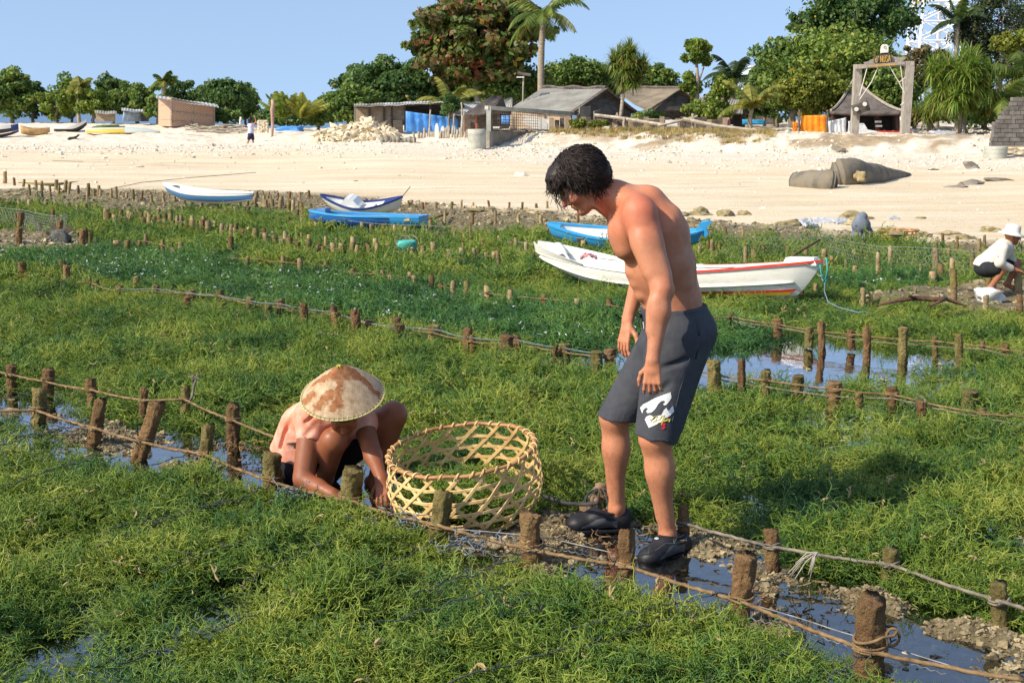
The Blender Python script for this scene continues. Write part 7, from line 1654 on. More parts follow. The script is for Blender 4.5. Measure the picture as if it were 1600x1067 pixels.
def head(F, C, f, u, k=.012, sc=1.0, ear=True):
    """skull, jaw, brow, nose, lips, chin, sockets, ears"""
    f, s, u = frame(f, u); R = np.stack([f, s, u], 1)
    q = lambda a, b, c: C + (f * a + s * b + u * c) * sc
    F.ell(q(-.012, 0, .022), np.array([.098, .076, .092]) * sc, R, k)
    F.ell(q(.032, 0, -.035), np.array([.060, .060, .078]) * sc, R, .03 * sc)
    F.cone(q(-.01, .05, -.055), q(.062, .016, -.098), .019 * sc, .018 * sc, .025 * sc); F.cone(q(-.01, -.05, -.055), q(.062, -.016, -.098), .019 * sc, .018 * sc, .025 * sc)
    F.ell(q(.078, 0, -.098), np.array([.018, .022, .017]) * sc, R, .015 * sc)
    F.cone(q(.083, .03, .018), q(.083, -.03, .018), .011 * sc, .011 * sc, .014 * sc)
    for g in (1, -1):
        F.ell(q(.093, g * .033, -.006), np.array([.012, .016, .011]) * sc, R, .010 * sc, 'cut')
        F.ell(q(.078, g * .032, -.007), np.array([.0135, .0135, .0125]) * sc, R, .003)
        F.ell(q(.066, g * .042, -.035), np.array([.022, .02, .018]) * sc, R, .02 * sc)
        if ear:
            F.ell(q(-.012, g * .077, -.012), np.array([.017, .007, .031]) * sc, R, .008 * sc); F.ell(q(-.006, g * .084, -.012), np.array([.009, .006, .018]) * sc, R, .005, 'cut')
    F.cone(q(.090, 0, .004), q(.112, 0, -.030), .0085 * sc, .0115 * sc, .010 * sc)
    F.cone(q(.094, .011, -.037), q(.094, -.011, -.037), .0085 * sc, .0085 * sc, .007 * sc)
    F.cone(q(.090, .017, -.0585), q(.090, -.017, -.0585), .0065 * sc, .0065 * sc, .006 * sc); F.cone(q(.094, .008, -.0575), q(.094, -.008, -.0575), .006 * sc, .006 * sc, .005 * sc)
    F.cone(q(.088, .014, -.0705), q(.088, -.014, -.0705), .0075 * sc, .0075 * sc, .006 * sc)
    F.cone(q(.098, .02, -.0645), q(.098, -.02, -.0645), .0028 * sc, .0028 * sc, .003 * sc, mode='cut')
    return q
def hand(F, w, palm_dir, back_dir, width_dir, L=.18, curl=(.25, .5, .45), thumb=1, spread=.10, k=.008):
    """wrist w, direction of the palm, outward normal of its back, direction from little finger to index; five separate bent fingers"""
    d = np.array(palm_dir, float); d /= np.linalg.norm(d); n = np.array(back_dir, float); n -= d * (n @ d); n /= np.linalg.norm(n)
    x = np.cross(d, n); x = x if x @ np.array(width_dir) > 0 else -x
    s = L / .18
    F.cone(w - d * .01 * s, w + d * .03 * s, .024 * s, .030 * s, .02, (n, 1.55))
    for i in range(4):
        off = (i - 1.5) * .0195 * s
        F.cone(w + d * .015 * s + x * off * .7, w + d * .086 * s + x * off, .0125 * s, .0108 * s, .010, (n, 1.15))
    tips = []
    for i, (ln, r) in enumerate(((.060, .0078), (.074, .0088), (.080, .0090), (.072, .0088))):   # little .. index
        off = (i - 1.5) * .0205 * s; b = w + d * .088 * s + x * off; a = 0.0; dd = d
        for j, seg in enumerate((.46, .31, .23)):
            a += curl[j] * (1 + .12 * (1.5 - i) * (1 if j == 0 else .4))
            dd = d * math.cos(a) - n * math.sin(a) + x * (i - 1.5) * spread * .6
            dd /= np.linalg.norm(dd); e = b + dd * ln * seg * s
            F.cone(b, e, r * s * (1.0 - .10 * j), r * s * (.94 - .10 * j), .0045 if j == 0 else .003); b = e
        tips.append(b)
    if thumb:
        b = w + d * .024 * s + x * .024 * s - n * .006 * s; dirs = [(x * .75 + d * .75 - n * .35), (x * .35 + d * 1.0 - n * .35), (x * .05 + d * 1.0 - n * .30)]
        for dd, ln, r0, r1 in zip(dirs, (.042, .032, .026), (.0135, .0108, .0098), (.0108, .0098, .0082)):
            dd = dd / np.linalg.norm(dd); e = b + dd * ln * s; F.cone(b, e, r0 * s, r1 * s, .006); b = e
    return tips
def body_obj(name, F, mat, parent, base=None, spots=(), smooth=1):
    V, Q = F.mesh(smooth); o = obj(name, V, Q, mat, parent, True)
    if base is not None: vcol(o, 'tone', paint(V, base, spots))
    return o

# ------------------------------------------------ the standing man
def standing_man():
    O = G(985, 850); T = Rig(O)
    root = empty('person', O, 0, 'x', 'person')
    root['label'] = 'bare chested man with wavy black hair bending forward in dark board shorts and water shoes'
    X = np.array((1., 0, 0)); Yv = np.array((0, 1., 0)); Z = np.array((0, 0, 1.))
    F = Field(T(868, 1060, 4.85) * 0 + np.array([-.46, -.62, -.06]), np.array([.44, .62, 1.74]), .0042)
    # torso
    pel = T(1052, 497, 5.30); wai = T(1050, 468, 5.30); rib = T(1033, 415, 5.30); che = T(1014, 362, 5.31); sho = T(1002, 330, 5.31)
    F.cone(pel, wai, .122, .116, .03, (Yv, .88)); F.cone(wai, rib, .112, .134, .04, (Yv, .80)); F.cone(rib, che, .136, .134, .04, (Yv, .82)); F.cone(che, sho, .122, .072, .05, (Yv, .66))
    F.ell(T(1064, 512, 5.30), (.118, .150, .10), None, .03)
    # chest, belly, back relief
    for yy, dx in ((5.22, 0), (5.42, -2)):
        F.ell(T(979 + dx, 370, yy), (.058, .088, .092), np.stack([np.array((.90, 0, .42)), Yv, np.array((-.42, 0, .90))], 1), .03)
        F.ell(T(977 + dx, 388, yy), (.046, .070, .046), np.stack([np.array((.86, 0, .5)), Yv, np.array((-.5, 0, .86))], 1), .03)
        F.cone(T(1052, 335, yy), T(1068, 378, yy), .024, .014, .022)
    for i, (px, py) in enumerate(((983, 425), (990, 443), (997, 461))):
        for yy in (5.26, 5.34): F.ell(T(px + 5, py, yy), (.024, .034, .024), None, .03)
    F.cone(T(1079, 385, 5.31), T(1103, 468, 5.31), .010, .010, .02, mode='cut')       # spine
    F.cone(T(977, 400, 5.315), T(993, 462, 5.30), .006, .006, .012, mode='cut')
    for yy in (5.20,): F.cone(T(976, 362, 5.22), T(996, 345, 5.12), .060, .052, .05)
    F.cone(T(1040, 350, 5.18), T(1062, 440, 5.20), .040, .030, .04); F.cone(T(1012, 318, 5.25), T(1045, 365, 5.24), .075, .08, .05)
    F.cone(T(1048, 345, 5.16), T(1062, 392, 5.165), .012, .008, .018)                     # latissimus
    # neck and shoulders
    hd = T(906.5, 283, 5.25)
    F.cone(T(928, 298, 5.26), T(972, 330, 5.31), .056, .066, .03); F.cone(T(947, 302, 5.27), T(998, 318, 5.31), .050, .070, .04)
    F.cone(T(962, 305, 5.29), T(1000, 326, 5.13), .040, .048, .05); F.cone(T(962, 305, 5.29), T(990, 322, 5.47), .040, .048, .05)
    F.cone(T(929, 320, 5.20), T(958, 345, 5.27), .010, .012, .014)                       # neck tendon
    F.cone(T(955, 345, 5.26), T(985, 326, 5.12), .012, .012, .016)                       # collar bone
    # near (left) arm
    sh = T(1003, 338, 5.09); el = T(1034, 452, 4.99); wr = T(1020, 562, 4.93)
    F.ell(T(998, 338, 5.09), (.056, .052, .080), np.stack([np.array((.93, 0, .25)), Yv, np.array((-.25, 0, .93))], 1), .05)
    F.cone(sh, T(1010, 380, 5.055), .054, .050, .04); F.cone(T(1010, 380, 5.055), el, .050, .039, .03)
    F.cone(T(1000, 375, 5.05), T(1015, 425, 5.01), .030, .026, .04); F.cone(T(1018, 365, 5.07), T(1038, 430, 5.01), .032, .026, .04)
    F.ell(T(1045, 455, 4.995), (.018, .020, .022), None, .02)
    F.cone(el, T(1030, 488, 4.97), .040, .0405, .03); F.cone(T(1030, 488, 4.97), wr, .0405, .0255, .03, (Yv, 1.1))
    F.cone(T(1022, 472, 4.965), T(1016, 515, 4.95), .020, .014, .03)
    hand(F, T(1020, 566, 4.93), T(1019, 600, 4.925) - T(1020, 566, 4.93), (-.35, -1, .05), (-1, .1, 0), .168, (.38, .55, .45), 1, .16)
    # far (right) arm
    F.ell(T(985, 330, 5.52), (.055, .055, .07), None, .03)
    F.cone(T(985, 335, 5.50), T(1002, 430, 5.55), .053, .042, .02); F.cone(T(1002, 430, 5.55), T(981, 500, 5.52), .044, .027, .02)
    hand(F, T(981, 504, 5.51), T(974, 536, 5.49) - T(981, 504, 5.51), (-.8, -.55, .1), (-.3, -.8, 0), .172, (.2, .35, .3), 1, .10)
    # legs
    nh, nk, na = T(1055, 525, 5.20), T(1024, 682, 5.13), T(1043, 836, 5.16)
    fh, fk, fa = T(1045, 525, 5.40), T(961, 650, 5.43), T(963, 792, 5.47)
    F.cone(nh, nk, .100, .064, .03); F.cone(fh, fk, .098, .064, .03)
    for (kx, ky, kY, ax, ay, aY) in ((1024, 688, 5.13, 1043, 836, 5.16), (961, 655, 5.43, 963, 795, 5.47)):
        K = T(kx, ky, kY); A = T(ax, ay, aY); d = A - K
        F.cone(K, K + d * .32, .052, .0465, .04); F.cone(K + d * .32, A, .0465, .0315, .05)
        F.ell(K + d * .30 + X * .016, (.034, .040, .10), None, .05)
        F.ell(K - X * .030 + Z * .010, (.026, .032, .036), None, .03); F.cone(K + d * .12 - X * .040, K + d * .8 - X * .020, .012, .010, .03)
        F.ell(A - Yv * .022 + Z * .004, (.013, .016, .016), None, .012); F.ell(A + Yv * .022 + Z * .01, (.012, .012, .015), None, .012)
        F.cone(K + d * .66 + X * .018, A + X * .022, .014, .012, .02)
    F.cone(T(1043, 836, 5.16), T(1046, 852, 5.15), .036, .030, .02)
    F.cone(T(963, 795, 5.47), T(960, 812, 5.47), .036, .030, .02)
    q = head(F, hd, (-.74, -.10, -.67), (-.67, 0, .74), ear=True)
    base = (.53, .228, .122)
    burn = (.60, .150, .085); tan = (.50, .20, .095)
    spots = [(sh + Z * .03, .16, burn, .75), (T(950, 320, 5.28), .10, burn, .6), (T(985, 350, 5.2), .12, burn, .45), (q(.11, 0, -.03), .035, (.50, .12, .085), .8), (q(.06, .05, -.035), .05, (.52, .17, .11), .5),
             (q(.092, 0, -.066), .020, (.50, .16, .13), .8), (q(.08, .033, -.006), .016, (.20, .10, .07), .7), (q(.088, .03, .02), .02, (.06, .03, .02), .9), (q(.088, -.03, .02), .02, (.06, .03, .02), .9),
             (T(982, 408, 5.16), .018, (.30, .10, .08), 1.0), (T(1078, 420, 5.2), .22, (.36, .17, .10), .5), (el, .07, burn, .35), (T(1018, 608, 4.95), .05, burn, .5), (nk, .10, tan, .5), (fk, .10, (.38, .165, .085), .6),
             (T(1043, 770, 5.15), .14, (.36, .16, .085), .6), (T(963, 730, 5.45), .14, (.36, .16, .085), .6), (T(1048, 470, 5.2), .16, (.42, .19, .11), .4)]
    body = body_obj('body', F, M_SKIN, root, base, spots)
    # short dark hair on shins and forearms
    bb_ = BVHTree.FromPolygons([tuple(v.co) for v in body.data.vertices], [tuple(p_.vertices) for p_ in body.data.polygons]); V = []; F_ = []; rg = random.Random(12)
    for (a_, b_, n_, rr_) in ((nk, na, 900, .08), (fk, fa, 800, .08), (el, wr, 220, .07)):
        for i in range(n_):
            c_ = Vector(a_ + (b_ - a_) * rg.uniform(.08, .95)); an = rg.uniform(0, 6.28); d_ = Vector((math.cos(an), math.sin(an), 0)); h_ = bb_.ray_cast(c_ + d_ * rr_, -d_, rr_)
            if h_[0] is None: continue
            t_ = (Vector((rg.gauss(0, .35), rg.gauss(0, .35), -1)) + h_[1] * .35).normalized(); L_ = rg.uniform(.008, .018); w_ = h_[1].cross(t_).normalized() * .00022; k = len(V); V += [h_[0] - w_, h_[0] + w_, h_[0] + t_ * L_ + h_[1] * .001]; F_.append((k, k + 1, k + 2))
    obj('body_hair', V, F_, M_HAIR, root)
    # hair: cap with curls
    f, s, u = frame((-.74, -.10, -.67), (-.67, 0, .74))
    H = Field(hd - .2, hd + .2, .0045)
    R = np.stack([f, s, u], 1)
    H.ell(q(-.020, 0, .034), (.110, .090, .096), R, .01); H.ell(q(-.06, 0, -.012), (.075, .082, .080), R, .03)
    H.ell(q(.055, 0, .085), (.055, .066, .036), R, .03); H.ell(q(.02, .070, .0), (.045, .022, .045), R, .02); H.ell(q(.02, -.070, .0), (.045, .022, .045), R, .02)
    H.ell(q(.098, 0, -.045), (.058, .100, .085), R, .015, 'cut')
    H.ell(q(.045, 0, -.100), (.095, .100, .075), R, .015, 'cut')
    V, Q = H.mesh(1)
    dn = np.array([mnoise.noise(Vector(p * 34)) for p in V]) * .007 + np.array([mnoise.noise(Vector(p * 80)) for p in V]) * .003
    c0 = q(-.01, 0, .02); nn = (V - c0); nn /= np.linalg.norm(nn, axis=1)[:, None]; V = V + nn * dn[:, None]
    hair = obj('hair', V, Q, M_HAIR, root, True)
    rg = random.Random(3); mb = MB(); Rv = [Vector(v) for v in (f, s, u)]
    for i in range(3300):
        a = rg.uniform(0, 2 * math.pi); b = math.acos(rg.uniform(-.55, 1.0))
        d = Vector((math.sin(b) * math.cos(a), math.sin(b) * math.sin(a), math.cos(b)))
        if d.x > .35 and d.z < .14: continue
        if d.z < -.05 and d.x > -.15: continue
        p0 = q(-.022 + d.x * .110, d.y * .090, .030 + d.z * .097); p = Vector(p0)
        n = (Rv[0] * d.x + Rv[1] * d.y + Rv[2] * d.z).normalized()
        crown = Vector(q(-.05, 0, .12)); t = (p - crown); t = (t - n * t.dot(n)); t = t.normalized() if t.length > 1e-4 else Rv[0]
        down = Vector((0, 0, -1)); L = rg.uniform(.06, .13) * (1.15 if d.x > .2 else 1); ph = rg.uniform(0, 6.28); w = rg.uniform(.006, .018); pts = []; fr = rg.uniform(.8, 1.7)
        side = n.cross(t)
        ok_ = rg.random() < .10
        for k in range(9):
            w_ = np.array(p) - hd
            if not ok_ and w_ @ f > .045 and w_ @ u < .035 and k > 2: break
            h_ = k / 8; dirv = (t * (1 - .55 * h_) + down * (.25 + .8 * h_) + n * (.20 - .40 * h_ + (.6 if k >= 7 else 0))).normalized()
            pts.append(p + side * (w * math.sin(ph + h_ * 6.28 * fr)) + n * (w * .8 * math.cos(ph + h_ * 6.28 * fr))); p = p + dirv * L / 8
        if len(pts) < 4: continue
        r = rg.uniform(.0015, .0031); mb.tube(pts, [r * .6, r, r, r, r * .95, r * .85, r * .7, r * .5, r * .15][:len(pts) - 1] + [r * .15], 4, flat=.7)
    mb.out('curls', M_HAIR, hair, True)
    # shorts
    S = Field(np.array([-.30, -.45, .30]), np.array([.42, .45, 1.20]), .0048)
    wl = T(1052, 484, 5.30)
    S.cone(T(1052, 478, 5.30), T(1058, 520, 5.30), .137, .142, .03, (Yv, .80)); S.ell(T(1068, 518, 5.30), (.140, .178, .118), None, .03)
    S.cone(T(1056, 530, 5.21), T(1022, 700, 5.13), .124, .087, .03, (Yv, .95)); S.cone(T(1046, 530, 5.39), T(955, 668, 5.435), .120, .083, .03, (Yv, .95))
    S.cone(T(1078, 560, 5.20), T(1052, 660, 5.15), .062, .030, .05)
    S.cone(T(1020, 540, 5.30), T(1012, 600, 5.32), .06, .035, .05)
    # folds
    for (a, b, r) in (((1004, 520, 5.20), (990, 600, 5.28), .010), ((1092, 505, 5.13), (1085, 560, 5.12), .006), ((1080, 560, 5.08), (1020, 580, 5.08), .008), ((1045, 600, 5.06), (1000, 640, 5.10), .008), ((980, 560, 5.33), (950, 630, 5.36), .009), ((1095, 540, 5.16), (1060, 640, 5.10), .010)):
        S.cone(T(*a), T(*b), r, r * .7, .02, mode='cut')
    nd = T(1020, 700, 5.13) - T(1040, 600, 5.17); nd /= np.linalg.norm(nd); fd = T(955, 668, 5.435) - T(990, 600, 5.41); fd /= np.linalg.norm(fd)
    # waist cut, then hems: cut each leg only on its own side
    S.half(wl + Z * .018, (-.06, 0, 1), .003)
    sl, P = S.blk(S.lo, S.lo + S.h * S.n)
    hn = T(1021, 686, 5.13); hf = T(962, 650, 5.43)
    wv = .010 * np.sin(P[..., 0] * 70) * .5
    dn_ = (P - hn) @ nd + wv; df_ = (P - hf) @ (fd * .85 + np.array((.25, 0, -.5))) ; 
    mid = (T(1000, 640, 5.285))[1]
    near = P[..., 1] < mid + .0
    cut = np.where(near, dn_, df_); S.f = np.maximum(S.f, cut.astype(np.float32))
    # hollow: open hems and waist show cloth thickness
    shorts = body_obj('board_shorts', S, M_SHORTS, root)
    # waistband, hem seams, drawstring, patch print
    bv = BVHTree.FromPolygons([tuple(v.co) for v in shorts.data.vertices], [tuple(p.vertices) for p in shorts.data.polygons])
    def on(px, py, off=.0015):
        """where the sight line through a pixel meets the cloth"""
        r = ray(px, py).normalized(); o = Vector((0, 0, HC)) - O
        hit, n, i, d = bv.ray_cast(o, r)
        return None if hit is None else hit + n * off
    def patch(name, poly, mat, off=.0018, step=1.1):
        xs = [p[0] for p in poly]; ys = [p[1] for p in poly]; V = []; F_ = []; ix = {}
        gx = np.arange(min(xs), max(xs), step); gy = np.arange(min(ys), max(ys), step)
        XX, YY = np.meshgrid(gx, gy); ins = inpoly(XX + step / 2, YY + step / 2, poly)
        def vid(i, j):
            if (i, j) not in ix:
                h = on(min(xs) + i * step, min(ys) + j * step, off)
                if h is None: return None
                ix[(i, j)] = len(V); V.append(h)
            return ix[(i, j)]
        for j in range(ins.shape[0]):
            for i in range(ins.shape[1]):
                if ins[j, i]:
                    c = [vid(i, j + 1), vid(i + 1, j + 1), vid(i + 1, j), vid(i, j)]
                    if None not in c: F_.append(c)
        return obj(name, V, F_, mat, shorts, False) if F_ else None
    k = 1 / 4.446
    def C2(pts): return [(860 + a * k, 460 + b * k) for a, b in pts]
    patch('wave_print', C2([(626, 786), (650, 760), (700, 735), (770, 705), (834, 678), (841, 716), (826, 741), (805, 766), (789, 770), (783, 760), (797, 748), (790, 738), (768, 742), (748, 762), (731, 792), (705, 818), (678, 824), (667, 812), (678, 800), (680, 790), (664, 786), (648, 800), (640, 826)]), M_PRINT, step=.5)
    patch('wave_print', C2([(658, 868), (670, 848), (690, 838), (708, 842), (714, 856), (702, 868), (690, 872), (700, 880), (722, 868), (745, 842), (770, 838), (790, 800), (806, 786), (812, 800), (822, 806), (846, 772), (853, 778), (858, 812), (836, 836), (800, 860), (760, 890), (686, 926)]), M_PRINT, step=.5)
    patch('red_print', C2([(764, 900), (790, 890), (800, 900), (792, 912), (800, 924), (784, 936), (766, 930), (780, 920), (784, 908), (770, 912)]), M_RED, .0026, .5)
    mb = MB()
    for pts in (((700, 885), (720, 850), (745, 845), (735, 870), (712, 890), (760, 866), (775, 842), (790, 838), (780, 868), (768, 882), (800, 872)), ((745, 892), (790, 880), (832, 872)), ((800, 880), (812, 864), (830, 866), (822, 884)), ((772, 900), (786, 868), (800, 850))):
        pp = [on(860 + a * k, 460 + b * k, .003) for a, b in pts]; pp = [p for p in pp if p is not None]
        if len(pp) > 1: mb.tube(pp, .0016, 4)
    if mb.v: mb.out('yellow_script', M_YEL, shorts)
    for nm, pts in (('hem_seam', [(990, 674), (1000, 679), (1015, 684), (1030, 687), (1044, 688)]), ('hem_seam', [(934, 632), (945, 638), (960, 644), (975, 651), (984, 657)]), ('side_seam', [(1090, 505), (1078, 560), (1062, 610), (1050, 660)]), ('fly_seam', [(1000, 505), (996, 535), (990, 560), (988, 590)]), ('pocket_seam', [(1103, 520), (1095, 535), (1085, 545)])):
        pp = [on(a, b, .001) for a, b in pts]; pp = [p for p in pp if p is not None]
        if len(pp) > 1:
            mb = MB(); mb.tube(pp, .0017, 4); mb.out(nm, M_SEAM, shorts)
    mb = MB(); c = on(1004, 492, .004) or Vector(T(1004, 492, 5.2))
    mb.tube([c, c + Vector((-.02, -.01, .012)), c + Vector((-.028, -.012, .004)), c + Vector((-.012, -.012, -.004)), c], .003, 5)
    mb.tube([c, c + Vector((.0, -.012, -.03)), c + Vector((.006, -.012, -.055))], .003, 5); mb.tube([c, c + Vector((-.014, -.012, -.025)), c + Vector((-.008, -.014, -.05))], .003, 5)
    mb.out('drawstring', M_BLK, shorts)
    mb = MB(); c = on(1006, 503, .003) or Vector(T(1006, 503, 5.2)); mb.tube([c, c + Vector((.003, -.002, -.028))], .004, 6); mb.out('lace_tip', M_PRINT, shorts)
    # water shoes
    def shoe(heel, toe, ank, upn, tag_side=False):
        heel, toe, ank = np.array(heel), np.array(toe), np.array(ank); d = toe - heel; L = np.linalg.norm(d); d /= L
        n = np.array(upn, float); n -= d * (n @ d); n /= np.linalg.norm(n); w = np.cross(d, n)
        lo = np.minimum(np.minimum(heel, toe), ank) - .09; hi = np.maximum(np.maximum(heel, toe), ank) + .09
        A = Field(lo, hi, .0036); R = np.stack([d, w, n], 1)
        pt = lambda a, b, c: heel + d * a * L + w * b + n * c
        A.ell(pt(.13, 0, .042), (.044, .040, .052), R, .02); A.cone(pt(.15, 0, .048), pt(.50, 0, .058), .041, .043, .03, (w, .92)); A.cone(pt(.46, 0, .060), pt(.80, .002, .038), .040, .032, .03, (w, .80))
        A.ell(pt(.80, .003, .030), (.054, .047, .031), R, .03); A.cone(pt(.05, 0, .06), pt(.055, 0, .082), .022, .016, .02)
        A.half(pt(0, 0, .012), -n, .003)
        A.ell(pt(.29, 0, .122), (.064, .040, .040), R, .010, 'cut')
        up = body_obj('shoe', A, M_NEO, root)
        B = Field(lo, hi, .0036)
        B.cone(pt(.12, 0, .0), pt(.45, 0, .0), .041, .041, .03, (w, .92)); B.ell(pt(.74, .003, .0), (.074, .052, .040), R, .03)
        B.half(pt(0, 0, .015), n, .002); B.half(pt(0, 0, -.001), -n, .002)
        so = body_obj('sole', B, M_SOLE, up)
        bv2 = BVHTree.FromPolygons([tuple(v.co) for v in up.data.vertices], [tuple(p.vertices) for p in up.data.polygons])
        # grey side panels, collar binding and pull tab
        V = []; F_ = []; na_, nb_ = 22, 7
        for i in range(na_ + 1):
            a = .22 + .56 * i / na_
            for j in range(nb_ + 1):
                top = .066 * (1 - (max(0, a - .45) / .5) ** 2) - .01 * (1 if a < .4 else 0); b0 = .020 + (max(0, a - .55) * .04); cz = b0 + (top - b0) * j / nb_
                src = Vector(pt(a, 0, .030 if a < .6 else .024)); dr = Vector(w * (1 if tag_side else 1)) * (1.0) + Vector(n) * ((cz - .030) / .05)
                V.append((src, dr, cz))
        for sgn in (1, -1):
            vs = []
            for src, dr, cz in V:
                dv = (Vector(w) * sgn + Vector(n) * ((cz - .030) / .048)).normalized(); h = bv2.ray_cast(src, dv)
                vs.append((h[0] + h[1] * .0012) if h[0] is not None else src)
            fs = [(i * (nb_ + 1) + j, (i + 1) * (nb_ + 1) + j, (i + 1) * (nb_ + 1) + j + 1, i * (nb_ + 1) + j + 1) for i in range(na_) for j in range(nb_) if j < nb_ - (1 if i > 16 else 0)]
            obj('side_panel', vs, fs, M_NEOG, up, True)
        mb = MB(); ring = []
        for i in range(25):
            a = 2 * math.pi * i / 24; ring.append(Vector(pt(.29 + .235 * math.cos(a), .0405 * math.sin(a), .086 + .012 * math.cos(a) ** 2)))
        mb.tube(ring, .0048, 6); mb.out('collar', M_BLK, up, True)
        mb = MB(); mb.tube([Vector(pt(.045, 0, .075)), Vector(pt(.02, 0, .094)), Vector(pt(.0, 0, .080)), Vector(pt(.01, 0, .062))], .004, 6); mb.out('pull_tab', M_BLK, up, True)
        # small white oval mark on the instep
        c = Vector(pt(.52, .012, .0)); h = bv2.ray_cast(Vector(pt(.62, .004, .02)), Vector(n))
        if h[0] is not None:
            mb = MB(); e1 = Vector(w) - h[1] * Vector(w).dot(h[1]); e2 = h[1].cross(e1); e1.normalize(); e2.normalize(); cc = h[0] + h[1] * .0022
            mb.tube([cc + e1 * (.011 * math.cos(a)) + e2 * (.0045 * math.sin(a)) for a in np.linspace(0, 6.283, 17)], .0012, 4)
            mb.tube([cc - e1 * .007, cc - e1 * .002 + e2 * .002, cc + e1 * .002 - e2 * .002, cc + e1 * .007], .0011, 4)
            if tag_side: mb.out('shoe_mark', M_PRINT, up, True)
    shoe(T(1073, 862, 5.21), T(1003, 886, 5.03), na, (-.25, -.05, 1), True)
    shoe(T(982, 826, 5.49), T(882, 829, 5.44), fa, (0, -.02, 1))
    return root
M_SKIN = skin_material('sunburnt_skin')
M_HAIR = noisy('black_wavy_hair', (.010, .006, .0045), (.026, .016, .011), 60, .5, .4, .003, spec=.32)
M_SHORTS = cloth_material('dark_board_short_cloth', (.056, .059, .068), (.032, .034, .041), 75)
M_PRINT = noisy('white_print', (.68, .68, .68), (.8, .8, .8), 30, .7, 0)
M_RED = noisy('red_print_ink', (.5, .02, .03), (.6, .03, .04), 30, .7, 0)
M_YEL = noisy('yellow_print_ink', (.55, .48, .08), (.65, .55, .12), 30, .7, 0)
M_SEAM = noisy('grey_seam', (.055, .057, .065), (.075, .077, .085), 30, .9, 0)
M_BLK = noisy('black_cord', (.012, .012, .013), (.03, .03, .03), 30, .7, 0)
M_NEO = noisy('black_neoprene', (.010, .010, .012), (.022, .022, .026), 30, .5, .2, .002)
M_NEOG = noisy('grey_neoprene', (.075, .078, .088), (.11, .115, .125), 60, .65, .3, .002)
M_SOLE = noisy('wet_black_rubber', (.008, .008, .008), (.018, .018, .018), 30, .18, .3, .003, spec=.6)
standing_man()
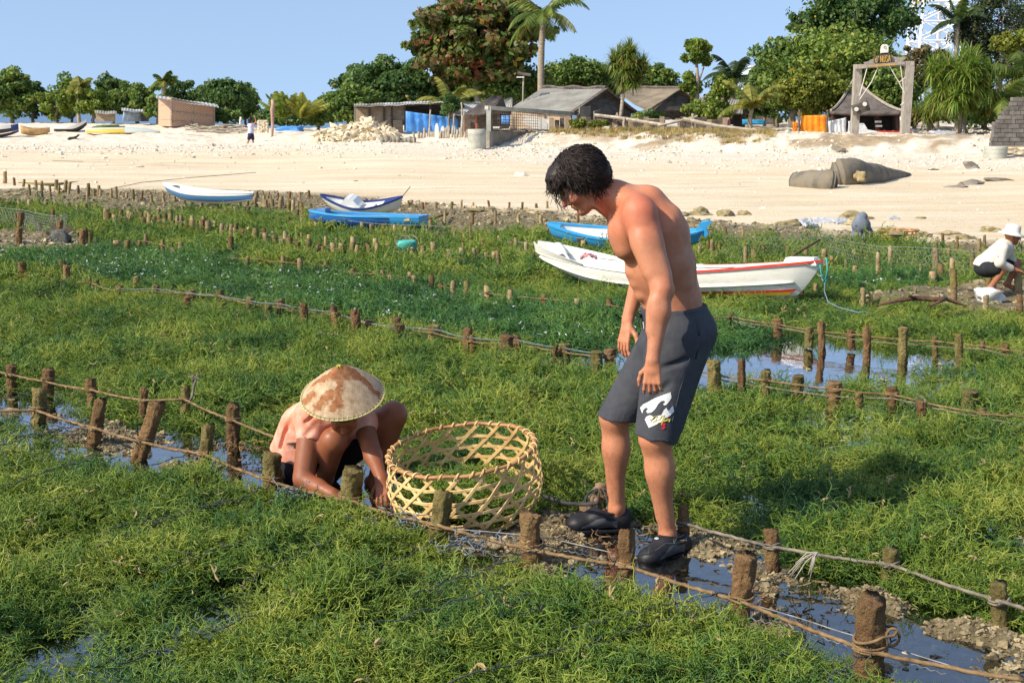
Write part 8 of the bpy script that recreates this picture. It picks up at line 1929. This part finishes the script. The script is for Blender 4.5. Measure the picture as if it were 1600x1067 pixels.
# ------------------------------------------------ the squatting woman and her hat
M_SKIN_D = skin_material('brown_skin', .5)
M_PINK = cloth_material('salmon_cotton', (.72, .23, .13), (.74, .42, .32), 60, False, .9)
M_BLKC = cloth_material('black_cotton', (.018, .018, .022), (.010, .010, .012), 60, False, .9)
def squatting_woman():
    O = G(520, 775); T = Rig(O)
    root = empty('person', O, 0, 'woman in salmon pink shirt squatting under a wide conical hat beside the basket', 'person')
    Yv = np.array((0, 1., 0)); Z = np.array((0, 0, 1.)); X = np.array((1., 0, 0))
    F = Field(np.array([-.36, -.26, -.12]), np.array([.42, .62, .74]), .0052)
    pel = T(478, 725, 6.22); che = T(508, 660, 6.08); shr = T(487, 652, 5.98); shl = T(567, 660, 6.05)
    F.cone(pel, che, .125, .115, .03, (X, .85)); F.ell(T(490, 728, 6.2), (.15, .13, .11), None, .03)
    F.cone(che, T(530, 640, 6.0), .09, .055, .04); F.cone(T(530, 640, 6.0), T(538, 640, 5.90), .052, .05, .02)
    f, u = (.05, -.62, -.78), (.0, -.75, .62)
    hc = T(537, 640, 5.88); head(F, hc, f, u, sc=.97)
    F.cone(shr, shl, .06, .06, .04)
    # her right arm (image left)
    er = T(473, 748, 5.86); wrr = T(520, 771, 5.74)
    F.cone(shr, er, .056, .043, .02); F.cone(T(483, 690, 5.93), T(477, 735, 5.88), .050, .044, .03); F.cone(er, T(498, 762, 5.80), .043, .040, .02); F.cone(T(498, 762, 5.80), wrr, .040, .027, .02)
    hand(F, wrr, T(548, 786, 5.70) - wrr, (.1, -.5, 1), (.3, 1, 0), .165, (.4, .5, .4))
    # her left arm
    e2 = T(583, 712, 5.86); w2 = T(596, 748, 5.74)
    F.cone(shl, e2, .054, .042, .02); F.cone(e2, w2, .041, .026, .02)
    hand(F, w2, T(599, 775, 5.68) - w2, (.0, -1, .35), (-1, .2, 0), .165, (.3, .45, .35), 1, .16)
    # legs: thighs rise to the knees, shins go down
    kr = T(522, 688, 5.90); kl = T(615, 648, 6.10)
    F.cone(T(478, 730, 6.12), kr, .082, .064, .02); F.cone(kr, T(506, 748, 6.02), .060, .046, .02); F.cone(T(506, 748, 6.02), T(498, 778, 6.08), .044, .035, .02)
    F.cone(T(505, 725, 6.20), kl, .085, .066, .02); F.cone(kl, T(600, 705, 6.12), .062, .052, .02); F.cone(T(600, 705, 6.12), T(585, 752, 6.14), .050, .034, .02)
    F.ell(kr + Z * .012 - Yv * .02, (.036, .03, .03), None, .02); F.ell(kl + Z * .012 - Yv * .02, (.036, .03, .03), None, .02)
    for a, b in ((T(498, 778, 6.08), (.35, -.93, -.12)), (T(585, 752, 6.14), (.45, -.88, -.12))):
        b = np.array(b); F.cone(a - b * .03 - Z * .01, a + b * .11 - Z * .03, .034, .028, .02, ((b[1], -b[0], 0), .8)); F.cone(a + b * .11 - Z * .03, a + b * .16 - Z * .035, .03, .022, .02, ((b[1], -b[0], 0), .7))
        for i in range(5): F.cone(a + b * .16 - Z * .036 + np.array((b[1], -b[0], 0)) * (i - 2) * .017, a + b * .19 - Z * .038 + np.array((b[1], -b[0], 0)) * (i - 2) * .018, .011, .009, .004)
    body_obj('body', F, M_SKIN_D, root, (.27, .095, .042), [(er, .07, (.24, .085, .04), .5), (T(599, 772, 5.68), .06, (.42, .17, .10), .7), (kr, .06, (.33, .12, .055), .6)])
    # shirt
    S = Field(np.array([-.42, -.26, .0]), np.array([.34, .56, .72]), .0055)
    S.cone(pel + Z * .02, che, .142, .135, .03, (X, .82)); S.cone(che, T(528, 645, 6.02), .120, .085, .05); S.cone(shr, shl, .085, .072, .05)
    S.cone(shr, T(486, 678, 5.95), .084, .074, .02); S.cone(shl, T(568, 664, 6.02), .072, .062, .02)
    S.cone(T(470, 665, 6.12), T(447, 705, 6.24), .10, .075, .06)
    for a, b, rr in (((455, 650, 6.0), (440, 700, 6.1), .012), ((475, 650, 5.95), (462, 700, 6.05), .010), ((500, 640, 5.92), (478, 660, 5.90), .008), ((497, 662, 5.88), (476, 682, 5.88), .007), ((560, 660, 5.93), (545, 700, 5.98), .010), ((430, 690, 6.2), (460, 670, 6.05), .009)):
        S.cone(T(*a), T(*b), rr, rr * .6, .022, mode='cut')
    # hem at the back and the sleeve ends
    sl, P = S.blk(S.lo, S.lo + S.h * S.n)
    hem = (P - T(455, 708, 6.2)) @ np.array((-.15, .25, -.95)); hem = hem + .006 * np.sin(P[..., 0] * 60 + P[..., 1] * 30)
    fr = (P - T(540, 700, 5.98)) @ np.array((.2, -.5, -.85))
    s1 = (P - T(486, 690, 5.95)) @ ((T(479, 735, 5.88) - T(487, 660, 5.98)) / np.linalg.norm(T(479, 735, 5.88) - T(487, 660, 5.98)))
    left = P[..., 0] < (T(508, 690, 5.95))[0]; front = P[..., 1] < (T(486, 690, 6.04))[1]
    cutv = np.where(left & front, np.maximum(s1, -9), np.where(front, fr, hem))
    S.f = np.maximum(S.f, cutv.astype(np.float32))
    S.ell(T(522, 690, 5.88), (.070, .08, .085), None, .01, 'cut')
    shirt = body_obj('shirt', S, M_PINK, root)
    # shorts
    K = Field(np.array([-.36, -.10, -.06]), np.array([.38, .62, .50]), .0060)
    K.ell(T(482, 730, 6.2), (.165, .145, .125), None, .03); K.cone(T(480, 732, 6.12), T(506, 706, 5.99), .094, .082, .02); K.cone(T(505, 727, 6.20), T(575, 678, 6.14), .098, .084, .02)
    K.cone(T(468, 700, 6.18), T(460, 735, 6.15), .09, .09, .03)
    for a, b in (((455, 720, 6.05), (470, 755, 6.05)), ((540, 715, 6.05), (560, 690, 6.04))): K.cone(T(*a), T(*b), .010, .006, .02, mode='cut')
    body_obj('shorts', K, M_BLKC, root)
    # hair under the hat
    H = Field(hc - .2, hc + .2, .007); ff, ss, uu_ = frame(f, u); R = np.stack([ff, ss, uu_], 1)
    H.ell(hc - ff * .02 + uu_ * .03, (.108, .088, .10), R, .01); H.ell(hc - ff * .1 - uu_ * .03, (.05, .06, .06), R, .03); H.ell(hc + ff * .10 - uu_ * .05, (.06, .1, .09), R, .01, 'cut')
    body_obj('hair', H, M_HAIR, root)
    # the hat: woven cone, binding at the rim
    ax = Vector((-.03, -.40, .90)).normalized(); C = Vector(T(535.5, 617, 5.86)) + Vector((0, 0, 0))
    Rm = Vector((0, 0, 1)).rotation_difference(ax).to_matrix(); ns = 96; prof = []
    for i in range(25):
        t_ = i / 24; prof.append((.193 * t_, .166 * (1 - t_ ** 1.45) * (1 - .06 * math.sin(math.pi * t_)) + .0))
    V = []; F_ = []
    for j, (rr, z) in enumerate(prof):
        for k in range(ns):
            a = 2 * math.pi * k / ns; wob = 1 + .008 * math.sin(3 * a + 1); V.append(C + Rm @ Vector((rr * math.cos(a) * wob, rr * math.sin(a) * wob, z + .004 * t_ * math.sin(2 * a))))
    for j in range(24):
        for k in range(ns): F_.append((j * ns + k, (j + 1) * ns + k, (j + 1) * ns + (k + 1) % ns, j * ns + (k + 1) % ns))
    hat = obj('conical_hat', V, F_, M_HAT, root, True)
    cols = []
    for j, (rr, z) in enumerate(prof):
        for k in range(ns):
            a = 2 * math.pi * k / ns; cols.append((rr * math.cos(a) / .193 * .5 + .5, rr * math.sin(a) / .193 * .5 + .5, rr / .193))
    vcol(hat, 'flatmap', np.array(cols))
    sm = hat.modifiers.new('thickness', 'SOLIDIFY'); sm.thickness = .005
    mb = MB(); ring = [C + Rm @ Vector((.1945 * math.cos(a), .1945 * math.sin(a), -.002)) for a in np.linspace(0, 6.2832, 97)]; mb.tube(ring, .0042, 6, cap=False); mb.out('rim_binding', M_HATRIM, hat, True)
    mb = MB()
    for a in np.linspace(0, 6.2832, 57)[:-1]:
        o1 = C + Rm @ Vector((.186 * math.cos(a), .186 * math.sin(a), .010)); o2 = C + Rm @ Vector((.2005 * math.cos(a), .2005 * math.sin(a), .0)); mb.tube([o1, (o1 + o2) / 2 + Rm @ Vector((0, 0, .003)), o2], .0012, 4)
    mb.out('rim_stitching', M_HATRIM, hat)
    mb = MB(); tip = C + Rm @ Vector((0, 0, .166))
    for k in range(6): a = k * 1.05; mb.tube([tip, tip + Rm @ Vector((.008 * math.cos(a), .008 * math.sin(a), .004)), tip + Rm @ Vector((.013 * math.cos(a), .013 * math.sin(a), -.002))], .0022, 4)
    mb.out('yellow_tip', M_YEL, hat)
def hat_material():
    m, t, p = material('patched_cloth_hat')
    at = N(t, 'Attribute', attribute_name='flatmap'); tc = N(t, 'TexCoord')
    sx = N(t, 'SeparateXYZ'); t.links.new(at.outputs['Vector'], sx.inputs[0])
    # rust brown patches laid out on the flattened hat: (x, y, half length, half width, turn)
    nz = N(t, 'TexNoise', i_Scale=7.0, i_Detail=5, i_Roughness=.7); t.links.new(at.outputs['Vector'], nz.inputs['Vector'])
    nadd = N(t, 'VectorMath', operation='MULTIPLY_ADD'); nadd.inputs[1].default_value = (.22, .22, 0); nadd.inputs[2].default_value = (-.11, -.11, 0); t.links.new(nz.outputs['Color'], nadd.inputs[0])
    ps = N(t, 'VectorMath', operation='ADD'); t.links.new(at.outputs['Vector'], ps.inputs[0]); t.links.new(nadd.outputs[0], ps.inputs[1])
    total = None
    for (x, y, hl, hw, ang) in ((.54, .50, .15, .12, 0.1), (.34, .43, .24, .055, 2.75), (.10, .33, .14, .055, 2.7), (.52, .22, .15, .045, 1.45), (.34, .20, .17, .05, .35), (.82, .46, .16, .05, -.5), (.66, .50, .12, .07, -.5), (.44, .12, .08, .05, 0.6)):
        mp = N(t, 'Mapping'); mp.vector_type = 'TEXTURE'; mp.inputs['Location'].default_value = (x, y, 0); mp.inputs['Rotation'].default_value = (0, 0, ang); mp.inputs['Scale'].default_value = (hl, hw, 1000)
        t.links.new(ps.outputs[0], mp.inputs[0]); ln = N(t, 'VectorMath', operation='LENGTH'); t.links.new(mp.outputs[0], ln.inputs[0])
        mr = N(t, 'MapRange', i_1=1.25, i_2=.8, i_3=0, i_4=1); t.links.new(ln.outputs['Value'], mr.inputs[0])
        if total is None: total = mr.outputs[0]
        else:
            mx = N(t, 'Math', operation='MAXIMUM'); t.links.new(total, mx.inputs[0]); t.links.new(mr.outputs[0], mx.inputs[1]); total = mx.outputs[0]
    n2 = N(t, 'TexNoise', i_Scale=30.0, i_Detail=6, i_Roughness=.75); t.links.new(tc.outputs['Object'], n2.inputs['Vector'])
    wv = N(t, 'TexWave', i_Scale=42.0, i_Distortion=3.0, i_Detail=2); t.links.new(tc.outputs['Object'], wv.inputs['Vector'])
    straw = ramp(t, n2.outputs[0], [(.3, (.26, .17, .095)), (.5, (.45, .32, .195)), (.7, (.60, .46, .31))])
    straw = mixc(t, ramp(t, wv.outputs[0], [(.3, (0, 0, 0)), (.8, (.16, .16, .16))]), straw, (.66, .56, .42))
    rust = ramp(t, n2.outputs[0], [(.3, (.17, .060, .024)), (.7, (.40, .19, .085))])
    c = mixc(t, total, straw, rust); t.links.new(c, p.inputs['Base Color']); p.inputs['Roughness'].default_value = .9; p.inputs['Specular IOR Level'].default_value = .15
    bump(t, p, n2.outputs[0], .5, .004)
    return m
M_HAT = hat_material()
M_HATRIM = noisy('pale_yellow_binding', (.45, .40, .16), (.6, .55, .28), 30, .7, 0)
squatting_woman()

# ------------------------------------------------ the fisherman at the right, the hooded worker, the child, the dog
M_WHT = cloth_material('cream_cotton', (.72, .66, .55), (.58, .52, .42), 60, False, .9)
M_HATW = noisy('white_hat_cloth', (.66, .62, .55), (.78, .75, .68), 30, .9, .3, .01)
def fisherman():
    O = G(1556, 457, .05); O.y = O.y; T = Rig(O); Y0 = O.y
    root = empty('person', O, 0, 'fisherman in white brimmed hat and cream shirt squatting barefoot at the right edge', 'person')
    Yv = np.array((0, 1., 0)); Z = np.array((0, 0, 1.)); X = np.array((1., 0, 0))
    q = lambda px, py, dy=0: T(px, py, Y0 + dy)
    F = Field(np.array([-.36, -.34, -.06]), np.array([.48, .40, .84]), .007)
    F.s = .84
    F.cone(q(1545, 417), q(1570, 385), .10, .085, .03, (Yv, .8)); F.cone(q(1570, 385), q(1577, 378), .05, .05, .02)
    F.s = 1.0; head(F, q(1582, 368), (.97, -.1, -.18), (.18, 0, .98), sc=.72); F.s = .84
    F.cone(q(1542, 420, -.10), q(1567, 421, -.16), .07, .052, .02); F.cone(q(1567, 422, -.16), q(1549, 448, -.12), .047, .033, .02)
    F.cone(q(1545, 420, .08), q(1590, 411, .14), .07, .052, .02); F.cone(q(1590, 412, .14), q(1574, 443, .14), .047, .033, .02)
    for a, s_ in ((q(1547, 452, -.12), 1), (q(1571, 447, .14), 1)):
        F.cone(a + Z * .02, a + X * .07 - Z * .015, .032, .024, .02); F.cone(a + X * .07 - Z * .015, a + X * .105 - Z * .02, .026, .02, .02, (Yv, .7))
        for i in range(5): F.cone(a + X * .11 - Z * .022 + Yv * (i - 2) * .015, a + X * .13 - Z * .024 + Yv * (i - 2) * .016, .011, .009, .004)
    F.cone(q(1568, 388, -.16), q(1563, 411, -.20), .045, .04, .02); F.cone(q(1563, 411, -.20), q(1585, 421, -.16), .037, .026, .02)
    F.s = 1.0; hand(F, q(1586, 421, -.16), X + Z * -.25, (0, -.3, 1), (0, 1, 0), .14, (.35, .5, .4)); F.s = .84
    F.cone(q(1574, 388, .15), q(1582, 410, .12), .043, .036, .02); F.cone(q(1582, 410, .12), q(1594, 424, .0), .034, .025, .02)
    F.s = 1.0; hand(F, q(1595, 424, .0), X - Z * .4, (0, -.2, 1), (0, -1, 0), .14, (.35, .5, .4))
    body_obj('body', F, M_SKIN_D, root, (.36, .15, .075), [(q(1567, 421, -.16), .09, (.48, .20, .10), .8)])
    S = Field(np.array([-.40, -.36, .12]), np.array([.36, .40, .66]), .007)
    S.s = .84
    S.cone(q(1543, 412), q(1568, 388), .125, .11, .03, (Yv, .76)); S.cone(q(1568, 388, -.13), q(1568, 388, .13), .07, .07, .05); S.cone(q(1568, 388, -.16), q(1562, 411, -.20), .060, .055, .02); S.cone(q(1562, 411, -.20), q(1579, 419, -.17), .054, .042, .02)
    S.cone(q(1574, 388, .15), q(1582, 410, .12), .056, .05, .02); S.cone(q(1536, 412), q(1534, 415), .10, .10, .03)
    for a, b in (((1548, 395, -.12), (1545, 412, -.12)), ((1560, 402, -.20), (1566, 412, -.20)), ((1556, 388, -.14), (1540, 402, -.12))): S.cone(q(*a), q(*b), .012, .006, .02, mode='cut')
    S.half(q(1538, 418), (-.25, 0, -1), .004)
    body_obj('shirt', S, M_WHT, root)
    K = Field(np.array([-.34, -.30, .02]), np.array([.30, .32, .48]), .0075)
    K.s = .86
    K.ell(q(1542, 420), (.135, .17, .10), None, .03); K.cone(q(1542, 420, -.10), q(1558, 420, -.14), .085, .072, .02); K.cone(q(1545, 420, .08), q(1578, 414, .12), .085, .070, .02)
    body_obj('shorts', K, M_GREYC, root)
    hc = q(1581.5, 362.5); mb = MB()
    R = Euler((0, math.radians(12), 0)).to_matrix()
    mb.lathe([(a * .70, b * .74) for a, b in ((.19, -.045), (.17, -.02), (.115, .0), (.108, .02), (.104, .07), (.088, .095), (.04, .105), (.0, .106))], 28, hc, R); o = mb.out('brimmed_hat', M_HATW, root, True)
    sm = o.modifiers.new('thickness', 'SOLIDIFY'); sm.thickness = .006
    mb = MB(); mb.tube([Vector(hc) + Vector((.06, -.08, -.04)), Vector(hc) + Vector((.05, -.06, -.12)), Vector(hc) + Vector((.04, -.03, -.16))], .004, 4); mb.out('chin_strap', M_BLK, root)
M_GREYC = cloth_material('dark_grey_cotton', (.028, .030, .033), (.016, .017, .019), 60, False, .9)
fisherman()
M_HOOD = cloth_material('grey_fleece', (.17, .20, .24), (.11, .13, .16), 60, False, .95)
M_PALEP = noisy('pale_pink_cloth', (.5, .3, .28), (.6, .38, .34), 20, .9, .2)
def hooded():
    O = TG(1347, 377); T = Rig(O); Y0 = O.y
    root = empty('person', O, 0, 'worker in a grey hooded jacket crouching with back turned near the twin baskets', 'person')
    q = lambda px, py, dy=0: T(px, py, Y0 + dy)
    F = Field(np.array([-.3, -.3, -.05]), np.array([.35, .3, .5]), .010)
    F.cone(q(1345, 362), q(1346, 348), .105, .085, .03); F.ell(q(1347, 370), (.12, .12, .06), None, .03); F.cone(q(1347, 346), q(1348, 341), .05, .05, .02); F.ell(q(1349, 340), (.065, .06, .075), None, .02)
    F.cone(q(1350, 352, .05), q(1357, 360, .1), .045, .04, .02); F.cone(q(1357, 360, .1), q(1363, 364, .05), .032, .022, .02); F.ell(q(1364, 364, .05), (.035, .02, .018), None, .01)
    for i in range(4): F.cone(q(1364, 364, .05 - .012 * i), q(1367, 365, .05 - .014 * i), .008, .006, .003)
    F.cone(q(1343, 368, .05), q(1340, 362, .25), .05, .045, .02); F.cone(q(1352, 368, .05), q(1355, 362, .25), .05, .045, .02)
    body_obj('body', F, M_SKIN_D, root, (.40, .2, .12))
    S = Field(np.array([-.34, -.3, -.02]), np.array([.35, .3, .52]), .009)
    S.cone(q(1345, 367), q(1346, 351), .135, .105, .03); S.cone(q(1345.5, 352, -.04), q(1346, 345), .125, .085, .02); S.cone(q(1341, 352), q(1351, 352), .09, .085, .03); S.ell(q(1347.5, 339.5), (.070, .07, .078), None, .012); S.ell(q(1354, 341, -.02), (.03, .05, .045), None, .008, 'cut'); S.ell(q(1345, 342), (.075, .08, .06), None, .03)
    S.cone(q(1352, 352, .05), q(1358, 361, .1), .055, .048, .02); S.cone(q(1358, 361, .1), q(1361, 363, .06), .045, .032, .02); S.cone(q(1340, 352, .05), q(1336, 364, .1), .055, .05, .02)
    for a, b in (((1338, 355, -.12), (1343, 370, -.12)), ((1350, 358, -.12), (1346, 372, -.12))): S.cone(q(*a), q(*b), .014, .008, .02, mode='cut')
    S.half(q(1346, 374), (0, 0, -1), .004)
    body_obj('hooded_jacket', S, M_HOOD, root)
    K = Field(np.array([-.2, -.2, -.04]), np.array([.2, .2, .16]), .010); K.ell(q(1348, 375), (.125, .13, .06), None, .02); body_obj('trousers', K, M_PALEP, root)
hooded()
M_CHS = noisy('pale_blue_pink_shirt', (.35, .5, .7), (.5, .6, .75), 6, .9, 0, c3=(.75, .2, .35))
def child():
    O = TG(392, 224); T = Rig(O); Y0 = O.y
    root = empty('person', O, 0, 'child in pale blue shirt and navy shorts on the beach with one arm raised', 'person')
    q = lambda px, py, dy=0: T(px, py, Y0 + dy); k = Y0 / FPX
    F = Field(np.array([-.5, -.3, -.05]), np.array([.5, .3, 1.65]), .022)
    F.cone(q(392, 209), q(392, 197), .12, .13, .03); F.cone(q(392, 195), q(391.5, 191), .05, .05, .02); F.ell(q(391.3, 187.5), (.095, .10, .125), None, .02)
    F.cone(q(395, 196), q(400, 191), .045, .04, .02); F.cone(q(400, 191), q(398.5, 183.5), .035, .03, .02); F.ell(q(398, 182.5), (.04, .025, .05), None, .01)
    F.cone(q(389, 196), q(387.5, 203), .045, .035, .02); F.cone(q(387.5, 203), q(388.5, 209), .033, .027, .02); F.ell(q(388.5, 210.5), (.03, .02, .05), None, .01)
    for x0, x1, d in ((390, 387.5, -.06), (394, 396, .06)):
        F.cone(q(x0 + .5, 211), q((x0 + x1) / 2, 217.5, d), .085, .06, .03); F.cone(q((x0 + x1) / 2, 217.5, d), q(x1, 223, d), .055, .04, .02); F.cone(q(x1, 223.3, d), q(x1 - 2, 224, d), .035, .03, .02)
    body_obj('body', F, M_SKIN_D, root, (.38, .18, .10))
    S = Field(np.array([-.4, -.3, .5]), np.array([.4, .3, 1.4]), .022); S.cone(q(392, 207), q(392, 197), .155, .15, .03); S.cone(q(388.5, 196), q(395.5, 196), .075, .075, .03); S.half(q(392, 209.5), (0, 0, -1), .01); body_obj('shirt', S, M_CHS, root)
    K = Field(np.array([-.4, -.3, .1]), np.array([.4, .3, .8]), .022); K.cone(q(392, 210), q(392, 212), .15, .16, .03); K.cone(q(390.5, 212), q(389, 217, -.05), .11, .09, .02); K.cone(q(393.5, 212), q(395, 217, .05), .11, .09, .02); body_obj('navy_shorts', K, noisy('navy_cloth', (.01, .014, .04), (.02, .025, .06), 8, .9, 0), root)
    H = Field(q(391, 188) - .3, q(391, 188) + .3, .022); H.ell(q(391, 186.8), (.12, .13, .13), None, .02); H.ell(q(390, 190), (.10, .11, .12), None, .03); body_obj('hair', H, M_HAIR, root)
child()
def dog():
    O = TG(115, 219); T = Rig(O); Y0 = O.y; q = lambda px, py, dy=0: T(px, py, Y0 + dy)
    root = empty('dog', O, 0, 'small dark dog lying on the sand at the left with its head up', 'dog')
    F = Field(np.array([-.5, -.25, -.04]), np.array([.5, .25, .5]), .014)
    F.cone(q(109, 216.5), q(117, 216), .075, .085, .03); F.cone(q(117, 215.5), q(121, 213), .075, .05, .03); F.cone(q(121, 213), q(122, 211.5), .042, .045, .02); F.ell(q(122.5, 211.3), (.06, .045, .045), None, .015); F.cone(q(123.5, 211.6), q(125.3, 212), .028, .02, .01)
    for g in (-1, 1):
        F.cone(q(122, 210.5, g * .03), q(121.8, 208.8, g * .04), .018, .006, .01); F.cone(q(119, 217, g * .06), q(123, 218.5, g * .07), .028, .02, .02); F.cone(q(109, 217, g * .06), q(106.5, 218.3, g * .09), .05, .025, .02); F.cone(q(106.5, 218.3, g * .09), q(109, 218.8, g * .11), .022, .018, .01)
    F.cone(q(107, 216.5), q(104, 218, .05), .025, .012, .02)
    body_obj('body', F, noisy('dark_dog_fur', (.02, .018, .015), (.06, .05, .04), 9, .9, .4), root)
dog()
bed('seaweed', 330, 2.2, 6.6, NEAR, 9, 'light', 1.0, 0.09, 'tangle of branching yellow green seaweed filling the near plots')
bed('seaweed', 36, 2.2, 7.2, LONG, 5, 'light', 1.0, 0.085, 'longer pale green seaweed strands over the near beds')
bed('seaweed', 150, 6.6, 13.5, MID, 6, 'light', 1.0, 0.08, 'green seaweed covering the middle plots')
bed('seaweed', 42, 13.5, 31, FAR, 5, 'light', 1.0, 0.07, 'green seaweed covering the far plots near the boats')
bed('seaweed', 130, 8, 24, MIDD, 6, 'dark', 1.15, 0.07, 'dark blue green seaweed of the plot dotted with white ties')
# wet weed heaped inside the basket
_a = rs.uniform(0, 6.28, 90); _q = np.sqrt(rs.rand(90)) * .25; _x = bc.x + _q * np.cos(_a); _y = bc.y + _q * np.sin(_a)
scatter('harvested_seaweed', np.stack([_x, _y, -.03 + .10 * (1 - _q / .3) + .03 * rs.rand(90)], -1), np.stack([rs.normal(0, .3, 90), rs.normal(0, .3, 90), _a], -1), np.ones((90, 3)) * 1.0, rs.randint(0, 9, 90), NEAR, 'harvested green seaweed lying inside the woven basket')
